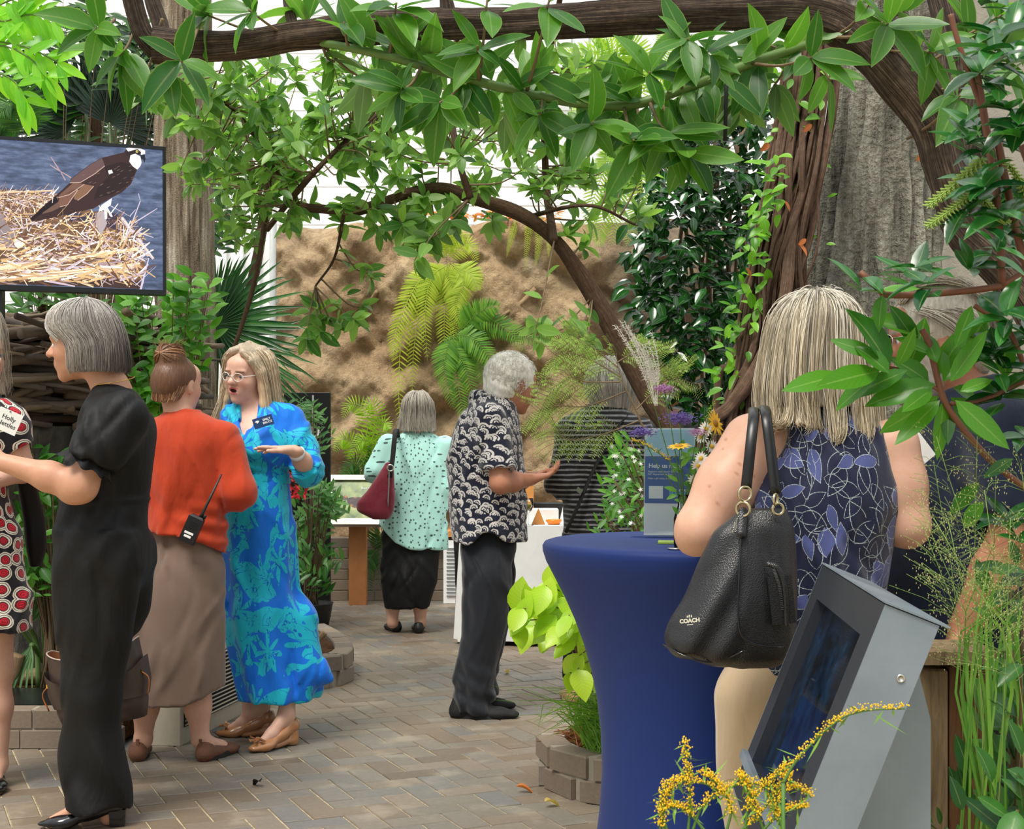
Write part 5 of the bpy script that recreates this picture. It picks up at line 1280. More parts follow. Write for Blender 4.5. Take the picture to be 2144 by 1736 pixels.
# ------------------------------------------------------------------ people by the serving table
def person_back(label, cx, top, foot, Z, hair, cloth_mat, skirt=False, wd=70):
    s = FPX / Z; q = lambda x, y, d=0.0: P(x, y, Z + d); hgt = foot - top; Y = lambda f: top + hgt * f
    e = empty('person', (P(cx, foot, Z)[0], Z, 0), label, 'person')
    hd = Head(q(cx, Y(.075), .0), -10, -4, 3, 1.0)
    tor = [(Y(.155), cx - .35 * wd, cx + .35 * wd, 0, .06), (Y(.175), cx - .8 * wd, cx + .8 * wd, 0, .09), (Y(.22), cx - wd, cx + wd, 0, .12), (Y(.36), cx - .85 * wd, cx + .85 * wd, 0, .13), (Y(.5), cx - .9 * wd, cx + .9 * wd, 0, .14)]
    pr = hd.prims() + [rc(hd.p(0, -.02, -.05), q(cx, Y(.17)), .05, .06, .03), loft(tor, Z, .04, -.02)]
    arms = [[q(cx + k * wd * .92, Y(.215)), q(cx + k * wd * 1.05, Y(.39), -.02), q(cx + k * wd * .6, Y(.4), .22)] for k in (-1, 1)]
    for a, sd in zip(arms, (1, -1)): pr += chain(a, [.046, .04, .027], .03) + hand(a[2], a[2] - a[1], (0, 0, 1), sd, .95, 30)
    lg = lambda o: [loft([(Y(.47), cx + k * .42 * wd - .5 * wd, cx + k * .42 * wd + .5 * wd, 0, .11), (Y(.72), cx + k * .4 * wd - .4 * wd, cx + k * .4 * wd + .4 * wd, 0, .09), (Y(.965), cx + k * .4 * wd - .34 * wd, cx + k * .4 * wd + .34 * wd, 0, .08)], Z, .03, o) for k in (-1, 1)]
    pr += lg(-.03)
    for k in (-1, 1):
        an = q(cx + k * .4 * wd, Y(.955)); h0 = np.array([an[0], Z - .05, 0]); t0 = h0 + np.array([.02 * k, .24, 0]); pr += foot_prims(an, h0, t0); shoe(e, h0, t0, plain('black_canvas', None), .04, 0, False, 'shoe', h=.008)
    body(e, pr, SK_FAIR, .009, [(hd, {})])
    tp = [loft(tor, Z, .03, .004)]
    for a in arms: tp += chain([a[0], a[1], a[1] * .3 + a[2] * .7], [.062, .056, .04], .04)
    cloth('top', e, tp, cloth_mat, .009, wobble(int(cx), 20, .005)); cloth('trousers', e, lg(0), m_blackcloth, .01)
    G = [[hd.p(.01 * math.sin(a), -.02, .118), hd.p(.075 * math.sin(a), -.1 * max(.05, math.cos(a)) , .07), hd.p(.086 * math.sin(a), -.115 * max(.05, math.cos(a)) , .0), hd.p(.075 * math.sin(a), -.1 * max(.05, math.cos(a)) , -.06)] for a in np.linspace(-2.1, 2.1, 16)]
    pa = guide_strands(G, 300, .007, 9, 4, .006, 8)
    hair_obj(e, [hd.e((0, -.02, .034), (.082, .106, .092), .02), hd.e((0, -.06, -.03), (.074, .055, .05), .03), ell(hd.p(0, .115, -.03), (.1, .085, .095), hd.R, .012, 'sub')], [(pa, .0018, mixcols(len(pa), hair, tuple(.6 * x for x in hair), 3))], .008, tuple(.8 * x for x in hair), wobble(5, 120, .004))
    return e
person_back('woman with short auburn hair in black top beyond the striped jumper', 1412, 786, 1352, 9.1, (.34, .16, .06), m_blackcloth, wd=60)
person_back('person in black clothes mostly hidden behind the man in wave print shirt', 990, 868, 1290, 10.25, (.2, .15, .1), m_blackcloth, wd=48)
# ------------------------------------------------------------------ bags
def sdf_obj(name, prims, mat, parent=None, h=.005, disp=None):
    V, Q = sdf_mesh(prims, h, disp); return link(name, mesh(V, Q), mat, parent)
t = NT('black_pebbled_leather'); o = t.obj(); v = t.voro(o, 420); n = t.noise(o, 5, 3)
t.color(t.mix(n, rgb(10, 10, 12), rgb(26, 26, 30))); t.set(rough=.32, spec=.55); t.bump(v.outputs['Distance'], .35, .002); m_leather = t.m
def black_bag():
    Z = 3.06; q = lambda x, y, d=0.0: P(x, y, Z + d)
    e = empty('shoulder_bag', q(1530, 1392), 'slouchy black pebbled leather shoulder bag hanging from the blonde woman', 'bag')
    rows = [(1066, 1546, 1640, 0, .016), (1088, 1528, 1652, 0, .03), (1106, 1494, 1656, 0, .038), (1150, 1475, 1661, 0, .047), (1200, 1455, 1666, 0, .058), (1250, 1430, 1668, 0, .066), (1300, 1400, 1668, 0, .07), (1345, 1380, 1668, 0, .072), (1368, 1398, 1664, 0, .07), (1386, 1450, 1652, 0, .06), (1397, 1510, 1620, 0, .04)]
    wb = wobble(5, 26, .003)
    fld = lambda x, y, z: wb(x, y, z) + .0035 * np.sin(80 * (x - .62 * (z - 1.1))) * np.clip((1.1 - z) / .1, 0, 1) * np.clip((q(1560, 0)[0] - x) / .03, 0, 1)
    sdf_obj('bag_body', [loft(rows, Z, .02, 0, pw=2.6), ell(q(1618, 1150, -.075), (.012, .03, .07), rotm('Y', -8), .02, 'sub')], m_leather, e, .005, fld)
    b = MB(); b.tube(catmull([q(1556, 1078, -.028), q(1551, 1130, -.052), q(1547, 1220, -.072), q(1546, 1300, -.08), q(1556, 1335, -.08), q(1590, 1352, -.076), q(1640, 1356, -.07)], 24), .0022, 6); b.tube(catmull([q(1388, 1350, -.03), q(1440, 1376, -.066), q(1500, 1386, -.06), q(1560, 1362, -.076)], 16), .0022, 6); b.build('piping', m_patent, e)
    sdf_obj('leather_tab', [rc(q(1556, 1072, -.034), q(1553, 1118, -.056), .011, .011, .002, sc=((0, 1, 0), .4))], m_leather, e, .003)
    pk = MB(); pk.tube(catmull([q(1606, 1180, -.068), q(1628, 1190, -.074), q(1643, 1230, -.078), q(1648, 1310, -.078)], 14), .006, 8); pk.box(q(1636, 1256, -.07), (.05, .012, .1), rotm('Y', -6)); po = pk.build('zip_pocket', m_leather, e, auto=True)
    zp = MB()
    for i in range(26):
        c = catmull([q(1620, 1192, -.079), q(1632, 1230, -.082), q(1638, 1276, -.082)], 26)[i]; zp.box(c, (.006, .003, .0016), rotm('Y', -10))
    zp.build('zip_teeth', m_steel, po, smooth=False)
    m_st = plain('black_strap_leather', rgb(14, 14, 15), .35)
    for a in ([q(1586, 900, .3), q(1580, 866, .24), q(1578, 856, .1), q(1578, 872, .02), q(1572, 930, -.02), q(1562, 1024, -.03)], [q(1612, 900, .3), q(1606, 868, .24), q(1600, 852, .1), q(1604, 872, .02), q(1613, 940, -.01), q(1624, 1034, -.03)]):
        b = MB(); b.tube(catmull(a, 30), .0115, 8, flat=.35); b.build('strap', m_st, e)
    rings = [(1560, 1034, .015, 20), (1556, 1066, .015, -30), (1624, 1046, .012, 60), (1629, 1066, .012, 10)]
    for x, y, r, an in rings:
        R = rotm('Z', an); b = MB(); b.tube([q(x, y, -.04) + R @ np.array([r * math.cos(a), 0, r * math.sin(a)]) for a in np.linspace(0, 2 * math.pi, 21)], .003, 6, cap=False); b.build('ring', plain('pale_gold', rgb(206, 194, 158), .2, 1.0, noise=0), e)
    b = MB()
    for i in range(9): b.lathe(q(1546 - i * 1.5, 1082 + i * 4, -.045), [(.0001, -.0018), (.0018, 0), (.0001, .0018)], 6)
    b.build('bead_chain', plain('pale_gold', None), e)
    ux, uy = unit([1, -.06, .1]), unit([-.1, 0, 1]); c = q(1444, 1300, -.082); mg = plain('pale_foil', rgb(226, 220, 198), .4, noise=0)
    lettering('maker_lettering', 'COACH', .0115, c, ux, uy, mg, e, .0005)
    b = MB(); b.box(c - uy * .008, (.013, .0012, .0012), rotm('Y', -6))
    for dx, hh in ((-.004, .004), (0, .0055), (.0045, .0045)): b.box(c + uy * (.007 + hh / 2) + ux * dx, (.0022, .0012, hh))
    b.build('maker_emblem', mg, e, smooth=False)
black_bag()
def maroon_bag():
    Z = 9.2; q = lambda x, y, d=0.0: P(x, y, Z + d)
    e = empty('shoulder_bag', q(790, 1086), 'maroon cloth shoulder bag with black strap hanging at the mint blouse', 'bag')
    m = fabric('maroon_nylon', rgb(116, 30, 46), .6, crease=.4, cscale=14)
    rows = [(968, 808, 824, 0, .03), (1000, 789, 826, 0, .05), (1030, 768, 826, 0, .06), (1052, 749, 826, 0, .065), (1072, 750, 825, 0, .065), (1086, 780, 816, 0, .05)]
    sdf_obj('bag_body', [loft(rows, Z, .02, 0, pw=2.8)], m, e, .007, wobble(8, 30, .006))
    blk = plain('black_webbing', rgb(14, 14, 16), .7)
    b = MB(); b.tube(catmull([q(834, 930, .2), q(832, 906, .12), q(830, 899, .02), q(827, 910, -.03), q(822, 960, -.05), q(816, 1000, -.06)], 18), .016, 8, flat=.3); b.build('strap', blk, e)
    b = MB(); b.tube(catmull([q(815, 985, -.068), q(814, 1020, -.075), q(812, 1060, -.075)], 8), .014, 6, flat=.3); b.build('strap_end', plain('grey_leather', rgb(120, 116, 116), .5), e)
    b = MB(); b.tube([q(817, 980, -.08) + np.array([.02 * math.cos(a), 0, .02 * math.sin(a)]) for a in np.linspace(0, 2 * math.pi, 17)], .005, 6, cap=False); b.build('ring', m_steel, e)
maroon_bag()
def tote():
    Z = 5.25; q = lambda x, y, d=0.0: P(x, y, Z + d)
    e = empty('tote_bag', q(215, 1530), 'dark brown tote with tan lining and tan ties beside the woman in black', 'bag')
    t = NT('brown_coated_canvas'); o = t.obj(); t.color(t.mix(t.noise(o, 40, 3), rgb(58, 46, 42), rgb(74, 60, 54))); t.set(rough=.45); m = t.m
    m_in = plain('tan_lining', rgb(140, 84, 44), .7)
    up = unit(q(196, 1360) - q(222, 1515)); rt = unit(q(285, 1332) - q(97, 1402)); rt = unit(rt - up * np.dot(rt, up)); dp = np.cross(up, rt); c0 = q(222, 1512)
    n = 40
    def ring(tt, a, b_, w=0.0):
        th = np.linspace(0, 2 * np.pi, n, endpoint=False); c, s = np.cos(th), np.sin(th)
        return c0 + np.outer(np.full(n, tt), up) + np.outer(np.sign(c) * np.abs(c) ** .55 * a, rt) + np.outer(np.sign(s) * np.abs(s) ** .6 * b_, dp) + np.outer(w * np.cos(2 * th), up)
    L = .27
    def shell(levels, close):
        V = np.concatenate([ring(*l) for l in levels]); F = [(i * n + k, i * n + (k + 1) % n, (i + 1) * n + (k + 1) % n, (i + 1) * n + k) for i in range(len(levels) - 1) for k in range(n)]
        if close: F.append(tuple(range(n - 1, -1, -1)))
        return mesh(V, F)
    link('bag_body', shell([(0, .15, .055), (.06, .165, .065), (.16, .172, .07), (.23, .168, .072), (L, .165, .075, .018)], True), m, e)
    link('lining', shell([(L, .163, .073, .018), (.15, .165, .064), (.02, .15, .052)], False), m_in, e)
    b = MB(); b.tube(np.concatenate([ring(L, .165, .075, .018), ring(L, .165, .075, .018)[:1]]), .0028, 6, cap=False); b.build('rim', plain('pale_piping', rgb(176, 160, 150), .5), e)
    link('collar', shell([(.08, .172, .074), (.15, .185, .084, -.02), (.19, .185, .09, .03)], False), m, e)
    for s in (-1, 1):
        b = MB(); a = c0 + up * .17 + rt * s * .17 - dp * .05; b.tube(catmull([a, a + rt * s * .025 - up * .03, a + rt * s * .012 - up * .09], 8), .006, 6, flat=.4); b.build('tie', plain('tan_strap', rgb(170, 100, 48), .5), e)
        b = MB(); b.box(a - dp * .004, (.012, .006, .014)); b.build('tie_buckle', m_gold, e, smooth=False)
    for d_ in (-1, 1):
        b = MB(); b.tube(catmull([c0 + up * L + rt * .09 + dp * .07 * d_, q(215, 1290, -.05), q(205, 1236, -.13), q(203, 1290, -.05), c0 + up * L - rt * .09 + dp * .07 * d_], 20), .006, 6); b.build('handle', plain('tan_strap', None), e)
tote()
def radio():
    Z = 5.535; q = lambda x, y, d=0.0: P(x, y, Z + d)
    e = empty('two_way_radio', q(398, 1136), 'black two-way radio with stubby antenna clipped to the taupe skirt', 'radio')
    R = rotm('Y', 24); m = plain('black_plastic', rgb(20, 21, 23), .45)
    c = q(402, 1108);
    b = MB(); b.bbox((0, 0, 0), (.06, .036, .112), .008); V = np.concatenate(b.v) @ R.T + c; b.v = [V]; b.build('radio_body', m, e, smooth=False)
    b = MB(); b.tube([c + R @ np.array([.012, 0, .055]), c + R @ np.array([.013, 0, .075]), c + R @ np.array([.018, 0, .24])], [.008, .006, .0035], 8); b.build('antenna', m, e)
    for dx in (-.018, -.004):
        b = MB(); b.lathe(c + R @ np.array([dx + .03, 0, .055]), [(.006, 0), (.006, .014), (.004, .016)], 10, ax=R); b.build('knob', m, e)
    b = MB()
    for i in range(5): b.box(c + R @ np.array([.002, -.0185, .03 - i * .006]), (.032, .002, .002), R)
    b.build('speaker_grille', plain('dark_slot', rgb(6, 6, 7), .6), e, smooth=False)
    for i, wd in ((0, .036), (1, .028)):
        b = MB(); b.box(c + R @ np.array([-.002, -.0185, -.016 - i * .014]), (wd, .001, .009), R); b.build('label_strip', plain('white_card', rgb(232, 232, 228), .5), e, smooth=False)
radio()
def jacket():
    Z = 5.3; q = lambda x, y, d=0.0: P(x, y, Z + d)
    e = empty('jacket', q(40, 1190), 'black jacket hanging over the arm of the woman in spiral dress', 'jacket')
    rows = [(996, 26, 62, .03, .03), (1030, 26, 68, .06, .035), (1090, 30, 75, .1, .04), (1150, 34, 75, .115, .04), (1192, 42, 66, .115, .035)]
    sdf_obj('jacket_body', [loft(rows, Z, .02, 0)], m_blackcloth, e, .006, wobble(3, 34, .006))
jacket()
# ------------------------------------------------------------------ cocktail table and what stands on it
def cocktail_table():
    Z = 3.88; cx = P(1452, 0, 3.84)[0]
    e = empty('cocktail_table', (cx, Z, 0), 'round high table in a stretched royal blue cover', 'table')
    prof = [(.0, 1.0), (.2, 1.0), (.385, 1.0), (.398, .996), (.404, .986), (.403, .972), (.394, .945), (.376, .91), (.345, .85), (.318, .79), (.292, .72), (.272, .65), (.256, .57), (.246, .48), (.242, .38), (.244, .26), (.25, .14), (.262, .06), (.275, 0.008)]
    n = 96; a = np.linspace(0, 2 * np.pi, n, endpoint=False); V = []
    for r, z in prof:
        lob = 1 + .1 * np.clip((.35 - z) / .35, 0, 1) * np.cos(4 * a + .6)
        V.append(np.stack([cx + r * lob * np.cos(a), Z + r * lob * np.sin(a), np.full(n, z)], 1))
    V = np.concatenate(V); F = [((i + 1) * n + k, (i + 1) * n + (k + 1) % n, i * n + (k + 1) % n, i * n + k) for i in range(len(prof) - 1) for k in range(n)]
    t = NT('royal_blue_spandex'); o = t.obj(); t.color(rgb(10, 40, 104)); t.set(rough=.6, sheen=.05, spec=.3); t.bump(t.noise(o, 900, 2), .1, .001)
    link('table_cover', mesh(V, F), t.m, e)
    b = MB(); b.lathe((cx, Z, .985), [(.39, 0), (.39, .012)], 48); b.build('table_top', plain('table_board', rgb(90, 80, 70), .6), e, smooth=False)
    b = MB(); b.lathe((cx, Z, 0), [(.035, 0.01), (.035, .98)], 16); b.build('pole', m_steel, e)
cocktail_table()
TT = 1.001
def sign_holder():
    Z = 3.98; q = lambda x, y, d=0.0: P(x, y, Z + d)
    zb = TT; s = FPX / Z
    e = empty('sign_holder', (P(1402, 0, Z)[0], Z, zb), 'clear acrylic sign holder with blue donation notice on the blue table', 'sign')
    ux = unit([.97, -.22, 0]); uy = unit([.03, .06, 1]); uy = unit(uy - ux * np.dot(ux, uy)); n = np.cross(ux, uy)
    Wd, Hh = .145, .302; o = np.array([P(1346, 0, Z)[0], Z, zb + .004])
    pt = lambda a, b_, k=0.0: o + ux * a * Wd + uy * b_ * Hh + n * k
    b = MB(); b.prism([pt(0, 0, .003), pt(1, 0, .003), pt(1, 1, .003), pt(0, 1, .003)], n, .002); b.prism([pt(0, 0, -.004), pt(1, 0, -.004), pt(1, 1, -.004), pt(0, 1, -.004)], n, .002); b.prism([pt(-.25, 0.0, .0), pt(1, 0.0, .03), pt(1, 0, -.06), pt(-.25, 0, -.06)], np.array([0, 0, 1.0]), .003); b.build('acrylic_frame', glass_mat(), e, smooth=False)
    t = NT('notice_paper'); m_w = plain('paper_white', rgb(238, 240, 242), .6, noise=0)
    b = MB(); b.prism([pt(.02, .01), pt(.98, .01), pt(.98, .99), pt(.02, .99)], n, .001); pa = b.build('notice', m_w, e, smooth=False)
    b = MB(); b.prism([pt(.03, .74, .0012), pt(.97, .74, .0012), pt(.97, .985, .0012), pt(.03, .985, .0012)], n, .0003); b.build('sky_picture', plain('print_sky', rgb(170, 212, 234), .6, noise=.15, nscale=18), pa, smooth=False)
    b = MB(); b.prism([pt(.03, .88, .0016), pt(.3, .985, .0016), pt(.03, .985, .0016)], n, .0002); b.build('sky_streak', plain('print_palesky', rgb(206, 226, 236), .6, noise=0), pa, smooth=False)
    b = MB(); b.prism([pt(.03, .3, .0012), pt(.97, .3, .0012), pt(.97, .735, .0012), pt(.03, .735, .0012)], n, .0003); b.build('blue_panel', plain('print_blue', rgb(44, 98, 170), .6, noise=0), pa, smooth=False)
    mw = plain('print_white', rgb(236, 238, 240), .5, noise=0)
    for txt, x, y, sz, bo in (('Help us make', .1, .645, .017, .0004), ('Support new touch tank at', .09, .593, .0078, 0), ('NC Aquarium at Pine', .09, .568, .0078, 0), ('Make a gift today and double', .09, .53, .0068, 0), ('BENE · EVEREST', .5, .42, .0085, .0003)):
        lettering('notice_text', txt, sz, pt(x, y, .0016), ux, uy, mw, pa, bo, 'LEFT')
    lettering('notice_text', 'SUMMIT', .0165, pt(.5, .38, .0016), ux, uy, plain('print_cyan', rgb(80, 190, 220), .5, noise=0), pa, .0009, 'LEFT')
    b = MB(); b.prism([pt(.11, .345, .0016), pt(.38, .345, .0016), pt(.38, .46, .0016), pt(.11, .46, .0016)], n, .0002); b.build('blank_square', mw, pa, smooth=False)
sign_holder()
b = MB(); p = P(1390, 0, 3.78); b.prism([(p[0] - .02, 3.74, TT), (p[0] + .08, 3.72, TT), (p[0] + .09, 3.8, TT), (p[0] - .01, 3.82, TT)], UP, .004)
tag(b.build('leaflet', plain('lime_print', rgb(150, 176, 70), .5, noise=.2), smooth=False), 'small lime green leaflet lying at the foot of the acrylic sign', 'leaflet')
# ------------------------------------------------------------------ touch screen kiosk
def kiosk():
    TL, TR = P(1722, 1183, 2.8), P(1853, 1265, 2.14)
    w = TR - TL; w[2] = 0; Lw = np.linalg.norm(w); wu = w / Lw; ed = unit([-.165, .0, -.417]); ed = unit(ed - wu * np.dot(ed, wu)); n = unit(np.cross(wu, ed)); n = n if n[0] < 0 else -n
    Le = .47; T = .085
    base = np.array([TL[0] + .35, (TL[1] + TR[1]) / 2, 0])
    e = empty('touchscreen_kiosk', base, 'tilted brushed steel touchscreen kiosk with dark frame on a bracket', 'kiosk')
    t = NT('brushed_steel'); o = t.obj(); nz = t.noise(t.mapping(o, (3, 3, 60)), 8, 4); sm_ = t.noise(o, 9, 5)
    t.color(t.mix(sm_, rgb(108, 121, 131), rgb(146, 157, 166))); t.set(metal=.45, rough=t.math('ADD', .3, t.math('MULTIPLY', sm_, .25))); t.bump(nz, .05, .002); m_br = t.m
    m_dark = plain('dark_grey_steel', rgb(52, 56, 64), .45, .6)
    pt = lambda a, b_, k=0.0: TL + wu * a * Lw + ed * b_ * Le + n * k
    a0, a1, b0, b1 = .13, .87, .13, .84
    b = MB()
    for A in (((0, 0), (1, 0), (a1, b0), (a0, b0)), ((0, 1), (0, 0), (a0, b0), (a0, b1)), ((1, 0), (1, 1), (a1, b1), (a1, b0)), ((1, 1), (0, 1), (a0, b1), (a1, b1))):
        b.prism([pt(*v, -.02) for v in A], n, .02)
    b.build('face_frame', m_dark, e, smooth=False)
    b = MB(); b.prism([pt(a0, b0, -.024), pt(a1, b0, -.024), pt(a1, b1, -.024), pt(a0, b1, -.024)], n, .004)
    t = NT('dark_display'); o = t.obj(); nn = t.noise(o, 14, 5, .7)
    t.color(t.ramp(nn, [(.4, rgb(6, 10, 16)), (.62, rgb(14, 40, 66)), (.8, rgb(30, 84, 118))])); t.set(rough=.06, spec=.6); link('display', b.me(False), t.m, e)
    b = MB(); b.prism([pt(0, b1 - .005, .0), pt(1, b1 - .005, .0), pt(1, b1 + .03, .0), pt(0, b1 + .03, .0)], n, .012); b.build('ledge', m_br, e, smooth=False)
    b = MB()
    b.prism([pt(1, 0, 0), pt(1, 1, 0), pt(1, 1, -T), pt(1, 0, -T)], wu, .003); b.build('side_panel', m_br, e, smooth=False)
    b = MB(); b.prism([pt(0, 0, 0), pt(0, 0, -T), pt(0, 1, -T), pt(0, 1, 0)], -wu, .003); b.build('side_panel', m_br, e, smooth=False)
    b = MB(); b.prism([pt(-.01, -.004, .002), pt(1.01, -.004, .002), pt(1.01, -.004, -T - .015), pt(-.01, -.004, -T - .015)], -ed, .003); b.build('top_panel', m_br, e, smooth=False)
    b = MB(); b.prism([pt(0, 0, -T), pt(1, 0, -T), pt(1, 1, -T), pt(0, 1, -T)], n, .003); b.prism([pt(0, 1, 0), pt(0, 1, -T), pt(1, 1, -T), pt(1, 1, 0)], ed, .003); b.build('back_panel', m_br, e, smooth=False)
    b = MB(); c = pt(1, .2, -T * .72) + wu * .003; q_ = np.array(Vector((0, 0, 1)).rotation_difference(Vector(wu)).to_matrix()); b.lathe(c, [(.0065, 0), (.0065, .002), (.004, .0025), (.004, .001)], 16, ax=q_); b.build('screw', m_steel, e)
    for a in (.25, .82):
        b = MB(); p0 = pt(a, .1, -T); p1 = pt(a, 1.0, -T); p2 = np.array([p0[0] + .03, p0[1], p1[2] - .06]); p3 = np.array([p0[0] + .03, p0[1], p0[2] - .12]); b.prism([p0, p1, p2, p3], wu, .005); b.build('bracket', m_br, e, smooth=False)
    b = MB(); b.box((p0[0] - .01, pt(.5, 0)[1] + .1, .36), (.06, .2, .64)); b.build('pedestal', m_br, e, smooth=False)
kiosk()
t = NT('weathered_timber'); o = t.obj(); g = t.noise(t.mapping(o, (14, 14, 1.2)), 5, 5, .6, dist=.6); g2 = t.noise(t.mapping(o, (60, 60, 2)), 6, 3)
t.color(t.mix(t.math('MULTIPLY', g2, .35), t.ramp(g, [(.3, rgb(96, 78, 56)), (.55, rgb(150, 128, 98)), (.75, rgb(126, 102, 74))]), rgb(70, 56, 40))); t.set(rough=.85, spec=.2); t.bump(g, .4, .006); m_timber = t.m
t = NT('brown_timber'); o = t.obj(); g = t.noise(t.mapping(o, (12, 12, 1.0)), 5, 5, .6, dist=.8)
t.color(t.ramp(g, [(.3, rgb(66, 44, 26)), (.55, rgb(104, 72, 44)), (.75, rgb(84, 58, 36))])); t.set(rough=.8, spec=.25); t.bump(g, .3, .006); m_btimber = t.m
def post(label, x0, x1, ytop, Z, mat, dep):
    p, q_ = P(x0, ytop, Z), P(x1, ytop, Z); b = MB(); b.bbox(((p[0] + q_[0]) / 2, Z + dep / 2, p[2] / 2), (q_[0] - p[0], dep, p[2]), .004); tag(b.build('timber_post', mat, smooth=False), label, 'post')
post('narrow pale weathered timber post behind the kiosk bracket', 1926, 1984, 1402, 2.86, m_timber, .07)
post('broad dark brown timber post behind the kiosk', 1988, 2068, 1392, 2.86, m_btimber, .09)
b = MB(); p, q_ = P(1925, 1384, 2.86), P(2070, 1384, 2.86); b.bbox(((p[0] + q_[0]) / 2, 2.9, p[2] + .012), (q_[0] - p[0] + .01, .15, .03), .004); tag(b.build('post_cap', m_timber, smooth=False), 'grey weathered timber cap board lying on the two kiosk posts', 'board')
# ------------------------------------------------------------------ television with the osprey picture
def television():
    TR, BR, A0 = P(347, 308, 6.35), P(331, 617, 6.32), P(0, 285, 6.118)
    ux = unit(TR - A0); uy = unit(TR - BR); uy = unit(uy - ux * np.dot(ux, uy)); n = unit(np.cross(ux, uy)); Hh = np.linalg.norm(TR - BR); Wd = 1.16
    O = TR - ux * Wd - uy * Hh
    e = empty('television', (O + ux * Wd * .5)[:2].tolist() + [0.14], 'flat television on a black stand showing an osprey at its nest', 'television')
    pt = lambda a, b_, k=0.0: O + ux * a + uy * b_ + n * k
    mb = plain('tv_black', rgb(16, 18, 22), .35)
    b = MB(); b.prism([pt(0, 0, -.05), pt(Wd, 0, -.05), pt(Wd, Hh, -.05), pt(0, Hh, -.05)], n, .045); b.build('housing', mb, e, smooth=False)
    bz = .014; b = MB()
    for A in (((0, 0), (Wd, 0), (Wd - bz, bz * 1.5), (bz, bz * 1.5)), ((Wd, 0), (Wd, Hh), (Wd - bz, Hh - bz), (Wd - bz, bz * 1.5)), ((Wd, Hh), (0, Hh), (bz, Hh - bz), (Wd - bz, Hh - bz)), ((0, Hh), (0, 0), (bz, bz * 1.5), (bz, Hh - bz))): b.prism([pt(*v, -.005) for v in A], n, .011)
    b.build('bezel', mb, e, smooth=False)
    t = NT('screen_water'); o = t.obj(); nw = t.noise(t.mapping(o, (2.2, 2.2, 9), rot=(0, .12, 0)), 6, 5, .6); t.color((.01, .01, .01, 1))
    c = t.ramp(nw, [(.3, rgb(60, 72, 98)), (.5, rgb(94, 110, 146)), (.7, rgb(134, 150, 184))]); t.l(c, t.b.inputs['Emission Color']); t.set(emis=.8, rough=.2)
    b = MB(); b.prism([pt(bz, bz, -.004), pt(Wd - bz, bz, -.004), pt(Wd - bz, Hh - bz, -.004), pt(bz, Hh - bz, -.004)], n, .0005); sc = link('screen', b.me(False), t.m, e)
    def S(zx, zy, k=0):
        px, py = zx / 5.106, 280 + zy / 5.106; d = np.array([(px - W / 2) / FPX, 1, (YH - py) / FPX]); o_ = np.array([0, 0, CH]); tt = np.dot(pt(0, 0, -.003) - o_, n) / np.dot(d, n); return o_ + d * tt + n * (.0002 * k)
    b = MB()
    def poly(pts, col, k): b.add([S(x, y, k) for x, y in pts], [tuple(range(len(pts)))], rgb(*col))
    def line(x0, y0, x1, y1, w0, col, k, w1=None):
        d = unit([x1 - x0, y1 - y0]); nx, ny = -d[1] * w0, d[0] * w0; w1 = (w0 if w1 is None else w1) / w0
        lim = lambda x, y: (min(x, 1655 + (1700 - y) * .045), y)
        poly([lim(x0 + nx, y0 + ny), lim(x0 - nx, y0 - ny), lim(x1 - nx * w1, y1 - ny * w1), lim(x1 + nx * w1, y1 + ny * w1)], col, k)
    R = random.Random(5)
    poly([(-400, 640), (0, 600), (300, 620), (560, 640), (620, 760), (1000, 830), (1250, 860), (1420, 1000), (1500, 1250), (1560, 1420), (1480, 1640), (-400, 1560)], (98, 74, 56), 0)
    poly([(-400, 1500), (1500, 1560), (1510, 1660), (-400, 1585)], (58, 42, 40), .5)
    poly([(700, 850), (1250, 850), (1330, 1050), (1000, 960), (760, 950)], (52, 46, 62), .5)
    cols = [(206, 184, 150), (178, 146, 110), (120, 88, 68), (176, 160, 172), (92, 64, 52), (226, 214, 214), (150, 128, 130), (196, 160, 112)]
    for i in range(1700):
        x = R.uniform(-300, 1480); y = R.uniform(680, 1590)
        if i % 6 == 0: x, y = R.uniform(-300, 560), R.uniform(615, 760)
        if x > 600 and y < 860: continue
        if x > 1250 and y < 860 + (x - 1250) * .7: continue
        f = (y - 700) / 900; a = R.gauss(0, .25 + .6 * (1 - f) + (.5 if x > 1000 else 0)) - .08; l = R.uniform(40, 150 + 160 * f); w = R.uniform(2, 5 + 10 * f)
        line(x, y, x + math.cos(a) * l, min(1640, y + math.sin(a) * l), w, R.choice(cols), 1 + i * .004, w * .6)
    for x0, y0, x1, y1, w in ((-300, 1480, 1480, 1230, 26), (-200, 1580, 1500, 1400, 30), (0, 1500, 800, 1400, 22), (300, 1560, 1430, 1420, 26), (960, 950, 1200, 1250, 22), (1300, 900, 1640, 1340, 20), (-200, 640, 560, 610, 12)): line(x0, y0, x1, y1, w, R.choice(cols[:5]), 5, w * .7); line(x0, y0 - w * .4, x1, y1 - w * .4, w * .3, (214, 196, 176), 5.3, w * .2)
    for x0, y0, x1, y1, w in ((1300, 1250, 1500, 720, 9), (1440, 950, 1680, 800, 7), (1400, 1030, 1640, 1110, 8), (1340, 1480, 1620, 1240, 8), (1500, 1680, 1590, 1330, 12), (1450, 1620, 1670, 1420, 5), (1380, 1120, 1560, 1180, 5), (1390, 880, 1450, 810, 5), (1480, 640, 1500, 720, 4), (1180, 770, 1400, 890, 4)): line(x0, y0, x1, y1, w, (178, 168, 186), 5.6, w * .5)
    for x0, y0, x1, y1 in ((760, 470, 640, 400), (640, 400, 545, 250), (640, 400, 535, 335), (700, 500, 650, 410)): line(x0, y0, x1, y1, 7, (150, 128, 134), 5.6, 4)
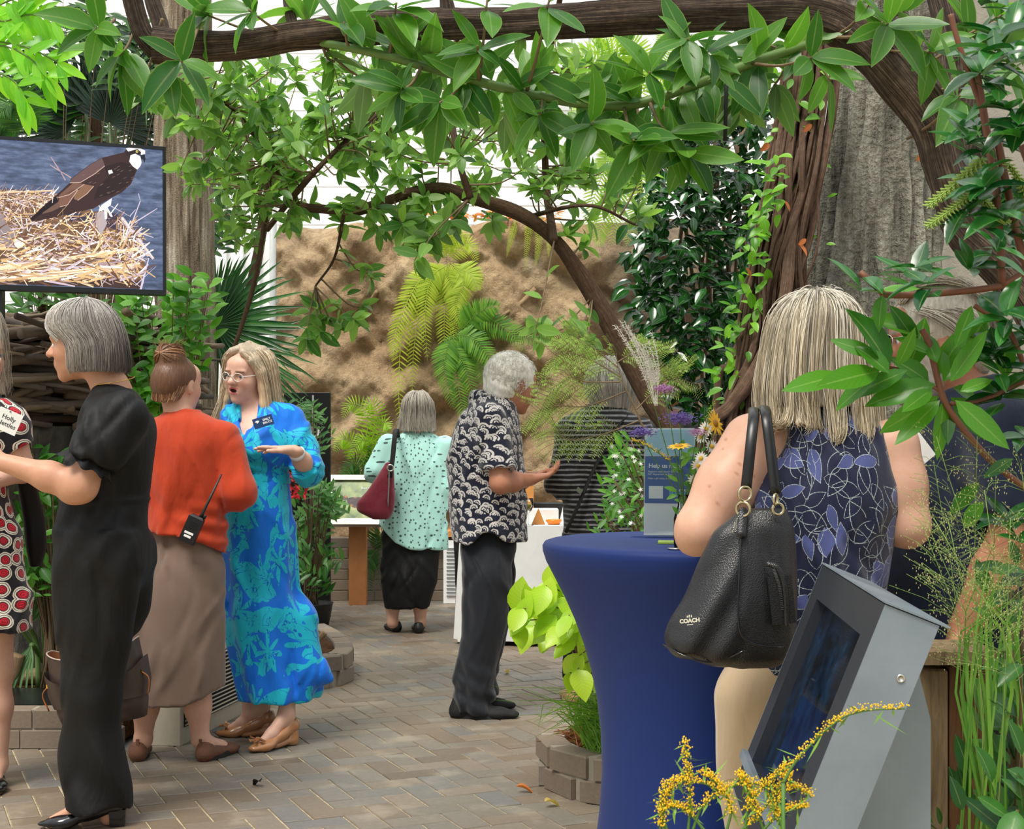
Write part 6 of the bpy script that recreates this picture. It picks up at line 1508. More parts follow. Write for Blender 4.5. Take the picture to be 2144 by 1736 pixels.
    poly([(-200, 900), (40, 860), (60, 960), (180, 1060), (170, 1140), (90, 1200), (-100, 1250)], (122, 110, 112), 6); poly([(-100, 1150), (50, 1180), (70, 1230), (-100, 1260)], (226, 176, 140), 6.2)
    poly([(205 + 55 * math.cos(a), 1165 + 58 * math.sin(a)) for a in np.linspace(0, 6.28, 17)[:-1]], (240, 216, 190), 6.4)
    for i in range(16): line(170 + R.uniform(0, 70), 1120 + R.uniform(0, 90), 172 + R.uniform(0, 70), 1124 + R.uniform(0, 90), 2, (190, 120, 100), 6.6) if False else None
    poly([(1020, 850), (1110, 830), (1145, 960), (1080, 1090), (1015, 960)], (150, 140, 146), 6)
    poly([(1350, 165), (1325, 200), (1090, 258), (960, 330), (760, 480), (740, 530), (620, 640), (480, 760), (320, 910), (345, 940), (560, 900), (800, 840), (1000, 800), (1180, 690), (1300, 630), (1400, 540), (1468, 380), (1440, 250), (1500, 190), (1440, 150)], (50, 34, 34), 7)
    for fe, c in (([(1090, 262), (960, 335), (770, 480), (745, 520), (860, 520), (1010, 430), (1120, 340)], (86, 66, 66)), ([(790, 520), (640, 650), (625, 680), (740, 650), (900, 540)], (98, 72, 62)), ([(640, 680), (620, 740), (640, 780), (720, 760), (830, 600), (790, 590)], (104, 74, 62)), ([(900, 540), (800, 640), (790, 700), (830, 712), (930, 640), (1000, 560)], (112, 82, 64)), ([(620, 730), (460, 840), (450, 860), (560, 830), (640, 790)], (92, 70, 62)), ([(480, 765), (330, 905), (345, 930), (450, 850), (620, 730), (600, 670)], (28, 20, 24)), ([(1120, 350), (1300, 300), (1400, 330), (1450, 400), (1380, 540), (1200, 650), (1000, 700), (1050, 560), (1150, 470)], (38, 26, 28))): poly(fe, c, 7.6)
    for i in range(40):
        x, y = R.uniform(880, 1420), R.uniform(300, 700)
        if y > 760 - (x - 880) * .35 or y < 420 - (x - 880) * .2: continue
        line(x, y, x + 30, y - 14, 2.2, (120, 96, 88), 8, 1)
    for fe in ([(745, 525), (860, 522), (1010, 432), (1120, 345)], [(625, 684), (740, 652), (900, 542)], [(640, 783), (722, 762), (832, 602)], [(830, 714), (930, 642), (1002, 562)]):
        for (xa, ya), (xb, yb) in zip(fe[:-1], fe[1:]): line(xa, ya, xb, yb, 3.5, (170, 146, 136), 8)
    poly([(1345, 160), (1400, 142), (1480, 150), (1550, 180), (1552, 215), (1510, 225), (1440, 195), (1370, 190)], (236, 232, 240), 8.2)
    poly([(1395, 232), (1440, 210), (1500, 245), (1512, 310), (1500, 345), (1468, 384), (1420, 350), (1383, 300)], (248, 246, 252), 8.2)
    poly([(1420, 178), (1470, 165), (1510, 200), (1500, 235), (1450, 215), (1350, 240), (1340, 200)], (40, 30, 34), 8.6)
    poly([(1500, 232), (1545, 222), (1556, 270), (1542, 316), (1530, 275), (1505, 262)], (26, 28, 40), 8.8)
    poly([(1464 + 14 * math.cos(a), 190 + 14 * math.sin(a)) for a in np.linspace(0, 6.28, 11)[:-1]], (206, 196, 110), 9); poly([(1466 + 6 * math.cos(a), 190 + 6 * math.sin(a)) for a in np.linspace(0, 6.28, 9)[:-1]], (14, 12, 12), 9.2)
    poly([(1155, 395), (1195, 388), (1207, 420), (1165, 432)], (250, 246, 248), 9)
    poly([(1085, 765), (1195, 690), (1185, 760), (1150, 790), (1205, 885), (1185, 890), (1140, 815), (1142, 915), (1122, 915), (1112, 815), (1060, 832), (1055, 815)], (226, 220, 228), 9)
    m = vcol_mat('screen_print', .2, .3, 0, emit=.8); pic = b.build('osprey_picture', m, sc, smooth=False, colattr=True)
    p = pt(Wd * .45, 0, -.03)
    for a in (.396, .2):
        b = MB(); c = pt(Wd * a, 0, -.07); b.box((c[0], c[1], (c[2] + .3) / 2 + .07), (.05, .04, c[2] + .3 - .14)); b.build('stand_post', mb, e, smooth=False)
    b = MB(); c = pt(Wd * .485, 0, -.07); b.box((c[0], c[1], .15), (.5, .4, .02)); b.build('stand_foot', mb, e, smooth=False)
television()
# ------------------------------------------------------------------ big stick nest on its stump
def nest():
    cx, cy = P(20, 0, 7.3)[0], 7.3
    st_ = empty('nest_stump', (cx, cy, .14), 'dark grey textured stump carrying the big stick nest', 'stump')
    rows = [(.14, .62), (.5, .6), (.9, .62), (1.15, .7), (1.33, .76)]; n = 60; a = np.linspace(0, 2 * np.pi, n, endpoint=False); V = []; zz = np.linspace(.14, 1.33, 26)
    for z in zz:
        r = np.interp(z, [q[0] for q in rows], [q[1] for q in rows]) * (1 + .05 * wobble(2, 9, 1.)(np.cos(a) * .7, np.sin(a) * .7, np.full(n, z)) + .03 * wobble(6, 40, 1.)(np.cos(a) * .7, np.sin(a) * .7, np.full(n, z * .3))); V.append(np.stack([cx + r * np.cos(a), cy + r * np.sin(a), np.full(n, z)], 1))
    V = np.concatenate(V); F = [(i * n + k, i * n + (k + 1) % n, (i + 1) * n + (k + 1) % n, (i + 1) * n + k) for i in range(25) for k in range(n)] + [tuple(25 * n + k for k in range(n))]
    t = NT('grey_bark_cast'); o = t.obj(); g = t.noise(t.mapping(o, (1, 1, .3)), 14, 5, .65); t.color(t.ramp(g, [(.3, rgb(46, 46, 42)), (.6, rgb(92, 88, 80)), (.8, rgb(110, 106, 96))])); t.set(rough=.9); t.bump(g, .8, .03)
    link('stump_body', mesh(V, F), t.m, st_)
    e = empty('stick_nest', (cx, cy, 1.33), 'huge nest of interwoven grey-brown sticks below the television', 'nest')
    t = NT('dry_stick'); o = t.obj(); oi = t.n('ObjectInfo').outputs['Random']; g = t.noise(t.mapping(o, (6, 30, 30)), 4, 4)
    c = t.ramp(oi, [(0, rgb(70, 60, 50)), (.35, rgb(112, 94, 76)), (.6, rgb(84, 76, 68)), (.85, rgb(146, 124, 98)), (1, rgb(100, 92, 86))]); t.color(t.mix(t.math('MULTIPLY', g, .5), c, rgb(50, 42, 36))); t.set(rough=.85); t.bump(g, .4, .005)
    R = random.Random(4); meshes = []
    for i in range(9):
        L = 1.0; pts = [(x * L, .06 * math.sin(3 * x + i) + R.uniform(-.012, .012) + .16 * x * x, R.uniform(-.012, .012)) for x in np.linspace(-.5, .5, 8)]
        b = MB(); r0 = R.choice((.007, .01, .014, .02, .028)); b.tube(pts, [r0 * (1.0 - .35 * k / 7) for k in range(8)], 7, jit=.12); m_ = b.me(True); m_.materials.append(t.m); meshes.append(m_)
    for i in range(300):
        th = R.uniform(0, 2 * math.pi) if R.random() < .2 else R.uniform(-2.9, .1); f = R.random(); z = 1.37 + .46 * f; rr = .72 + .16 * math.sin(f * 2.2) + R.uniform(-.05, .03)
        if f > .85: rr *= R.uniform(.55, 1)
        o_ = bpy.data.objects.new('stick', R.choice(meshes)); COL.objects.link(o_); o_.parent = e; l = R.uniform(.5, 1.1)
        o_.scale = (l, 1, 1); o_.location = (rr * math.cos(th), rr * math.sin(th), z - 1.33); o_.rotation_euler = (R.uniform(-.3, .3), R.gauss(0, .13), th + math.pi / 2 + R.gauss(0, .16))
    b = MB(); b.lathe((cx, cy, 1.33), [(.7, 0), (.78, .2), (.74, .4), (.5, .42)], 40); link('nest_core', b.me(True), plain('dark_twigs', rgb(38, 33, 28), .95, noise=.4, nscale=40, bump=.8, bscale=60), e)
nest()
# ------------------------------------------------------------------ vegetation helpers
def leaf_mat(name, a, b, under=None, trans=0.35, rough=0.35, spec=0.45, edge=None, veins=True):
    if name in _M: return _M[name]
    t = NT(name); gi = t.n('NewGeometry').outputs['Random Per Island']; oi = t.n('ObjectInfo').outputs['Random']
    r = t.math('FRACT', t.math('ADD', t.math('MULTIPLY', gi, 3.7), t.math('MULTIPLY', oi, 5.3)))
    c = t.mix(r, a, b)
    u = t.attr('luv', 'Vector'); sx = t.n('SeparateXYZ'); t.l(u, sx.inputs[0]); av = t.math('ABSOLUTE', sx.outputs[1])
    rib = t.math('SUBTRACT', 1.0, t.step(av, 0.07, 0.04)); c = t.mix(t.math('MULTIPLY', rib, 0.4), c, t.mix(0.5, c, rgb(190, 210, 130)))
    if veins:
        v = t.step(t.math('SINE', t.math('MULTIPLY', t.math('SUBTRACT', sx.outputs[0], t.math('MULTIPLY', av, 0.25)), 62)), 0.86, 0.1)
        c = t.mix(t.math('MULTIPLY', v, 0.22), c, t.mix(0.5, c, rgb(20, 60, 10)))
    if edge: c = t.mix(t.math('MULTIPLY', t.step(av, 0.93, 0.05), 0.35), c, edge)  # pale margin mixed into the colour, imitating rim light on leaf edges
    if under: c2 = t.mix(t.n('NewGeometry').outputs['Backfacing'], c, t.mix(0.5, c, under))
    else: c2 = c
    t.color(c2); t.set(rough=rough, spec=spec)
    tr = t.n('BsdfTranslucent'); t.l(t.mix(0.65, c, t.mix(1.0, c, (1.6, 1.75, 0.7, 1), 'MULTIPLY')), tr.inputs['Color']); mx = t.n('MixShader'); mx.inputs[0].default_value = trans
    t.l(t.b.outputs[0], mx.inputs[1]); t.l(tr.outputs[0], mx.inputs[2]); t.l(mx.outputs[0], t.out.inputs['Surface'])
    _M[name] = t.m
    return t.m
def leaf_geo(w=0.36, tipw=0.5, fold=0.12, curl=0.12, n=6, wav=0.0, seed=0):
    r = random.Random(seed); V = []; U = []
    for i in range(n + 1):
        x = i / n; hw = w * 0.5 * (math.sin(math.pi * min(1, x ** (0.75 + tipw * 0.2))) ** 0.8 if 0 < i < n else 0.004)
        z0 = -curl * x * x + r.uniform(-1, 1) * 0.004
        zz = fold * hw * 2
        for k in (-1, 0, 1): V.append((x, k * hw, z0 + (zz + wav * r.uniform(-1, 1) if k else 0))); U.append((x, k, 0))
    F = []
    for i in range(n):
        a = i * 3; F += [(a, a + 3, a + 4, a + 1), (a + 1, a + 4, a + 5, a + 2)]
    return np.array(V), F, np.array(U, float)
LEAFG = {}
def leaf_variants(key, **kw):
    if key not in LEAFG: LEAFG[key] = [leaf_geo(seed=s, curl=kw.get('curl', .12) * (.3 + .5 * s), fold=kw.get('fold', .12) * (.4 + .4 * s), w=kw.get('w', .36) * (1 + .08 * (s - 1)), wav=kw.get('wav', 0.004), n=kw.get('n', 6), tipw=kw.get('tipw', .5)) for s in range(4)]
    return LEAFG[key]
def frame(d, nrm):
    d = unit(d); n = np.asarray(nrm, float) - d * np.dot(nrm, d)
    if np.linalg.norm(n) < 1e-3: n = np.cross(d, [0.3, 0.8, 0.5])
    n = unit(n); y = np.cross(n, d)
    return np.stack([d, y, n], 1)
def place_leaves(parent, leaves, key, mat, name='leaf', maxn=290, stuff_name='foliage'):
    G = LEAFG[key]; base = wloc(parent);
    mk = (key, mat.name)
    if mk not in LEAFG:
        ms = []
        for V, F, U in G:
            m = mesh(V, F); set_attr(m, 'luv', U); m.materials.append(mat); ms.append(m)
        LEAFG[mk] = ms
    ms = LEAFG[mk]
    def score(l):
        p = l[0]; y = max(.3, p[1]); px = W / 2 + FPX * p[0] / y; py = YH - FPX * (p[2] - CH) / y
        return (l[3] * FPX / y) * (1 if -60 < px < W + 60 and -60 < py < HGT + 60 else 0.01)
    L = sorted(leaves, key=score, reverse=True)
    for p, d, n, ln in L[:maxn]:
        o = bpy.data.objects.new(name, random.choice(ms)); COL.objects.link(o); o.parent = parent
        R = frame(d, n) * ln; M = np.eye(4); M[:3, :3] = R; M[:3, 3] = np.asarray(p) - base; o.matrix_local = Matrix(M.tolist())
    rest = L[maxn:]
    if rest:
        Vs, Fs, Us, k = [], [], [], 0
        for p, d, n, ln in rest:
            V, F, U = random.choice(G); Vs.append(V @ (frame(d, n) * ln).T + p); Fs.append(np.array(F) + k); Us.append(U); k += len(V)
        m = mesh(np.concatenate(Vs), np.concatenate(Fs)); set_attr(m, 'luv', np.concatenate(Us)); o = link(stuff_name, m, mat, parent); o['kind'] = 'stuff'
def whorl(tip, d, n, L, spread=65, droop=0.25, rnd=None):
    r = rnd or random; d = unit(d); u = unit(np.cross(d, [0.2, 0.5, 1])); w = np.cross(d, u); out = []
    a0 = r.uniform(0, 6.28)
    for i in range(n):
        a = a0 + i * 2.39996 + r.uniform(-.3, .3); sp = math.radians(spread * r.uniform(.7, 1.25)); dr = unit(d * math.cos(sp) + (u * math.cos(a) + w * math.sin(a)) * math.sin(sp) + np.array([0, 0, -droop * r.uniform(.3, 1.4)]))
        nm = unit(d * .6 + UP * .6 + np.array([r.uniform(-.4, .4), r.uniform(-.5, .2), 0]))
        out.append((np.asarray(tip) - d * r.uniform(0, .03), dr, nm, L * r.uniform(.7, 1.15)))
    return out
def bark_mat(name, a, b, c, sc=8, stretch=.12, bump=.8, bd=.03, rough=.9):
    if name in _M: return _M[name]
    t = NT(name); o = t.obj(); g = t.noise(t.mapping(o, (1, 1, stretch)), sc, 6, .65, dist=.5); g2 = t.noise(o, sc * 6, 4, .6)
    f = t.math('ADD', t.math('MULTIPLY', g, .75), t.math('MULTIPLY', g2, .25))
    t.color(t.ramp(f, [(.32, a), (.5, b), (.68, c)])); t.set(rough=rough, spec=.2); t.bump(f, bump, bd); _M[name] = t.m
    return t.m
def bark_along(name, a, b, c, sc=7, bump=.8):
    if name in _M: return _M[name]
    t = NT(name); u = t.attr('luv', 'Vector'); g = t.noise(t.mapping(u, (1.3, 9, 9)), sc, 6, .62, dist=.8); g2 = t.noise(t.obj(), 60, 4, .6)
    f = t.math('ADD', t.math('MULTIPLY', g, .8), t.math('MULTIPLY', g2, .2)); t.color(t.ramp(f, [(.33, a), (.5, b), (.66, c)])); t.set(rough=.85, spec=.25); t.bump(f, bump, .025); _M[name] = t.m
    return t.m
def limb(name, pts, rads, mat, parent, n=20, m=60, jit=.04, rough=.12):
    p = catmull(pts, m); r = np.interp(np.linspace(0, 1, m), np.linspace(0, 1, len(rads)), rads)
    tg = np.gradient(p, axis=0); tg /= np.linalg.norm(tg, axis=1, keepdims=True) + 1e-9; a = np.linspace(0, 2 * np.pi, n, endpoint=False)
    u = unit(np.cross(tg[0], [.13, .9, .2])); V = []; U = []; s = 0.0; wb = wobble(int(abs(p[0][0]) * 977) % 999, 14, 1.0); wb2 = wobble(7, 60, 1.)
    for i in range(m):
        u = unit(u - tg[i] * np.dot(u, tg[i])); w = np.cross(tg[i], u); dirs = np.cos(a)[:, None] * u + np.sin(a)[:, None] * w
        if i: s += np.linalg.norm(p[i] - p[i - 1])
        q = p[i] + dirs * r[i]; k = 1 + rough * wb(q[:, 0], q[:, 1], q[:, 2]) + rough * .5 * np.sin(5 * a + 3 * s * 3) + rough * .35 * wb2(q[:, 0], q[:, 1], q[:, 2])
        V.append(p[i] + dirs * (r[i] * k)[:, None]); U.append(np.stack([np.full(n, s), np.cos(a) * .3, np.sin(a) * .3], 1))
    V = np.concatenate(V); U = np.concatenate(U)
    F = [(i * n + k, i * n + (k + 1) % n, (i + 1) * n + (k + 1) % n, (i + 1) * n + k) for i in range(m - 1) for k in range(n)] + [tuple(range(n - 1, -1, -1)), tuple((m - 1) * n + k for k in range(n))]
    me = mesh(V, F); set_attr(me, 'luv', U)
    return link(name, me, mat, parent), p
def frond_mesh(pts, N, plen, mat, pw=.2, droop=.25, up=(0, -0.3, 1), prof=None, seed=0):
    r = random.Random(seed); p = catmull(pts, N + 2); tg = np.gradient(p, axis=0); tg /= np.linalg.norm(tg, axis=1, keepdims=True) + 1e-9; b = MB(); U = []
    Ltot = np.linalg.norm(np.diff(p, axis=0), axis=1).sum()
    b.tube(p, np.linspace(.0045, .001, len(p)) * max(.6, Ltot), 4); U.append(np.zeros((len(b.v[-1]), 3)))
    for i in range(1, N + 1):
        f = i / N; l = plen * (prof(f) if prof else min(1, f * 4 + .25) * (1 - f) ** .55 + .04)
        sd = unit(np.cross(tg[i], up)); nn = unit(np.cross(sd, tg[i]))
        for s in (-1, 1):
            d = unit(sd * s + tg[i] * (.35 + .25 * f) - UP * droop * r.uniform(.6, 1.3) + np.array([r.uniform(-.06, .06), r.uniform(-.1, .1), 0])); R = frame(d, nn); w = pw * l
            v = np.array([[0, -.2 * w, 0], [0, .2 * w, 0], [.35 * l, -.5 * w, .02 * l], [.35 * l, .5 * w, .02 * l], [.75 * l, -.34 * w, -.03 * l], [.75 * l, .34 * w, -.03 * l], [l, 0, -.1 * l]])
            b.add(v @ R.T + p[i], [(0, 2, 3, 1), (2, 4, 5, 3), (4, 6, 5)]); U.append(np.stack([v[:, 0] / l, v[:, 1] / (w + 1e-6) * 2, v[:, 2] * 0], 1))
    me = b.me(True); set_attr(me, 'luv', np.concatenate(U)); me.materials.append(mat)
    return me
def fan_mesh(c, d, nrm, L, n, mat, span=150, bw=.035, droop=.3, seed=0, stem=None):
    r = random.Random(seed); R = frame(d, nrm); b = MB(); U = []
    for i in range(n):
        a = math.radians((i / (n - 1) - .5) * span); l = L * (1 - .25 * (abs(a) / math.radians(span / 2)) ** 2) * r.uniform(.88, 1.05); dl = R @ np.array([math.cos(a), math.sin(a), 0]); sl = R @ np.array([-math.sin(a), math.cos(a), 0]); nl = R[:, 2]
        for k, f in enumerate((0, .25, .55, .8, 1)):
            pass
        V = []; u = []
        for f in (.02, .3, .6, .85, 1):
            q = c + dl * l * f - UP * droop * l * f ** 2.5 * r.uniform(.6, 1.2); w = bw * L * (min(1, f * 3.2) if f < .35 else (1 - f) ** .6 + .02)
            V += [q - sl * w + nl * w * .5, q, q + sl * w + nl * w * .5]; u += [(f, -1, 0), (f, 0, 0), (f, 1, 0)]
        F = []
        for k in range(4):
            a_ = k * 3; F += [(a_, a_ + 3, a_ + 4, a_ + 1), (a_ + 1, a_ + 4, a_ + 5, a_ + 2)]
        b.add(V, F); U.append(np.array(u, float))
    if stem is not None:
        b.tube(catmull(stem, 10), .012, 6); U.append(np.zeros((len(b.v[-1]), 3)))
    me = b.me(True); set_attr(me, 'luv', np.concatenate(U)); me.materials.append(mat)
    return me
def ribbon_blades(specs, mat, name, parent, kind=None):
    b = MB(); U = []
    for pts, w in specs:
        p = catmull(pts, 7); tg = np.gradient(p, axis=0); sd = np.cross(tg, [0.15, 1, .2]); sd /= np.linalg.norm(sd, axis=1, keepdims=True) + 1e-9; ww = w * np.array([.7, 1, 1, .9, .7, .45, .05])[:, None]
        V = np.concatenate([p - sd * ww, p + sd * ww]); b.add(V, [(i, i + 1, 8 + i, 7 + i) for i in range(6)]); U.append(np.concatenate([np.stack([np.linspace(0, 1, 7), np.full(7, s), np.zeros(7)], 1) for s in (-1, 1)]))
    me = b.me(True); set_attr(me, 'luv', np.concatenate(U)); o = link(name, me, mat, parent)
    if kind: o['kind'] = kind
    return o
# ------------------------------------------------------------------ planters
m_brick = None
t = NT('planter_brick'); o = t.n('NewGeometry').outputs['Position']; oi = t.n('ObjectInfo').outputs['Random']
c = t.ramp(oi, [(0, rgb(104, 90, 78)), (.4, rgb(128, 112, 96)), (.7, rgb(116, 108, 100)), (1, rgb(94, 84, 76))]); g = t.noise(o, 50, 5, .65)
t.color(t.mix(t.math('MULTIPLY', g, .45), c, rgb(150, 138, 120))); t.set(rough=.8, spec=.3); t.bump(g, .35, .006); m_brick = t.m
t = NT('mulch'); o = t.obj(); g = t.noise(o, 26, 6, .7); t.color(t.ramp(g, [(.3, rgb(36, 26, 18)), (.5, rgb(86, 60, 38)), (.7, rgb(140, 100, 66))])); t.set(rough=.95, spec=.1); t.bump(g, 1.0, .04); m_mulch = t.m
bk = MB(); bk.bbox((0, 0, 0), (.196, .1, .076), .006); me_brk = bk.me(False); me_brk.materials.append(m_brick)
m_mortar = plain('mortar', rgb(150, 142, 126), .95, noise=.2)
def brick_curb(parent, path, courses, z0=0.0, step=.204):
    p = np.asarray(path, float); seg = np.linalg.norm(np.diff(p, axis=0), axis=1); cum = np.concatenate([[0], np.cumsum(seg)])
    for k in range(courses):
        s = step * (.5 if k % 2 == 0 else 1.0) * .5
        while s < cum[-1]:
            x, y = np.interp(s, cum, p[:, 0]), np.interp(s, cum, p[:, 1]); x2, y2 = np.interp(s + .02, cum, p[:, 0]), np.interp(s + .02, cum, p[:, 1]); x1, y1 = np.interp(s - .02, cum, p[:, 0]), np.interp(s - .02, cum, p[:, 1])
            o = bpy.data.objects.new('brick', me_brk); COL.objects.link(o); o.parent = parent; pl = wloc(parent)
            o.location = (x - pl[0], y - pl[1], z0 + .04 + k * .083 - pl[2]); o.rotation_euler = (0, 0, math.atan2(y2 - y1, x2 - x1)); s += step
    b = MB(); hh = courses * .083 - .006
    for i in range(len(p) - 1):
        c = (p[i] + p[i + 1]) / 2; d = p[i + 1] - p[i]; b.box((c[0], c[1], z0 + hh / 2), (np.linalg.norm(d) + .02, .088, hh), rotm('Z', math.degrees(math.atan2(d[1], d[0]))))
    b.build('mortar', m_mortar, parent, smooth=False)
fl = lambda px, py: P(px, py, FPX * CH / (py - YH))[:2]
e = empty('brick_planter', (-1.9, 6.6, 0), 'low brick planter holding the nest, palmetto and cypress trunk', 'planter')
front = [(-3.6, 5.93), (-2.4, 5.93), (-1.7, 5.93)]
brick_curb(e, front, 2)
nose = [fl(560, 1436) + [0, .05], fl(640, 1440), fl(690, 1436), fl(716, 1425), fl(718, 1408), fl(700, 1385), fl(668, 1365)]
nose = catmull(nose, 14); brick_curb(e, nose, 2)
poly = [(-3.6, 5.97), (-1.62, 5.97), (-1.36, 7.4)] + [tuple(v) for v in nose[2:]] + [(-1.74, 8.95), (-1.9, 11.5), (-3.6, 11.5)]
b = MB(); b.prism([(x, y, .02) for x, y in poly], UP, .115); so = b.build('mulch_bed', m_mulch, e, smooth=False)
e = empty('floor_vent', (-1.3, 6.5, 0), 'cream floor vent box with slanted louvre grille beside the brick planter', 'vent')
m_cream = plain('cream_enamel', rgb(176, 168, 150), .5)
A, B = np.array([-1.365, 5.93, 0]), np.array([-1.12, 7.25, 0]); d = unit(B - A); nrm = np.array([d[1], -d[0], 0]); L = np.linalg.norm(B - A); hh = .36
R = np.stack([d, -nrm, UP], 1)
b = MB(); b.bbox((A + B) / 2 - nrm * .1 + UP * hh / 2, (L, .18, hh), .006, R); b.build('vent_case', m_cream, e, smooth=False)
b = MB(); b.box((A + B) / 2 - nrm * .008 + UP * .2, (L * .94, .004, .26), R); b.build('vent_shade_plate', plain('dark_recess', rgb(24, 22, 20), .8), e, smooth=False)  # flat dark plate on the solid case, standing in for shade behind the louvres
for i in range(15):
    b = MB(); b.box((A + B) / 2 - nrm * -.0 + UP * (.08 + i * .0175), (L * .94, .012, .006), R @ rotm('X', -25)); b.build('louvre', m_cream, e, smooth=False)
cR = np.array([.56, 5.36]); rad = .41
e = empty('brick_planter', (cR[0], cR[1], 0), 'round brick planter with grass and pine straw beside the blue table', 'planter')
ang = np.linspace(math.radians(60), math.radians(405), 26); brick_curb(e, [cR + rad * np.array([math.cos(a), math.sin(a)]) for a in ang], 2)
b = MB(); b.lathe((cR[0], cR[1], .02), [(rad - .03, 0), (rad - .03, .115)], 40); b.build('mulch_bed', m_mulch, e, smooth=False)
sp = []
for i in range(300):
    a, r_ = RNG.uniform(2.3, 5.2), RNG.uniform(.1, .36); p = np.array([cR[0] + r_ * math.cos(a), cR[1] + r_ * math.sin(a), .137 + RNG.uniform(0, .03)]); d = RNG.normal(size=3) * [1, 1, .25]; d = unit(d) * RNG.uniform(.06, .13); sp.append(([p - d, p + [0, 0, .012], p + d], .0022))
ribbon_blades(sp, plain('pine_straw', rgb(150, 92, 54), .8, noise=.3), 'pine_straw', e, 'stuff')
b = MB(); b.bbox((1.1, 2.15, .02), (1.5, 1.0, .04), .01); tag(b.build('planting_bed', m_mulch, smooth=False), 'dark mulch planting bed around the kiosk', 'flower bed')
# ------------------------------------------------------------------ trunks
def trunk(name, label, rows, Z, mat, zb, ztop, n=72, m=90, groove=.03, ng=22, seed=0, dep=None):
    rw = sorted([(CH + (YH - r[0]) / FPX * Z, ((r[1] + r[2]) / 2 - W / 2) / FPX * Z, (r[2] - r[1]) / 2 / FPX * Z) for r in rows]); A = np.array(rw)
    zz = np.linspace(zb, ztop, m); cx = np.interp(zz, A[:, 0], A[:, 1]); rr = np.interp(zz, A[:, 0], A[:, 2]); k7 = np.ones(9) / 9
    cx = np.convolve(np.pad(cx, 4, 'edge'), k7, 'valid'); rr = np.convolve(np.pad(rr, 4, 'edge'), k7, 'valid'); a = np.linspace(0, 2 * np.pi, n, endpoint=False); V = []
    w1, w2, w3 = wobble(seed, 5, 1.), wobble(seed + 1, 13, 1.), wobble(seed + 2, 34, 1.)
    for i in range(m):
        x, y, z = np.cos(a), np.sin(a), np.full(n, zz[i])
        k = 1 + groove * np.sin(ng * a + 2.2 * w1(x, y, z * .8)) + groove * 1.2 * w2(x * 2, y * 2, z * 1.3) + groove * .7 * w3(x, y, z * .5)
        V.append(np.stack([cx[i] + rr[i] * k * x, Z + rr[i] * k * y * (dep or 1), z], 1))
    V = np.concatenate(V); F = [(i * n + j, i * n + (j + 1) % n, (i + 1) * n + (j + 1) % n, (i + 1) * n + j) for i in range(m - 1) for j in range(n)] + [tuple((m - 1) * n + j for j in range(n)), tuple(range(n - 1, -1, -1))]
    return tag(link(name, mesh(V, F), mat), label, 'tree trunk')
m_cyp = bark_mat('cypress_bark', rgb(62, 48, 36), rgb(160, 144, 122), rgb(220, 208, 188), 26, .06, 1.0, .05)
trunk('tree_trunk', 'tall straight cypress trunk with pale stringy bark beside the television', [(1500, 325, 470), (1000, 330, 452), (700, 330, 448), (300, 325, 443), (0, 340, 440), (-60, 342, 438)], 8.15, m_cyp, .13, 4.4, 150, 120, .045, 29, 3)
m_grey = bark_mat('grey_cast_bark', rgb(40, 38, 34), rgb(122, 120, 108), rgb(178, 176, 160), 8, .1, 1.0, .09)
trunk('tree_trunk', 'massive flared grey trunk with deep furrows behind the blonde woman', [(2100, 1665, 2000), (1300, 1655, 1985), (900, 1632, 1972), (700, 1672, 1965), (500, 1705, 1960), (300, 1740, 1957), (100, 1768, 1955), (-80, 1775, 1955)], 5.0, m_grey, 0.0, 2.95, 180, 150, .06, 23, 9, .8)
e = empty('woody_vine', (P(1560, 0, 4.75)[0], 4.75, 0), 'bundle of shaggy red-brown vine stems climbing the grey trunk', 'vine')
m_vine = bark_along('vine_bark', rgb(64, 46, 38), rgb(146, 112, 90), rgb(204, 176, 148), 9, 1.0)
R = random.Random(12)
tops = [(1662 + R.uniform(0, 105), -40) for _ in range(64)]
for i, (x, y) in enumerate(tops):
    w_ = R.uniform(-18, 18); pts = [P(x, y, 4.7 + R.uniform(-.12, .1)), P(x - 18 + w_, 180, 4.6 + R.uniform(-.08, .1)), P(x - 45 + R.uniform(-22, 22), 340, 4.5 + R.uniform(-.08, .1)), P(x - 75 + R.uniform(-30, 30), 520, 4.45 + R.uniform(-.08, .1)), P(x - 100 + R.uniform(-34, 34), 700, 4.38 + R.uniform(-.08, .1)), P(x - 130 + R.uniform(-40, 40), 900, 4.32 + R.uniform(-.08, .1)), P(x - 140, 1400, 4.42), P(x - 140, 1785, 4.42)]
    limb('vine_stem', pts, [R.choice((.0025, .0035, .005, .007, .011))] * 2, m_vine, e, 6, 44, rough=.22)
limb('vine_stem', [P(1700, 250, 4.6), P(1660, 480, 4.4), P(1640, 640, 4.3), P(1590, 760, 4.25), P(1530, 850, 4.25), P(1490, 890, 4.25), P(1470, 1000, 4.36), P(1470, 1785, 4.42)], [.016, .018, .02, .022], m_vine, e, 12, 70, rough=.25)
limb('vine_stem', [P(1640, 380, 4.6), P(1580, 640, 4.5), P(1530, 760, 4.5), P(1500, 860, 4.5), P(1500, 1600, 4.5)], [.01, .012, .01], m_vine, e, 8, 40)
vl = []
leaf_variants('small', w=.5, curl=.2, fold=.15)
for i in range(130):
    f = R.random(); y = 320 + 520 * f; x = 1640 - 110 * f + R.uniform(-45, 25); vl.append((P(x, y, 4.3 + R.uniform(-.05, .1)), (R.uniform(-1, .2), R.uniform(-.5, .2), R.uniform(-.7, .3)), (R.uniform(-.3, .3), -.6, .8), R.uniform(.03, .055)))
for i in range(40): vl.append((P(R.uniform(1600, 1740), R.uniform(120, 560), 4.5), (R.uniform(-1, 1), -.3, R.uniform(-.8, .4)), (0, -.8, .6), R.uniform(.03, .055)))
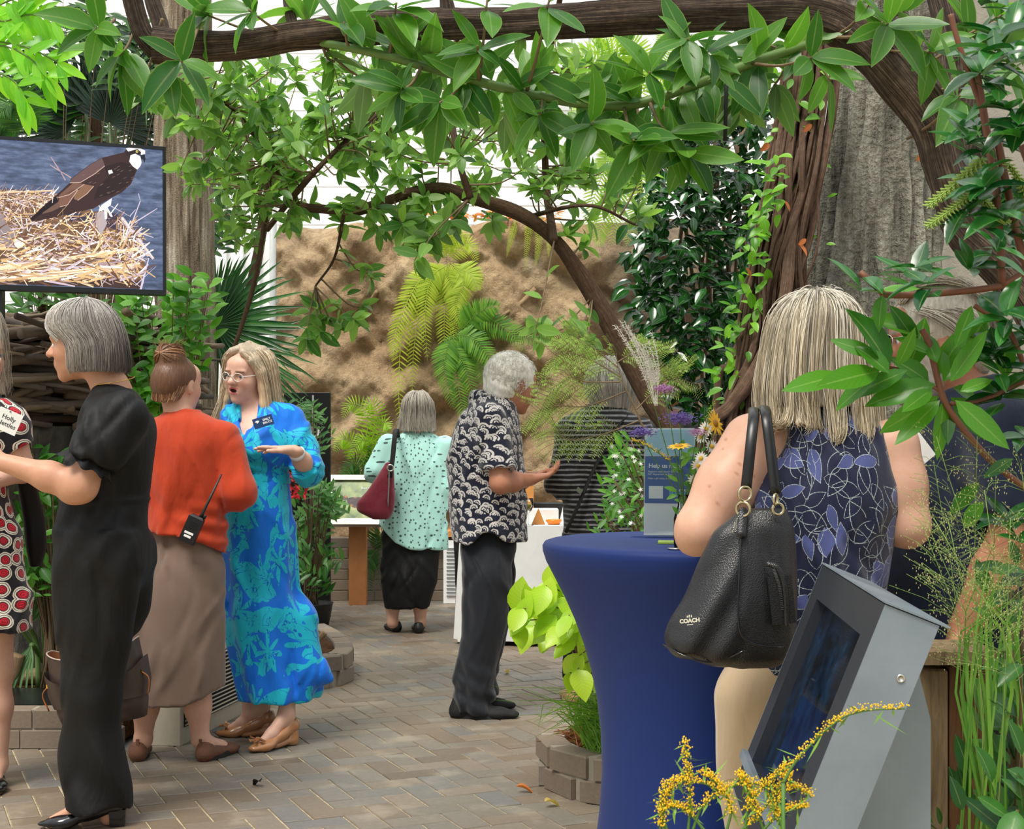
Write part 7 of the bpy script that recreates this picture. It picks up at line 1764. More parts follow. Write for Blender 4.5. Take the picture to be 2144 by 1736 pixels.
place_leaves(e, vl, 'small', leaf_mat('lime_leaf', rgb(70, 130, 24), rgb(128, 190, 44), trans=.4))
dl = [(P(x, y, 4.35), (R.uniform(-1, 1), -.3, -.8), (.7, -.6, .5), R.uniform(.03, .05)) for x, y in ((1610, 300), (1670, 510), (1665, 690), (1700, 260), (1640, 420), (1930, 320), (1560, 560), (1688, 500))]
place_leaves(e, dl, 'small', leaf_mat('dead_leaf', rgb(150, 78, 34), rgb(196, 112, 52), trans=.2, rough=.7), 'dead_leaf')
# ------------------------------------------------------------------ overhanging tree: big limb across the top
m_limb = bark_along('limb_bark', rgb(26, 20, 17), rgb(84, 68, 57), rgb(150, 128, 108), 5, 1.0)
m_green = plain('green_twig', rgb(86, 116, 50), .5, noise=.15)
m_twig = plain('brown_twig', rgb(112, 92, 66), .7, noise=.2)
leaf_variants('laurel', w=.36, curl=.14, fold=.14)
m_big = leaf_mat('laurel_leaf', rgb(40, 94, 30), rgb(96, 150, 50), under=rgb(150, 172, 120), trans=.45, edge=rgb(176, 196, 110))
e = empty('overhanging_tree', P(2350, 2153, 3.1), 'large-leaved tree whose thick bare limb arches across above everyone', 'tree')
zA = 3.35
mainp = [P(2350, 2153, 3.1), P(2345, 1500, 3.1), P(2310, 1000, 3.1), P(2210, 690, 3.1), P(2120, 565, 3.15), P(2030, 480, 3.2), P(1985, 370, 3.25), P(1955, 262, 3.28), P(1880, 160, 3.3), P(1790, 68, 3.35), P(1690, 25, 3.35), P(1520, 24, 3.35), P(1300, 34, 3.35), P(1080, 48, 3.35), P(860, 56, 3.35), P(640, 72, 3.35), P(520, 92, 3.35), P(400, 100, 3.35), P(325, 98, 3.35)]
limb('limb', mainp, [.09, .09, .08, .065, .055, .05, .049, .049, .05, .05, .05, .047, .045, .04, .038, .036, .035, .036, .042], m_limb, e, 30, 220, rough=.16)
limb('limb', [P(330, 105, 3.35), P(300, 70, 3.33), P(280, 10, 3.32), P(268, -60, 3.3)], [.03, .026, .024, .022], m_limb, e, 14, 24)
limb('limb', [P(345, 90, 3.36), P(335, 50, 3.4), P(318, 0, 3.42), P(310, -60, 3.45)], [.024, .022, .02, .018], m_limb, e, 14, 24)
limb('limb', [P(1985, 330, 3.3), P(2005, 200, 3.4), P(1995, 80, 3.5), P(1960, -60, 3.6)], [.05, .045, .045, .04], m_limb, e, 18, 36)
limb('limb', [P(2190, 640, 3.15), P(2120, 480, 3.3), P(2060, 330, 3.5), P(2040, 200, 3.6)], [.05, .04, .03, .02], m_limb, e, 16, 36)
limb('limb', [P(617, 70, 3.4), P(605, 20, 3.45), P(595, -50, 3.5)], [.016, .014, .012], m_limb, e, 10, 16)
limb('limb', [P(940, 40, 3.35), P(935, 0, 3.35), P(930, -50, 3.35)], [.022, .016, .014], m_limb, e, 10, 14)
tw, twp = limb('green_shoot', [P(640, 84, 3.38), P(720, 98, 3.3), P(820, 120, 3.28), P(920, 148, 3.27), P(1030, 178, 3.25), P(1150, 206, 3.25), P(1260, 222, 3.25), P(1340, 216, 3.25), P(1420, 190, 3.25), P(1500, 160, 3.27), P(1600, 122, 3.3), P(1740, 78, 3.34)], [.009, .011, .012, .011], m_green, e, 10, 80, rough=.04)
LV = []; R = random.Random(3)
def petiole_leaf(p, d, n, L): LV.append((p + unit(d) * .012, d, n, L))
for i in range(10, 78):
    p = twp[i]
    for k in range(2):
        if R.random() < .25: continue
        s = 1 if (i + k) % 2 else -1; petiole_leaf(p, (R.uniform(-.9, .9), R.uniform(-.5, .5), s * R.uniform(.3, 1) - .25), (R.uniform(-.3, .3), -.9, R.uniform(-.1, .6)), R.uniform(.09, .15))
tips = [(250, 120, 8), (300, 170, 7), (350, 165, 6), (200, 60, 6), (430, 30, 7), (380, 130, 5), (520, 20, 7), (640, 30, 6), (720, 45, 5), (830, 5, 7), (840, 190, 7), (770, 170, 6), (700, 130, 6), (920, 215, 6), (900, 110, 6), (1000, 95, 6), (1090, 130, 5), (1060, 245, 5), (1130, 240, 4), (1240, 260, 6), (1330, 300, 7), (1440, 320, 7), (1400, 280, 8), (1360, 150, 7), (1480, 110, 8), (1440, 80, 7), (1560, 120, 8), (1540, 220, 7), (1600, 90, 7), (1620, 180, 6), (1500, 210, 8), (1700, 120, 5), (1740, 170, 3), (1860, 50, 6), (1960, 110, 7), (2040, 60, 8), (2110, 120, 8), (1900, 20, 6), (2010, 200, 6), (2100, 30, 7), (1820, 10, 5), (1150, 0, 5), (1320, -10, 5), (1020, 0, 5)]
tb = MB()
for x, y, n in tips:
    Zt = R.uniform(3.05, 3.5); tip = P(x, y, Zt); j = int(np.argmin(np.linalg.norm(twp - tip, axis=1))); org = twp[j] if np.linalg.norm(twp[j] - tip) < .28 else P(min(1900, x + 40), 40 if x < 1800 else y + 90, 3.34)
    d = unit(tip - org + np.array([R.uniform(-.05, .05), -.05, 0])); tb.tube(catmull([org, (org + tip) / 2 + [0, 0, -.012], tip], 8), [.0045 - .0003 * q_ for q_ in range(8)], 5)
    LV += whorl(tip, d, n, .125 if x < 1850 else .14, 62, .3, R)
tb.build('twigs', m_twig, e)['kind'] = 'stuff'
place_leaves(e, LV, 'laurel', m_big)
b = MB(); b.tube([P(1522, 130, 3.2), P(1520, 210, 3.2), P(1518, 295, 3.2)], .0045, 8)
tag(b.build('hanging_cord', plain('black_webbing', None)), 'short black cord hanging straight down among the big leaves', 'cord')
# ------------------------------------------------------------------ second tree with smaller leaves behind
e = empty('arching_tree', P(1490, 1512, 6.4), 'slender tree with arching brown branch and small leaves in front of the rock', 'tree')
m_b2 = bark_along('branch_bark', rgb(58, 42, 32), rgb(106, 80, 60), rgb(150, 122, 96), 8, .9)
zB = 6.4
_, bp = limb('limb', [P(1490, 1512, 6.4), P(1480, 1200, 6.4), P(1430, 960, 6.4), P(1345, 810, 6.4), P(1270, 670, 6.4), P(1215, 575, 6.4), P(1160, 500, 6.4), P(1090, 450, 6.4), P(1000, 418, 6.4), P(930, 395, 6.4), P(870, 400, 6.4), P(800, 425, 6.4), P(720, 450, 6.4), P(690, 440, 6.4), P(630, 434, 6.4)], [.06, .05, .045, .042, .036, .033, .032, .03, .027, .024, .022, .02, .018], m_b2, e, 14, 110, rough=.12)
stems = [bp]
for pts, r in (([(1160, 505), (1145, 400), (1140, 250), (1150, 120), (1180, -40)], .02), ([(985, 415), (960, 330), (945, 220), (960, 60)], .016), ([(630, 434), (560, 330), (500, 240), (420, 190), (330, 170)], .009), ([(560, 480), (640, 380), (720, 300), (800, 230)], .014), ([(720, 450), (700, 540), (660, 600)], .008), ([(560, 330), (560, 420), (530, 600), (480, 760)], .016), ([(1100, 455), (1230, 430), (1330, 470)], .01)):
    _, q_ = limb('branch', [P(x, y, 6.4 + .25 * math.sin(x)) for x, y in pts], [r, r * .6], m_b2, e, 9, 36); stems.append(q_)
allp = np.concatenate(stems[:1] + stems[1:])
allp = allp[allp[:, 2] > 1.9]
LV = []; tb = MB(); R = random.Random(8)
leaf_variants('oval', w=.42, curl=.12, fold=.14)
def cloud(n, cx, cy, rx, ry, z0, z1, L, nl=(5, 8)):
    for _ in range(n):
        a, r_ = R.uniform(0, 6.28), math.sqrt(R.random()); tip = P(cx + rx * r_ * math.cos(a), cy + ry * r_ * math.sin(a), R.uniform(z0, z1)); j = int(np.argmin(np.linalg.norm(allp - tip, axis=1))); org = allp[j]
        dd = tip - org; l = np.linalg.norm(dd)
        if l > .75: org = tip - dd / l * .6 * R.uniform(.5, 1)
        tb.tube(catmull([org, org * .4 + tip * .6 + [0, 0, R.uniform(-.05, .03)], tip], 7), np.linspace(.0045, .002, 7), 4)
        d = unit(tip - org); LV.extend(whorl(tip, d, R.randint(*nl), L, 65, .2, R))
        for k in range(3): f = R.uniform(.35, .9); LV.append((org * (1 - f) + tip * f, unit(np.array([R.uniform(-1, 1), R.uniform(-1, .6), R.uniform(-.6, .9)])), (R.uniform(-.3, .3), -.7, .7), L * R.uniform(.7, 1)))
cloud(60, 500, 260, 210, 150, 5.9, 7.2, .095); cloud(52, 680, 210, 240, 140, 5.9, 7.2, .1); cloud(44, 900, 290, 230, 160, 5.9, 7.2, .095); cloud(20, 620, 330, 200, 120, 6.2, 7.4, .085); cloud(22, 1080, 280, 160, 150, 6, 7.2, .095); cloud(10, 860, 440, 200, 60, 6.1, 6.6, .11); cloud(7, 860, 505, 80, 50, 6.0, 6.3, .12); cloud(20, 540, 410, 110, 100, 6.2, 7.0, .095); cloud(18, 1250, 400, 120, 120, 6.1, 6.9, .1); cloud(6, 700, 680, 70, 60, 6.2, 6.5, .1); cloud(3, 780, 600, 60, 60, 6.3, 6.6, .08); cloud(4, 1170, 700, 70, 40, 5.9, 6.2, .11); cloud(10, 1100, 120, 240, 70, 6.2, 7.2, .11)
tb.build('twigs', m_twig, e)['kind'] = 'stuff'
place_leaves(e, LV, 'oval', leaf_mat('grey_green_leaf', rgb(58, 112, 40), rgb(138, 180, 82), under=rgb(170, 190, 140), trans=.48, edge=rgb(170, 190, 130)))
# ------------------------------------------------------------------ dense glossy shrub
e = empty('glossy_shrub', P(1500, 1400, 7.9) * [1, 1, 0], 'dense dark glossy evergreen shrub between rock face and vine stems', 'shrub')
LV = []; R = random.Random(15); leaf_variants('gloss', w=.42, curl=.18, fold=.16)
for i in range(1500):
    y = R.uniform(180, 860); f = (y - 180) / 680; cx = 1520 - 40 * math.sin(f * 3); rx = 120 + 70 * math.sin(f * 2.6 + .4) * (1 if f < .8 else .6); x = cx + rx * R.uniform(-1, 1) * R.uniform(.6, 1); Zc = 7.6 - .35 * math.sqrt(max(0, 1 - ((x - cx) / (rx * 1.05)) ** 2)) + R.uniform(-.08, .35)
    LV.append((P(x, y, Zc), (R.uniform(-1, 1), R.uniform(-.8, .1), R.uniform(-1, .25)), (R.uniform(-.5, .5), -.6, .8), R.uniform(.07, .12)))
for i in range(120): LV.append((P(R.uniform(1340, 1420), R.uniform(400, 700), R.uniform(7.3, 7.8)), (R.uniform(-1, .3), -.3, R.uniform(-.7, .2)), (0, -.6, .8), R.uniform(.07, .11)))
place_leaves(e, LV, 'gloss', leaf_mat('dark_gloss_leaf', rgb(10, 46, 18), rgb(36, 96, 32), trans=.16, rough=.16, spec=.6))
tb = MB()
for i in range(14): x = R.uniform(1420, 1600); tb.tube(catmull([P(1510, 1360, 7.9), P((x + 1510) / 2, 900, 7.85), P(x, 560, 7.7), P(x + R.uniform(-60, 60), 260, 7.7)], 12), .012, 5)
tb.build('stems', m_twig, e)
# ------------------------------------------------------------------ ferns on the rock
m_fy = leaf_mat('fern_yellow', rgb(150, 176, 34), rgb(188, 204, 62), trans=.4, rough=.5, veins=False)
m_fg = leaf_mat('fern_green', rgb(58, 120, 26), rgb(116, 168, 44), trans=.4, rough=.5, veins=False)
m_fd = leaf_mat('fern_dark', rgb(30, 82, 26), rgb(70, 126, 40), trans=.35, rough=.5, veins=False)
def fern(label, base, Z, fronds, mat, plen, N=30, pw=.13, droop=.25, stem=None, so=.04):
    Z = Z or min(on_rock(x, y) for f_ in fronds for x, y in f_ if not isinstance(f_, float)) - .03 if not Z and not isinstance(fronds[0][-1], float) else (Z or on_rock(*base, .06)); plen *= .82; N = int(N * 1.2)
    e = empty('fern', P(base[0], base[1], Z), label, 'fern')
    if stem is not None: b = MB(); b.tube(catmull([P(x, y, Z + so) for x, y in stem], 8), .02, 8); b.build('stem', m_twig, e)
    for i, pts in enumerate(fronds):
        k = 1.0; l = plen
        if isinstance(pts[-1], float): l = pts[-1]; pts = pts[:-1]
        pp = [P(x, y, Z - .06 * j - .04 * math.sin(i * 2.1)) for j, (x, y) in enumerate(pts)]
        o = bpy.data.objects.new('frond', frond_mesh(pp, N, l, mat, pw, droop, up=(0.1 * math.sin(i), -1, .15), seed=i)); COL.objects.link(o); o.parent = e; o.location = tuple(-wloc(e))
    return e
fern('big yellow-green sword fern cascading down the middle of the rock face', (925, 540), 0, [[(930, 560), (880, 590), (845, 680), (835, 800), (838, 900)], [(935, 555), (905, 580), (890, 650), (895, 760)], [(940, 550), (935, 600), (930, 680), (932, 770)], [(945, 550), (970, 590), (955, 640), (975, 700)], [(920, 560), (870, 600), (830, 690), (822, 760)], [(935, 560), (890, 620), (868, 720), (862, 830)], [(950, 560), (985, 575), (1000, 610)], [(930, 560), (960, 640), (945, 740)]], m_fy, .2, 34)
fern('small yellow-green fern tuft above the cascading fern', (935, 510), 0, [[(930, 540), (900, 500), (880, 520)], [(935, 540), (930, 490), (905, 470)], [(940, 535), (960, 490), (990, 520)], [(935, 530), (950, 480), (975, 470)], [(940, 540), (980, 510), (1000, 550)]], m_fy, .15, 20)
fern('mid-green sword fern beside the white-haired man on the rock', (960, 690), 0, [[(960, 690), (1000, 660), (1060, 690), (1100, 740)], [(955, 700), (990, 710), (1030, 760), (1040, 830)], [(950, 700), (955, 770), (965, 840), (985, 900)], [(960, 690), (1030, 680), (1090, 700), (1130, 720)], [(945, 700), (930, 770), (950, 860)], [(955, 690), (1000, 740), (1010, 810)], [(940, 710), (970, 760), (1000, 860)], [(965, 690), (1010, 650), (1050, 640)]], m_fg, .2, 28)
fern('bright fern with broad fronds between the black display board and the mint blouse', (760, 960), 11.15, [[(760, 960), (770, 870), (735, 845), (715, 880)], [(765, 960), (790, 880), (775, 845), (740, 900)], [(760, 980), (740, 930), (715, 920), (700, 950)], [(765, 980), (775, 930), (755, 925), (725, 965)], [(770, 970), (800, 890), (815, 900)], [(770, 980), (800, 940), (790, 985)]], leaf_mat('fern_bright', rgb(124, 172, 30), rgb(172, 208, 60), trans=.42, rough=.5, veins=False), .15, 22, stem=[(768, 1130), (764, 1050), (762, 960)], so=.1)
fern('dark fern at the foot of the rock by the signboard', (790, 1010), 11.2, [[(770, 1010), (740, 970), (715, 1010)], [(780, 1000), (800, 950), (830, 960)], [(760, 1010), (730, 1000), (700, 1030)], [(785, 1150), (800, 1120), (790, 1240)], [(790, 1150), (770, 1180), (775, 1250)], [(800, 1150), (820, 1170), (810, 1250)], [(770, 1010), (790, 960), (770, 930)]], m_fd, .16, 22, stem=[(790, 1128), (788, 1070), (782, 1005)], so=.05)
fern('fern hanging from the rock top under the overhanging leaves', (1335, 440), 11.8, [[(1330, 300), (1310, 360), (1290, 440), (1280, 520)], [(1335, 300), (1345, 370), (1330, 450), (1310, 520)], [(1320, 300), (1270, 350), (1240, 430), (1235, 500)], [(1325, 310), (1300, 380), (1260, 470), (1255, 520)], [(1340, 300), (1375, 360), (1370, 430)], [(1320, 310), (1280, 330), (1230, 380)]], leaf_mat('fern_backlit', rgb(116, 158, 40), rgb(160, 190, 70), trans=.45, rough=.5, veins=False), .22, 30, stem=[(1345, 452), (1340, 380), (1330, 300)])  # pale yellow-green frond colour
fern('light airy fern high up in front of the white wall', (1330, 440), 12.5, [[(1330, 200), (1290, 120), (1220, 110), (1160, 130)], [(1340, 200), (1330, 100), (1280, 60)], [(1330, 210), (1270, 170), (1200, 180), (1150, 220)], [(1340, 200), (1400, 110), (1380, 50)], [(1330, 200), (1250, 200), (1190, 250)], [(1320, 190), (1240, 120), (1130, 110)], [(1350, 190), (1420, 150), (1450, 90)], [(1320, 210), (1250, 240), (1220, 290)], [(1330, 190), (1280, 90), (1230, 70)]], leaf_mat('fern_airy', rgb(110, 160, 36), rgb(170, 200, 70), trans=.5, rough=.5, veins=False), .26, 26, stem=[(1340, 470), (1336, 330), (1332, 200)])
fern('trailing slender fern strands hanging off the rock edge', (1120, 462), 0, [[(1110, 440), (1105, 500), (1098, 570), .06], [(1130, 440), (1128, 510), (1120, 560), .06], [(1080, 460), (1070, 500), (1060, 540), .05], [(1150, 450), (1150, 500), (1148, 540), .05]], m_fy, .06, 26)
fern('fern growing behind the television', (20, 200), 8.2, [[(40, 280), (20, 200), (-20, 160)], [(50, 280), (30, 220), (-10, 240)], [(40, 280), (0, 260), (-40, 290)], [(60, 280), (60, 200), (30, 150)]], m_fd, .18, 22)
e = empty('leaf_litter', P(1020, 455, 12.0), 'dry orange leaves lying along the top of the rock face', 'leaves')
R = random.Random(2); dl = [(P(R.uniform(830, 1180), R.uniform(446, 458), R.uniform(12.2, 12.5)), (R.uniform(-1, 1), R.uniform(-1, 1), R.uniform(-.2, .3)), (R.uniform(-.3, .3), -.4, 1), R.uniform(.06, .12)) for _ in range(120)]
place_leaves(e, dl, 'small', leaf_mat('dry_leaf', rgb(190, 110, 50), rgb(226, 160, 90), trans=.25, rough=.7))
for i, (lab, pts) in enumerate((('pale aerial root on the rock face beside the cascading yellow-green fern', [(790, 610), (775, 630), (745, 660), (720, 675)]), ('pale aerial root slanting across the rock above the striped jumper', [(1120, 605), (1090, 635), (1060, 655), (1020, 675)]), ('thin root below the dark cliff behind the hanging fern', [(1330, 510), (1350, 550), (1375, 590)]))):
    limb('aerial_root', [P(x, y, on_rock(x, y, .012)) for x, y in pts], [.02, .016, .012], bark_along('root_bark', rgb(130, 104, 76), rgb(176, 148, 112), rgb(206, 180, 142), 8, .6), None, 9, 20)
    tag(bpy.context.scene.objects[sorted([o.name for o in COL.objects if o.name.startswith('aerial_root')])[-1]], lab, 'root')
# ------------------------------------------------------------------ palms
m_palm = leaf_mat('palmetto_leaf', rgb(24, 72, 34), rgb(60, 116, 56), trans=.25, rough=.35, spec=.5, veins=False)
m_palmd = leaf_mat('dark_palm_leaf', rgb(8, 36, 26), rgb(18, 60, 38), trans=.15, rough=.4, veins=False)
def palm(name, label, base, Z, fans, mat):
    e = empty(name, base, label, 'palm')
    for i, (cx, cy, tx, ty, L, n, span, dz) in enumerate(fans):
        c = P(cx, cy, Z + dz); d = unit(P(tx, ty, Z + dz - .1) - c); st = [np.array(base) + [.02 * i, .03 * i, 0], (np.array(base) + c) / 2 + [.0, .05, .05], c]
        o = bpy.data.objects.new('fan_frond', fan_mesh(c, d, (.15 * math.sin(i * 3), -1, .35), L, n, mat, span, .034, .18, i, st)); COL.objects.link(o); o.parent = e; o.location = tuple(-wloc(e))
palm('palmetto', 'fan palmetto spreading pointed blades behind the woman in blue dress', P(440, 1368, 8.6) * [1, 1, 0] + [0, 0, .13], 8.4, [(450, 680, 620, 600, .62, 20, 150, 0), (448, 700, 640, 760, .66, 16, 100, .05), (452, 690, 530, 500, .6, 12, 60, .1), (455, 720, 640, 830, .6, 12, 70, -.05), (446, 660, 470, 540, .38, 9, 50, .2)], m_palm)
palm('fan_palm', 'dark fan palm above the television', P(260, 1350, 8.9) * [1, 1, 0] + [0, 0, .13], 8.9, [(230, 260, 280, 120, .62, 22, 170, 0), (180, 240, 130, 120, .6, 22, 160, .1), (270, 290, 320, 220, .5, 16, 140, .05), (140, 280, 60, 220, .5, 16, 150, .1), (240, 200, 240, 80, .5, 18, 150, .2), (90, 240, 60, 120, .5, 16, 150, .3)], m_palmd)
palm('palmetto', 'young palmetto with strap leaves beside the spiral print dress', P(80, 1490, 6.56) * [1, 1, 0] + [0, 0, .13], 6.54, [(58, 1310, 40, 1200, .3, 9, 90, 0), (90, 1300, 100, 1190, .32, 9, 80, .05), (110, 1290, 120, 1200, .3, 8, 70, .02), (66, 1350, 36, 1430, .28, 6, 40, -.02), (34, 1300, 6, 1220, .28, 8, 80, .02)], leaf_mat('young_palm_leaf', rgb(46, 96, 44), rgb(104, 146, 84), trans=.3, rough=.4, veins=False))
for lab, pts, r in (('brown palm stem leaning behind the television, thinner one', [(90, 300), (115, 240), (120, 190)], .03), ('brown palm stem slanting down to the top of the television', [(205, 300), (170, 250), (130, 210)], .035), ('upright brown palm stem above the television', [(190, 290), (185, 200), (180, 120)], .03), ('reddish tree stem standing in front of the white wall bay', [(470, 840), (500, 700), (535, 560), (560, 420), (590, 300)], .04)):
    zs_ = {.03: 9.0, .035: 9.35, .04: 9.1}[r] + (.6 if 'upright' in lab else 0); pp = [P(x, y, zs_) for x, y in pts]; pp = [np.array([pp[0][0], zs_, .13])] + pp
    o, _ = limb('palm_stem', pp, [r, r * .8], m_b2, None, 10, 24); tag(o, lab, 'stem')
# ------------------------------------------------------------------ shrubs at the left
leaf_variants('broad', w=.62, curl=.18, fold=.12)
def bush(name, label, base, leaves_spec, key, mat, stems=True, cat='shrub', maxn=290):
    e = empty(name, base, label, cat); R = random.Random(len(label)); LV = []; tb = MB(); b0 = np.asarray(base, float)
    for (n, cx, cy, rx, ry, z0, z1, L, nl) in leaves_spec:
        for _ in range(n):
            a, q_ = R.uniform(0, 6.28), math.sqrt(R.random()); tip = P(cx + rx * q_ * math.cos(a), cy + ry * q_ * math.sin(a), R.uniform(z0, z1)); mid = tip * .75 + b0 * .25 + [0, 0, .1]
            if stems: tb.tube(catmull([b0 + [R.uniform(-.05, .05), R.uniform(-.05, .05), 0], b0 * .5 + mid * .5 + [0, .04, 0], mid, tip], 8), np.linspace(.006, .0018, 8), 4)
            d = unit(tip - mid + np.array([R.uniform(-.3, .3), R.uniform(-.4, .1), .1]))
            for k in range(nl):
                f = k / nl; pos = tip - d * .16 * f; s = 1 if k % 2 else -1; sd = unit(np.cross(d, [R.uniform(-.3, .3), -1, .3])); LV.append((pos, unit(d * .5 + sd * s + np.array([0, -.15, R.uniform(-.4, .2)])), (R.uniform(-.2, .2), -.6, .8), L * R.uniform(.65, 1.15)))
    if stems: tb.build('stems', m_twig, e)['kind'] = 'stuff'
    place_leaves(e, LV, key, mat, maxn=maxn); return e
m_fresh = leaf_mat('fresh_leaf', rgb(54, 124, 30), rgb(124, 186, 60), trans=.42)
bush('leafy_shrub', 'fresh green leafy shrub between the nest and the cypress trunk', P(345, 1440, 6.9) * [1, 1, 0] + [0, 0, .13], [(34, 340, 680, 90, 90, 6.55, 6.9, .085, 6), (20, 300, 780, 55, 80, 6.45, 6.65, .085, 6), (10, 400, 600, 50, 40, 6.6, 7.0, .085, 5), (8, 360, 850, 60, 40, 6.3, 6.8, .07, 6)], 'broad', m_fresh)
bush('leafy_shrub', 'bushy green undergrowth below the nest beside the spiral print dress', P(110, 1460, 6.5) * [1, 1, 0] + [0, 0, .13], [(26, 95, 1110, 50, 110, 6.35, 6.6, .09, 6), (14, 90, 1210, 45, 60, 6.35, 6.6, .06, 8), (8, 70, 960, 50, 40, 6.3, 6.5, .1, 4)], 'oval', leaf_mat('undergrowth_leaf', rgb(40, 100, 28), rgb(90, 154, 50), trans=.35))
bush('leafy_shrub', 'tangle of dark green leaves behind the fan palm and television', P(120, 1340, 9.2) * [1, 1, 0] + [0, 0, .13], [(10, 110, 625, 110, 30, 8.7, 9.0, .13, 5), (46, 150, 150, 190, 170, 8.9, 9.8, .14, 7), (30, 280, 90, 160, 90, 8.6, 9.6, .13, 7), (26, 480, 340, 60, 160, 8.4, 9.2, .11, 7)], 'oval', leaf_mat('corner_leaf', rgb(22, 66, 22), rgb(66, 116, 40), trans=.35))
e = empty('ash_branch', P(-120, 60, 3.9), 'lime green compound leaves drooping in front of the dark fan palm', 'branch')
m_lime = leaf_mat('lime_compound', rgb(104, 178, 34), rgb(158, 220, 62), trans=.5)
tb = MB(); LV = []; R = random.Random(6); leaf_variants('lance', w=.3, curl=.16, fold=.12)
for pts in ([(-100, 20), (0, 45), (60, 30), (110, 40)], [(-90, 60), (-10, 85), (60, 100), (120, 130)], [(-80, 110), (0, 95), (60, 120), (95, 160)], [(-60, 40), (0, 10), (50, -10)], [(-80, 160), (-20, 150), (30, 170), (50, 210)]):
    p = catmull([P(x, y, 3.9) for x, y in pts], 9); tb.tube(p, .0025, 5); tg = np.gradient(p, axis=0)
    for i in range(2, 9):
        for s in (-1, 1): LV.append((p[i], unit(unit(tg[i]) * .6 + np.array([0, R.uniform(-.3, .3), s * .8 - .25])), (0, -1, .4), R.uniform(.07, .1)))
    LV.append((p[-1], unit(tg[-1]), (0, -1, .4), .09))
tb.tube([P(-260, 0, 3.95), P(-100, 40, 3.9), P(-60, 110, 3.9)], .008, 6); tb.build('twigs', m_green, e); place_leaves(e, LV, 'lance', m_lime)
# ------------------------------------------------------------------ leafy branches in the right foreground
e = empty('foreground_shrub', (P(2200, 0, 2.5)[0], 2.5, 0), 'glossy large-leaved shrub branches reaching in front of the bearded man', 'shrub')
zf = 2.5; LV = []
m_fgl = leaf_mat('foreground_leaf', rgb(34, 92, 20), rgb(92, 156, 40), under=rgb(140, 170, 110), trans=.4, rough=.3)
big = [((1765, 784), (1638, 815)), ((1842, 776), (1712, 806)), ((1838, 745), (1738, 709)), ((1862, 782), (1796, 716)), ((1900, 775), (1770, 832)), ((1862, 770), (1800, 640)), ((1880, 765), (1918, 690)), ((1902, 772), (1946, 660)), ((1925, 700), (1830, 655)), ((1920, 720), (1870, 640)), ((1965, 830), (1840, 908)), ((1968, 838), (1872, 930)), ((1975, 838), (1965, 965)), ((1990, 832), (2098, 928)), ((2000, 838), (2115, 940)), ((1958, 805), (1812, 838)), ((1990, 800), (2066, 690)), ((1965, 785), (2022, 680)), ((1945, 800), (1876, 745)), ((1962, 760), (1935, 690)), ((1975, 800), (2070, 650)), ((2040, 640), (2085, 722)), ((2035, 640), (2000, 730)), ((1840, 612), (1925, 598)), ((1848, 618), (1836, 690)), ((2100, 700), (2110, 800)), ((1930, 790), (1850, 800)), ((1950, 815), (1890, 860)), ((1985, 845), (1985, 930)), ((1950, 740), (1880, 700)), ((2010, 820), (2080, 790)), ((1995, 812), (2060, 840)), ((1830, 792), (1745, 852)), ((2050, 1010), (1985, 1080)), ((2060, 1050), (2010, 1110)), ((2120, 960), (2060, 1000))]
R = random.Random(19)
for (x0, y0), (x1, y1) in big:
    za = zf + R.uniform(-.06, .06); a = P(x0, y0, za); b_ = P(x1, y1, za - R.uniform(-.05, .07)); LV.append((a, b_ - a, (R.uniform(-.4, .4), -.75, R.uniform(.2, .8)), np.linalg.norm(b_ - a)))
tb = MB()
for pts, r in (([(2240, 1080), (2130, 1010), (2060, 950), (1995, 870), (1970, 820), (1945, 720), (1930, 690)], .006), ([(1970, 820), (1900, 780), (1860, 770), (1830, 770)], .0035), ([(2200, 540), (2110, 590), (2080, 602), (1960, 615), (1860, 618), (1840, 605), (1800, 570)], .006), ([(2240, 760), (2144, 800), (2050, 840), (1990, 845)], .004), ([(2100, 600), (2085, 400), (2060, 240), (2040, 130)], .007), ([(2230, 700), (2150, 560), (2110, 400), (2090, 300)], .007), ([(2060, 240), (2010, 100), (1990, 30)], .005), ([(2230, 900), (2160, 800), (2110, 690), (2040, 640)], .005), ([(2200, 1500), (2190, 1100), (2240, 700), (2220, 500), (2150, 300)], .016), ((([(2200, 2500), (2200, 1900), (2200, 1500)]), .018))):
    tb.tube(catmull([P(x, y, zf) for x, y in pts], 20), r, 7)
tb.build('twigs', plain('red_brown_twig', rgb(110, 66, 44), .6, noise=.25), e)
place_leaves(e, LV, 'laurel', m_fgl)
LV = []
for i in range(50):
    x, y = (R.uniform(1990, 2170), R.uniform(-20, 560)) if i < 36 else ((R.uniform(2080, 2170), R.uniform(560, 1150)) if i < 46 else (R.uniform(1800, 2000), R.uniform(540, 610)))
    if i < 36 and x < 2010 and y > 230: x += 70
    LV += whorl(P(x, y, zf + R.uniform(-.2, .3)), (R.uniform(-.6, .3), -.3, .6), R.randint(4, 7), .075, 68, .15, R)
place_leaves(e, LV, 'gloss', leaf_mat('bluish_gloss_leaf', rgb(14, 62, 26), rgb(52, 116, 44), trans=.22, rough=.2, spec=.55), maxn=270)
for pts in ([(2055, 335), (2000, 385), (1945, 430)], [(2032, 410), (1990, 440), (1945, 472)], [(2112, 345), (2140, 390), (2150, 450)], [(2060, 420), (2085, 450), (2105, 462)]):
    p = catmull([P(x, y, 2.45) for x, y in pts], 26); b = MB(); b.tube(p, .0025, 5)
    for i in range(26):
        for k in range(6): a = k * 1.047 + i * .5; v = np.array([math.cos(a), math.sin(a), 0]) * .011 + np.array([0, 0, math.sin(a) * .009]); b.tube([p[i], p[i] + v], [.0018, .0012], 3)
    b.build('catkin', plain('catkin_green', rgb(150, 176, 84), .7, noise=.2), e)
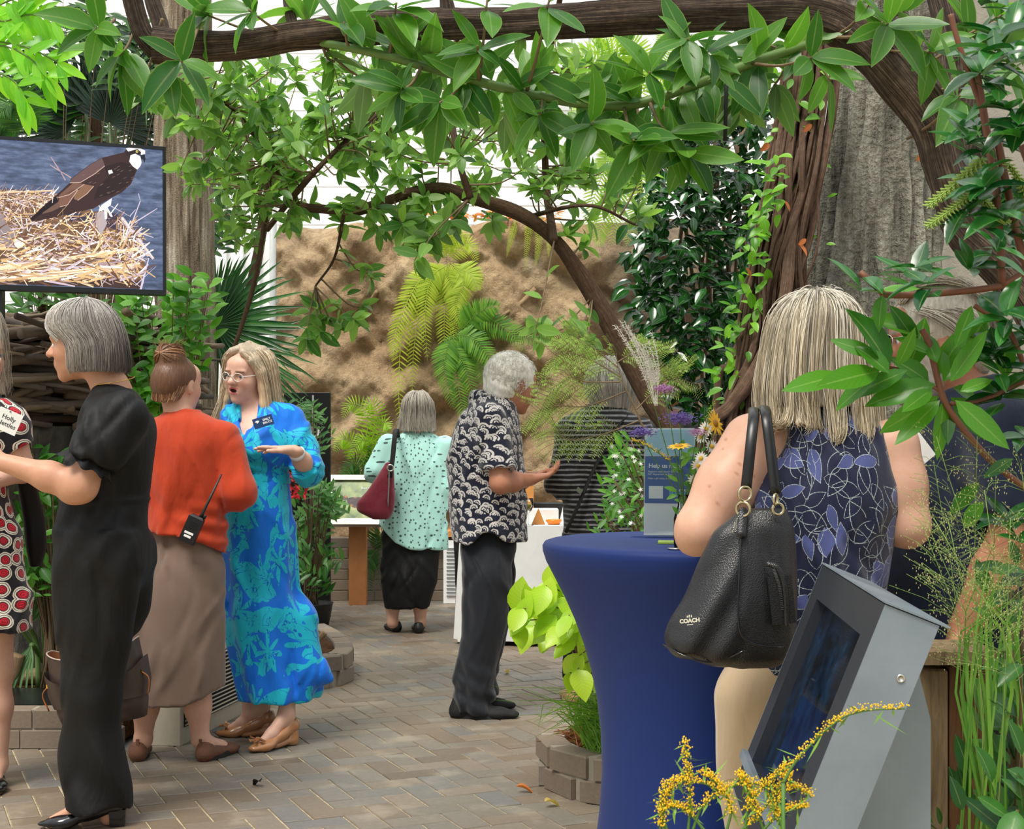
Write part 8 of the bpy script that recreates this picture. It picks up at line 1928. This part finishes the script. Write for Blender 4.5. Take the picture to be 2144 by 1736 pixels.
# ------------------------------------------------------------------ flowers in the glass bottle
zv = 3.62; vx = P(1432, 0, zv)[0]
e = empty('bottle_vase', (vx, zv, TT), 'clear glass bottle vase on the blue table holding wildflowers', 'vase')
b = MB(); b.lathe((vx, zv, TT), [(.024, 0), (.026, .006), (.026, .075), (.02, .095), (.016, .105), (.0155, .13), (.0175, .134), (.0145, .134), (.0135, .108), (.018, .094), (.0235, .074), (.0235, .008), (.001, .006)], 24); b.build('bottle', glass_mat(), e)
b = MB(); b.lathe((vx - .026, zv - .062, TT), [(.022, 0), (.024, .003), (.02, .004)], 20); tag(b.build('coaster', m_steel), 'small round metal disc on the blue table beside the vase', 'disc')
m_stem = plain('flower_stem', rgb(72, 112, 40), .6, noise=.2); mouth = np.array([vx, zv, TT + .12]); R = random.Random(31)
FN = [0]
def flower(name, label, cat, tip, parts, bend=0.0, group=None):
    tip = np.asarray(tip, float); FN[0] += 1; of = np.array([np.clip((tip[0] - vx) / .11, -1, 1) * .0095, (-.0062, 0, .0062)[FN[0] % 3] + (tip[1] - zv) * .02, 0]); e_ = empty(name, (vx + of[0], zv + of[1], TT + .02), label, cat, group)
    pts = catmull([np.array(e_.location), mouth + of, (mouth + of * 1.6) * .45 + tip * .55 + [bend * .4, of[1] * 2, .01], tip], 14)
    b = MB(); b.tube(pts, np.linspace(.0014, .0012, 14), 5); b.build('stem', m_stem, e_); parts(e_, tip, unit(pts[-1] - pts[-3])); return e_
leaf_variants('petal', w=.26, curl=.1, fold=.05, n=4)
def daisy(col, r, n, ccol, face):
    pm = plain('petal_' + str(col), rgb(*col), .6, noise=.08)
    def f(e_, tip, d):
        fd = unit(face); u = unit(np.cross(fd, [.2, .3, 1])); w = np.cross(fd, u)
        place_leaves(e_, [(tip, unit(u * math.cos(a) + w * math.sin(a) + fd * .12), fd, r * R.uniform(.9, 1.1)) for a in np.linspace(0, 6.283, n, endpoint=False)], 'petal', pm, 'petal')
        b = MB(); q_ = np.array(Vector((0, 0, 1)).rotation_difference(Vector(fd)).to_matrix()); b.lathe(tip, [(.3 * r, -.002), (.3 * r, .002), (.2 * r, .005), (.001, .006)], 10, ax=q_); b.build('flower_centre', plain('centre_' + str(ccol), rgb(*ccol), .7, noise=.2), e_)
    return f
LEAFG['petal'] = LEAFG['petal']
V3 = lambda x, y, d=0.0: P(x, y, zv + d)
flower('sunflower', 'yellow daisy seen edge-on in front of the donation notice', 'flower', V3(1421, 935, -.05), daisy((250, 190, 20), .034, 13, (190, 140, 30), (-.1, -.25, 1)))
flower('sunflower', 'yellow daisy facing sideways above the blonde woman\'s elbow', 'flower', V3(1497, 886, -.02), daisy((250, 190, 20), .038, 13, (170, 120, 30), (.75, -.6, .3)), .03)
for i, (x, y, fc) in enumerate(((1478, 898, (.1, -.9, .3)), (1468, 915, (-.3, -.8, .5)), (1490, 935, (.3, -.9, .2)), (1493, 1000, (.1, -.95, .1)), (1468, 960, (-.4, -.9, .1)), (1462, 975, (0, -.8, -.4)), (1455, 1005, (.2, -1, -.2)))):
    flower('aster', 'small white aster with yellow centre in the bottle bouquet', 'flower', V3(x, y, R.uniform(-.03, .03)), daisy((244, 244, 240), .02, 15, (220, 180, 50), fc), .02, 'white asters in the bottle')
def fuzzy(col, r, n, hgt=.5):
    m = plain('fuzz_' + str(col), rgb(*col), .8, noise=.2)
    def f(e_, tip, d):
        b = MB()
        for i in range(n):
            v = unit(np.array([R.gauss(0, 1), R.gauss(0, 1), R.gauss(.3, .6)])) * r * [1, 1, hgt]; p = tip + np.array([R.gauss(0, r * .9), R.gauss(0, r * .5), R.gauss(0, r * .35)]); b.tube([p, p + v * .35], [.0012, .0007], 3)
        b.build('bloom', m, e_)['kind'] = 'stuff'
    return f
flower('mistflower', 'fuzzy lavender mistflower rising over the top of the donation notice', 'flower', V3(1424, 876), fuzzy((128, 108, 190), .02, 420))
flower('mistflower', 'fuzzy lavender mistflower at the edge of the donation notice beside the aster bush', 'flower', V3(1342, 905, -.02), fuzzy((128, 108, 190), .017, 320), -.02)
flower('obedient_plant', 'pink obedient plant spike above the bouquet', 'flower', V3(1390, 815), fuzzy((206, 150, 206), .013, 260, 1.6))
flower('obedient_plant', 'pale pink bloom beside the white asters', 'flower', V3(1461, 905), fuzzy((214, 160, 206), .012, 200))
def plume(e_, tip, d):
    b = MB()
    B = V3(1374, 850)
    for k in range(12):
        T = V3(1288 + k * 7, 700 - 22 * math.sin(k * .5 + .6) + R.uniform(-8, 8)); p = catmull([B + [R.uniform(-.004, .004), 0, 0], B * .45 + T * .55 + [.012, R.uniform(-.015, .015), -.004], T], 30); b.tube(p, .0006, 3)
        for i in range(9, 30):
            for j in range(7): v = np.array([R.gauss(-.2, .8), R.gauss(0, .6), R.gauss(.5, .5)]) * .0052; b.tube([p[i], p[i] + v], [.0006, .0002], 3)
    b.build('plume', plain('silver_plume', rgb(244, 240, 230), .8, noise=.05), e_)['kind'] = 'stuff'
flower('silver_grass', 'tall silvery grass plume rising from the bouquet', 'grass', V3(1335, 712), plume, -.0)
m_gold_fl = plain('goldenrod_yellow', rgb(232, 190, 20), .7, noise=.15)
def spray(e_, p, col=m_gold_fl, dens=5, r=.006, name='florets', leaves=True):
    b = MB(); b2 = MB()
    for i in range(len(p)):
        for j in range(dens):
            q_ = p[i] + np.array([R.gauss(0, r), R.gauss(0, r), abs(R.gauss(0, r)) + .001]); s = R.uniform(.0008, .0018); b.lathe(q_, [(.0001, -s), (s, 0), (.0001, s)], 5)
        if leaves and i % 2 == 0: v = np.array([R.gauss(0, 1), R.gauss(0, .5), R.gauss(-.2, .7)]); b2.add([p[i], p[i] + v * .008 + [.002, 0, 0], p[i] + v * .018, p[i] + v * .008 - [.002, 0, 0]], [(0, 1, 2, 3)])
    b.build(name, col, e_)['kind'] = 'stuff'
    if leaves and b2.v: b2.build('bracts', plain('bract_green', rgb(110, 150, 50), .7), e_)['kind'] = 'stuff'
def gr_flower(e_, tip, d):
    p = catmull([V3(1400, 965, -.03), V3(1365, 940, -.04), V3(1325, 922, -.05)], 30); b = MB(); b.tube(p, .001, 4); b.build('side_stem', m_stem, e_); spray(e_, p, r=.004)
flower('goldenrod', 'arching yellow goldenrod spray across the donation notice', 'flower', V3(1402, 966, -.03), gr_flower)
flower('goldenrod', 'green-tipped goldenrod spike beside the sideways yellow daisy', 'flower', V3(1484, 872), lambda e_, tip, d: spray(e_, catmull([tip - [0, 0, .05], tip, tip + [.012, 0, .03]], 16), plain('bud_green', rgb(170, 196, 70), .7), 4, .004))
LV = [(V3(R.uniform(1415, 1475), R.uniform(940, 1090), R.uniform(-.02, .04)), (R.uniform(-1, 1), R.uniform(-.4, .2), R.uniform(-.3, .8)), (0, -.7, .6), R.uniform(.02, .036)) for _ in range(46)]
place_leaves(e, LV, 'oval', leaf_mat('bouquet_leaf', rgb(60, 120, 36), rgb(120, 180, 66), trans=.35))
e = bush('aster_bush', 'leafy bush with tiny white flowers just behind the blue table', (cR[0] + .12, cR[1] - .2, .13), [(26, 1318, 1010, 40, 90, 4.9, 5.2, .06, 6), (8, 1300, 1090, 40, 20, 4.9, 5.1, .05, 5)], 'lance', leaf_mat('aster_leaf', rgb(56, 116, 34), rgb(110, 170, 56), trans=.35))
m_wp = plain('white_petal', rgb(238, 238, 230), .6, noise=.05)
fl_ = []
for i in range(24):
    p = P(R.uniform(1275, 1348), R.uniform(935, 1100), R.uniform(4.8, 5.0)); u = unit([R.gauss(0, .4), -1, R.gauss(.3, .3)]); a_ = unit(np.cross(u, [0, .2, 1])); b_ = np.cross(u, a_)
    fl_ += [(p, a_ * math.cos(t_) + b_ * math.sin(t_) + u * .1, u, .0095) for t_ in np.linspace(0, 6.28, 8)[:-1]]
place_leaves(e, fl_, 'petal', m_wp, 'petal', 280)
bush('lime_shrub', 'yellow-green broad-leaved shrub growing from the round planter against the blue table', (cR[0] - .1, cR[1] - .1, .13), [(16, 1165, 1270, 70, 60, 4.75, 5.1, .11, 4), (4, 1215, 1390, 15, 30, 4.8, 4.9, .1, 3), (4, 1110, 1290, 40, 20, 4.75, 4.9, .1, 3)], 'broad', leaf_mat('chartreuse_leaf', rgb(150, 190, 28), rgb(196, 222, 70), trans=.45))
e = empty('grass_clump', (cR[0] - .2, cR[1] - .2, .13), 'tuft of thin green grass spilling over the round brick planter', 'grass'); g = np.array(e.location)
ribbon_blades([([g + [R.uniform(-.1, .12), R.uniform(-.12, .1), 0], g + [R.gauss(0, .08), R.uniform(-.1, .05), R.uniform(.12, .22)], g + [R.gauss(-.02, .17), R.uniform(-.2, .05), R.uniform(.05, .3)]], .0022) for _ in range(260)], leaf_mat('grass_leaf', rgb(74, 130, 30), rgb(140, 184, 60), trans=.35, veins=False), 'blades', e, 'stuff')
e = empty('bald_cypress_branch', P(1375, 1340, 5.05) * [1, 1, 0] + [.0, 0, .13], 'feathery soft-needled sapling branches in front of the striped jumper', 'sapling')
tb = MB(); nd = MB(); m_nd = leaf_mat('soft_needle', rgb(104, 146, 44), rgb(164, 192, 84), trans=.4, veins=False); zc = 4.75
lines = [[(1382, 1585), (1374, 1000), (1340, 880), (1300, 790), (1290, 740)], [(1300, 800), (1230, 800), (1190, 790), (1145, 830)], [(1310, 820), (1230, 850), (1170, 850), (1125, 860)], [(1300, 790), (1250, 760), (1200, 740), (1165, 745)], [(1340, 880), (1260, 910), (1190, 920), (1160, 900)], [(1290, 760), (1330, 740), (1380, 750)], [(1330, 860), (1390, 800), (1420, 790)], [(1295, 770), (1230, 720), (1190, 700)]]
for k, ln in enumerate(lines):
    p = catmull([P(x, y, zc + .02 * k) for x, y in ln], 40); tb.tube(p, np.linspace(.006 if k == 0 else .0028, .001, 40), 5)
    if k == 0: rng_ = range(28, 40, 2)
    else: rng_ = range(6, 40, 1)
    for i in rng_:
        s = 1 if i % 2 else -1; tg = unit(p[min(39, i + 1)] - p[i - 1]); d = unit(tg * .7 + np.array([0, R.uniform(-.4, .4), s * .6 + .1])); L = R.uniform(.05, .11); q_ = catmull([p[i], p[i] + d * L * .6, p[i] + d * L + [0, 0, -.012]], 14); tb.tube(q_, .0008, 3)
        for j in range(1, 14):
            sd = unit(np.cross(q_[j] - q_[j - 1], [0, -1, .3]))
            for s2 in (-1, 1): v = unit(sd * s2 + d * .4) * .013; nd.add([q_[j], q_[j] + v * .5 + [.0009, 0, .0009], q_[j] + v, q_[j] + v * .5 - [.0009, 0, .0009]], [(0, 1, 2, 3)])
tb.build('twigs', m_twig, e); me = nd.me(True); set_attr(me, 'luv', np.zeros((len(me.vertices), 3))); link('needles', me, m_nd, e)['kind'] = 'stuff'
def goldenrod(label, base, arcs, Z):
    e = empty('goldenrod', base, label, 'flower')
    b = MB()
    for pts in arcs:
        pp = catmull([P(x, y, Z) for x, y in pts], 46); b.tube(pp, np.linspace(.0022, .001, 46), 4); spray(e, pp[10:], dens=7, r=.0038)
        for i in range(0, 46, 3): pass
    root = catmull([np.array(base), P(arcs[0][0][0], arcs[0][0][1], Z)], 8); b.tube(root, .003, 5)
    for pts in arcs[1:]: b.tube(catmull([np.array(base), P(pts[0][0], pts[0][1], Z)], 6), .002, 4)
    b.build('stems', m_stem, e)
bz = lambda x: np.array([P(x, 0, 2.0)[0], 2.0, .04])
goldenrod('arched clump of yellow goldenrod in front of the kiosk base', bz(1460), [[(1440, 1750), (1445, 1680), (1440, 1610), (1433, 1555)], [(1400, 1750), (1385, 1690), (1400, 1640), (1470, 1640), (1520, 1665)], [(1450, 1740), (1470, 1690), (1510, 1660), (1560, 1640), (1620, 1650)], [(1560, 1740), (1570, 1680), (1610, 1640), (1655, 1600)], [(1600, 1740), (1580, 1690), (1560, 1640), (1548, 1620)], [(1380, 1750), (1385, 1720), (1400, 1660), (1430, 1630)], [(1640, 1740), (1620, 1690), (1660, 1650), (1700, 1670)], [(1520, 1745), (1530, 1690), (1500, 1640), (1470, 1620)], [(1480, 1745), (1440, 1700), (1410, 1690), (1380, 1700)], [(1590, 1745), (1640, 1700), (1690, 1690)], [(1540, 1745), (1580, 1715), (1640, 1640), (1650, 1620)]], 2.0)
goldenrod('single long goldenrod arc curving across the kiosk screen', bz(1640), [[(1640, 1640), (1670, 1590), (1740, 1520), (1800, 1490), (1895, 1484)]], 1.98)
e = empty('panic_grass', (P(2060, 0, 2.4)[0], 2.4, .04), 'airy seed-headed grass in front of the bearded man', 'grass'); g = np.array(e.location)
bl = [([g + [R.uniform(-.15, .2), R.uniform(-.1, .1), 0], P(R.uniform(2000, 2150), 1450, 2.4), P(R.uniform(1990, 2160), R.uniform(1080, 1350), 2.4)], R.uniform(.0015, .0038)) for _ in range(20)]
ribbon_blades(bl, leaf_mat('panic_leaf', rgb(70, 124, 34), rgb(130, 176, 70), trans=.35, veins=False), 'blades', e)
b = MB(); sd = MB()
for k in range(12):
    top = P(R.uniform(1890, 2140), R.uniform(860, 1120), 2.4 + R.uniform(-.1, .1)); st0 = top + [R.uniform(-.02, .05) + max(0, .78 - top[0]), 0, -.28]; b.tube(catmull([g + [R.uniform(0, .15), 0, 0], (g + st0) / 2, st0, top], 14), .0007, 3)
    for i in range(26):
        f = R.random(); p0 = st0 * (1 - f) + top * f; v = np.array([R.choice((-1, 1)) * R.uniform(.3, 1), R.uniform(-.6, .6), R.uniform(.1, .8)]) * .11 * (1 - f * .6); p1 = p0 + v; b.tube([p0, p0 + v * .5 + [0, 0, .006], p1], .0004, 3)
        for j in range(6): q_ = p0 + v * R.uniform(.4, 1) + np.array([R.gauss(0, .006), R.gauss(0, .006), R.gauss(0, .006)]); sd.lathe(q_, [(.0001, -.0017), (.0007, 0), (.0001, .0017)], 4)
b.build('seed_stalks', plain('straw_green', rgb(120, 146, 70), .7), e)['kind'] = 'stuff'; sd.build('seeds', plain('seed_tan', rgb(190, 184, 120), .7), e)['kind'] = 'stuff'
bush('leafy_shrub', 'dark leafy plants growing beside the broad timber post', (P(2130, 0, 2.6)[0], 2.6, .04), [(12, 2135, 1450, 20, 120, 2.3, 2.7, .07, 5), (10, 2135, 1640, 20, 90, 2.2, 2.7, .08, 5), (6, 1925, 1725, 20, 12, 2.62, 2.72, .04, 5), (5, 2120, 1200, 30, 60, 2.5, 2.8, .07, 4)], 'oval', leaf_mat('shade_leaf', rgb(20, 70, 24), rgb(70, 128, 44), trans=.3))
# ------------------------------------------------------------------ serving table at the back
zt = 8.75; xa, xb = P(962, 0, zt)[0], P(1340, 0, zt)[0]; ht = .735
e = empty('serving_table', ((xa + xb) / 2, zt + .35, 0), 'long serving table under a floor-length white cloth', 'table')
b = MB(); b.box(((xa + xb) / 2, zt + .38, ht - .015), (xb - xa - .04, .7, .025)); b.build('table_top', plain('table_board', None), e, smooth=False)
for x in (xa + .08, xb - .08):
    for y in (zt + .1, zt + .66): b = MB(); b.box((x, y, ht / 2 - .01), (.035, .035, ht - .03)); b.build('leg', m_steel, e, smooth=False)
m_cl = fabric('white_tablecloth', rgb(236, 236, 234), .8, crease=.4, cscale=4)
ring = [];
for f in np.linspace(0, 1, 60, endpoint=False):
    q_ = f * 4; s = int(q_); u = q_ - s; c = [((xa, zt), (xb, zt)), ((xb, zt), (xb, zt + .76)), ((xb, zt + .76), (xa, zt + .76)), ((xa, zt + .76), (xa, zt))][s]; ring.append((c[0][0] * (1 - u) + c[1][0] * u, c[0][1] * (1 - u) + c[1][1] * u))
ring = np.array(ring); cen = ring.mean(0); V = []
zs = [ht + .003, ht, ht - .05, .45, .2, .03]
for i, z in enumerate(zs):
    k = max(0, (ht - z) / ht); w_ = 1 + k * .06 * np.sin(np.arange(60) * 1.35) + .02 * k; V.append(np.concatenate([cen + (ring - cen) * w_[:, None], np.full((60, 1), z)], 1))
V = np.concatenate(V); F = [((i + 1) * 60 + k, (i + 1) * 60 + (k + 1) % 60, i * 60 + (k + 1) % 60, i * 60 + k) for i in range(5) for k in range(60)] + [tuple(range(60))]
o = link('tablecloth', mesh(V, F), m_cl); sharp(o.data, 50); tag(o, 'white cloth draped to the floor over the serving table', 'tablecloth')
TB = ht + .004
def bx(name, label, cat, px, py0, py1, wpx, mat, dz=0.1, dep=.12):
    p = P(px, py1, zt + dz); h_ = (py1 - py0) / FPX * (zt + dz); b = MB(); b.bbox((p[0], zt + dz, TB + h_ / 2), (wpx / FPX * zt, dep, h_), .006); return tag(b.build(name, mat, smooth=False), label, cat)
p = P(1128, 1092, zt + .12); b = MB(); b.prism([(p[0] - .045, zt + .1, TB), (p[0] + .04, zt + .1, TB), (p[0] - .002, zt + .1, TB + .1)], (0, 1, 0), .03); tag(b.build('wooden_wedge', plain('honey_wood', rgb(196, 132, 66), .5, noise=.2), smooth=False), 'triangular honey-coloured wooden sign block on the serving table', 'block')
b = MB(); p = P(1160, 1092, zt + .08); b.lathe((p[0], zt + .12, TB), [(.034, 0), (.049, .02), (.05, .03), (.042, .03), (.03, .008)], 24); tag(b.build('orange_dish', plain('orange_glaze', rgb(236, 130, 30), .3)), 'shallow orange dish on the white serving table', 'dish')
b = MB(); p = P(1178, 1092, zt + .1); b.prism([(p[0] - .01, zt + .2, TB), (p[0] + .02, zt + .2, TB), (p[0] + .05, zt + .2, TB + .13), (p[0] + .02, zt + .2, TB + .13)], (0, 1, 0), .2); tag(b.build('white_menu_board', m_white, smooth=False), 'white slanted card standing on the serving table by the striped jumper', 'card')
bx('chafing_tray', 'long black serving tray at the back of the white table', 'tray', 1150, 1052, 1088, 120, plain('black_plastic', None), .63, .1)
bx('white_bin', 'white plastic tub on the serving table behind the wooden block', 'tub', 1135, 1060, 1090, 70, plain('white_plastic', rgb(232, 230, 228), .4), .28, .13)
p = P(1106, 1092, zt + .06); b = MB(); b.lathe((p[0], zt + .03, TB), [(.032, 0), (.03, .003), (.004, .008), (.004, .075), (.02, .09), (.034, .12), (.03, .165), (.028, .165), (.031, .12), (.018, .093), (.001, .084)], 20); e = empty('wine_glass', (p[0], zt + .03, TB), 'stemmed glass of white wine on the serving table edge', 'glass'); b.build('glass', glass_mat(), e)
b = MB(); b.lathe((p[0], zt + .03, TB), [(.001, .086), (.017, .094), (.029, .12), (.0285, .13), (.001, .13)], 16); b.build('wine', plain('pale_wine', rgb(206, 180, 90), .1, noise=0), e)
b = MB(); p = P(1098, 976, zt + .4); b.bbox((p[0], zt + .5, TB + .16), (.12, .1, .32), .004); tag(b.build('drinks_box', plain('honey_wood', None), smooth=False), 'upright honey-coloured box on the serving table behind the man', 'box')
# ------------------------------------------------------------------ turtle information panel
zi = 10.9; p0, p1 = P(690, 1096, zi), P(826, 1000, zi)
e = empty('information_panel', (P(748, 0, zi)[0], zi, 0), 'steel-framed turtle information panel on a wooden post', 'sign')
b = MB(); cx = P(748, 0, zi)[0]; b.bbox((cx, zi + .06, .36), (.13, .12, .72), .005); b.build('post', plain('cedar_post', rgb(176, 116, 66), .7, noise=.25, nscale=14), e, smooth=False)
Rt = rotm('X', -28); c = (p0 + p1) / 2; wd_, hg = p1[0] - p0[0], (p1[2] - p0[2]) * 1.06
b = MB()
for dx, dz, sx, sz in ((0, hg / 2, wd_, .04), (0, -hg / 2, wd_, .05), (-wd_ / 2, 0, .04, hg), (wd_ / 2, 0, .04, hg)): b.box(c + Rt @ np.array([dx, 0, dz]), (sx, .05, sz), Rt)
b.build('frame', plain('satin_steel', rgb(176, 172, 166), .4, .7), e, smooth=False)
t = NT('turtle_photo'); o = t.obj(); g = t.noise(o, 12, 4); t.color(t.ramp(g, [(.35, rgb(70, 96, 50)), (.55, rgb(130, 150, 80)), (.7, rgb(170, 170, 110))])); t.set(rough=.3)
b = MB(); b.box(c + Rt @ np.array([0, .005, 0]), (wd_, .02, hg), Rt); pic = b.build('picture', t.m, e, smooth=False); pic.data.materials.clear(); pic.data.materials.append(t.m)
b = MB(); tc = c + Rt @ np.array([-.04, -.006, -.01]); b.add([tc + Rt @ np.array([.075 * math.cos(a), -.001, .045 * math.sin(a) + .01 * math.cos(2 * a)]) for a in np.linspace(0, 6.28, 19)[:-1]], [tuple(range(18))]); b.add([tc + Rt @ np.array([-.09 + .022 * math.cos(a), -.001, .03 + .018 * math.sin(a)]) for a in np.linspace(0, 6.28, 11)[:-1]], [tuple(range(10))])
t = NT('turtle_shell'); o = t.obj(); v = t.voro(o, 26); t.color(t.ramp(v.outputs['Distance'], [(.1, rgb(190, 110, 50)), (.4, rgb(96, 70, 66)), (.6, rgb(60, 46, 50))])); link('turtle', b.me(False), t.m, pic)
lettering('panel_title', 'Box turtle', .03, c + Rt @ np.array([.05, -.008, .1]), Rt @ np.array([1, 0, 0]), Rt @ np.array([0, 0, 1]), plain('print_white', None), pic)
xw0, xw1 = P(690, 0, 11.25)[0], P(960, 0, 11.25)[0]
e = empty('brick_wall', ((xw0 + xw1) / 2, 11.25, 0), 'low grey-brown brick wall at the foot of the rock face', 'wall')
brick_curb(e, [(xw0, 11.25), (xw1, 11.25)], 6)
b = MB(); b.bbox(((xw0 + xw1) / 2 + .5, 11.2, .53), (.9, .22, .05), .006); tag(b.build('bench_board', plain('honey_wood', None), smooth=False), 'honey-coloured timber ledge lying on the low brick wall', 'board')
b = MB(); p = P(952, 0, 10.95); b.box((p[0], 11.05, .24), (.18, .05, .48)); e = tag(b.build('vent_grille', m_white, smooth=False), 'white louvred vent grille against the low brick wall', 'vent')
for i in range(14): b = MB(); b.box((p[0], 11.02, .06 + i * .028), (.13, .012, .012), rotm('X', 30)); b.build('louvre', plain('grey_trim', None), e, smooth=False)
za = 10.2; p0, p1 = P(596, 1262, za), P(692, 822, za + .0)
e = empty('banner_stand', ((p0[0] + p1[0]) / 2, za, 0), 'tall black display board with white lettering behind the blue dress', 'sign')
b = MB(); b.bbox(((p0[0] + p1[0]) / 2, za, p1[2] / 2), (p1[0] - p0[0], .05, p1[2] - .0), .004); bn = b.build('board', plain('black_board', rgb(12, 13, 15), .5), e, smooth=False)
b = MB(); b.box((p1[0] - .12, za - .03, p1[2] / 2), (.012, .012, p1[2] - .04)); b.build('edge_strip', plain('grey_pipe', None), e, smooth=False)
for tx, y, sz in (('YOU', 905, .1), ('US', 930, .05)): lettering('board_lettering', tx, sz, P(640, y, za) + np.array([0, -.032, 0]), (1, 0, 0), (0, 0, 1), plain('print_white', None), bn, .002)
zp = 9.6; cx = P(650, 0, zp)[0]
e = empty('plant_pot', (cx, zp, 0), 'black planter pot beside the display board', 'pot'); b = MB(); b.lathe((cx, zp, 0), [(.12, 0), (.15, .16), (.155, .17), (.14, .17), (.13, .15)], 24); b.build('pot', plain('black_plastic', None), e); b = MB(); b.lathe((cx, zp, .12), [(.13, 0), (.13, .02)], 20); b.build('soil', m_mulch, e, smooth=False)
e = bush('potted_shrub', 'bushy potted shrub with narrow leaves and red flowers beside the blue dress', (cx, zp, .14), [(36, 655, 1100, 45, 120, 9.35, 9.9, .1, 8), (14, 645, 870, 40, 50, 9.3, 9.8, .08, 7), (8, 690, 1030, 30, 30, 9.3, 9.6, .1, 6)], 'lance', leaf_mat('potted_leaf', rgb(44, 104, 40), rgb(104, 160, 76), trans=.3))
R = random.Random(77); place_leaves(e, [(P(R.uniform(602, 640), R.uniform(985, 1045), 9.3), (R.uniform(-1, 1), -.4, R.uniform(-1, 1)), (0, -1, .2), .06) for _ in range(34)], 'petal', plain('red_petal', rgb(206, 24, 40), .6, noise=.1), 'red_petal')
for i, (x, y, lab) in enumerate(((1080, 1660, 'curled orange fallen leaf on the pavers by the round planter'), (1140, 1692, 'pale yellow fallen leaf on the pavers near the blue table'), (1058, 1413, 'small tan fallen scrap on the pavers beyond the man\'s shoes'), (545, 1650, 'dark fallen petal on the pavers in front of the wedge shoes'))):
    q_ = fl(x, y); V, F, U = leaf_geo(.45, curl=.5, fold=.4, seed=i); m_ = mesh(V * .07 @ rotm('Z', 40 * i).T + [q_[0], q_[1], .034 - .012], F); set_attr(m_, 'luv', U); tag(link('fallen_leaf', m_, [leaf_mat('dead_leaf', None, None), leaf_mat('yellow_dead', rgb(206, 180, 110), rgb(220, 196, 130), trans=.2), leaf_mat('yellow_dead', None, None), plain('dark_slot', None)][i]), lab, 'leaf')
for lab, pts, r in (('pale twisted driftwood in the planter nose beside the blue dress', [(652, 1378), (666, 1362), (681, 1346)], .022), ('brown driftwood log lying in the planter behind the spiral dress', [(-40, 1425), (40, 1418), (120, 1408)], .035), ('knotted bark chunk in the planter beside the bare leg', [(10, 1470), (22, 1440), (30, 1405)], .05)):
    Zd = 7.7 if pts[0][0] > 600 else (6.62 if 'log' in lab else 6.46); pp = [P(x, y, Zd) for x, y in pts]; zo = min(q_[2] for q_ in pp) - .135 - r * .5; pp = [q_ - [0, 0, zo] if Zd < 7 else q_ - [0, 0, zo] for q_ in pp]
    o, _ = limb('driftwood', pp, [r, r * .8], bark_along('root_bark', None, None, None), None, 10, 20, rough=.25); tag(o, lab, 'driftwood')
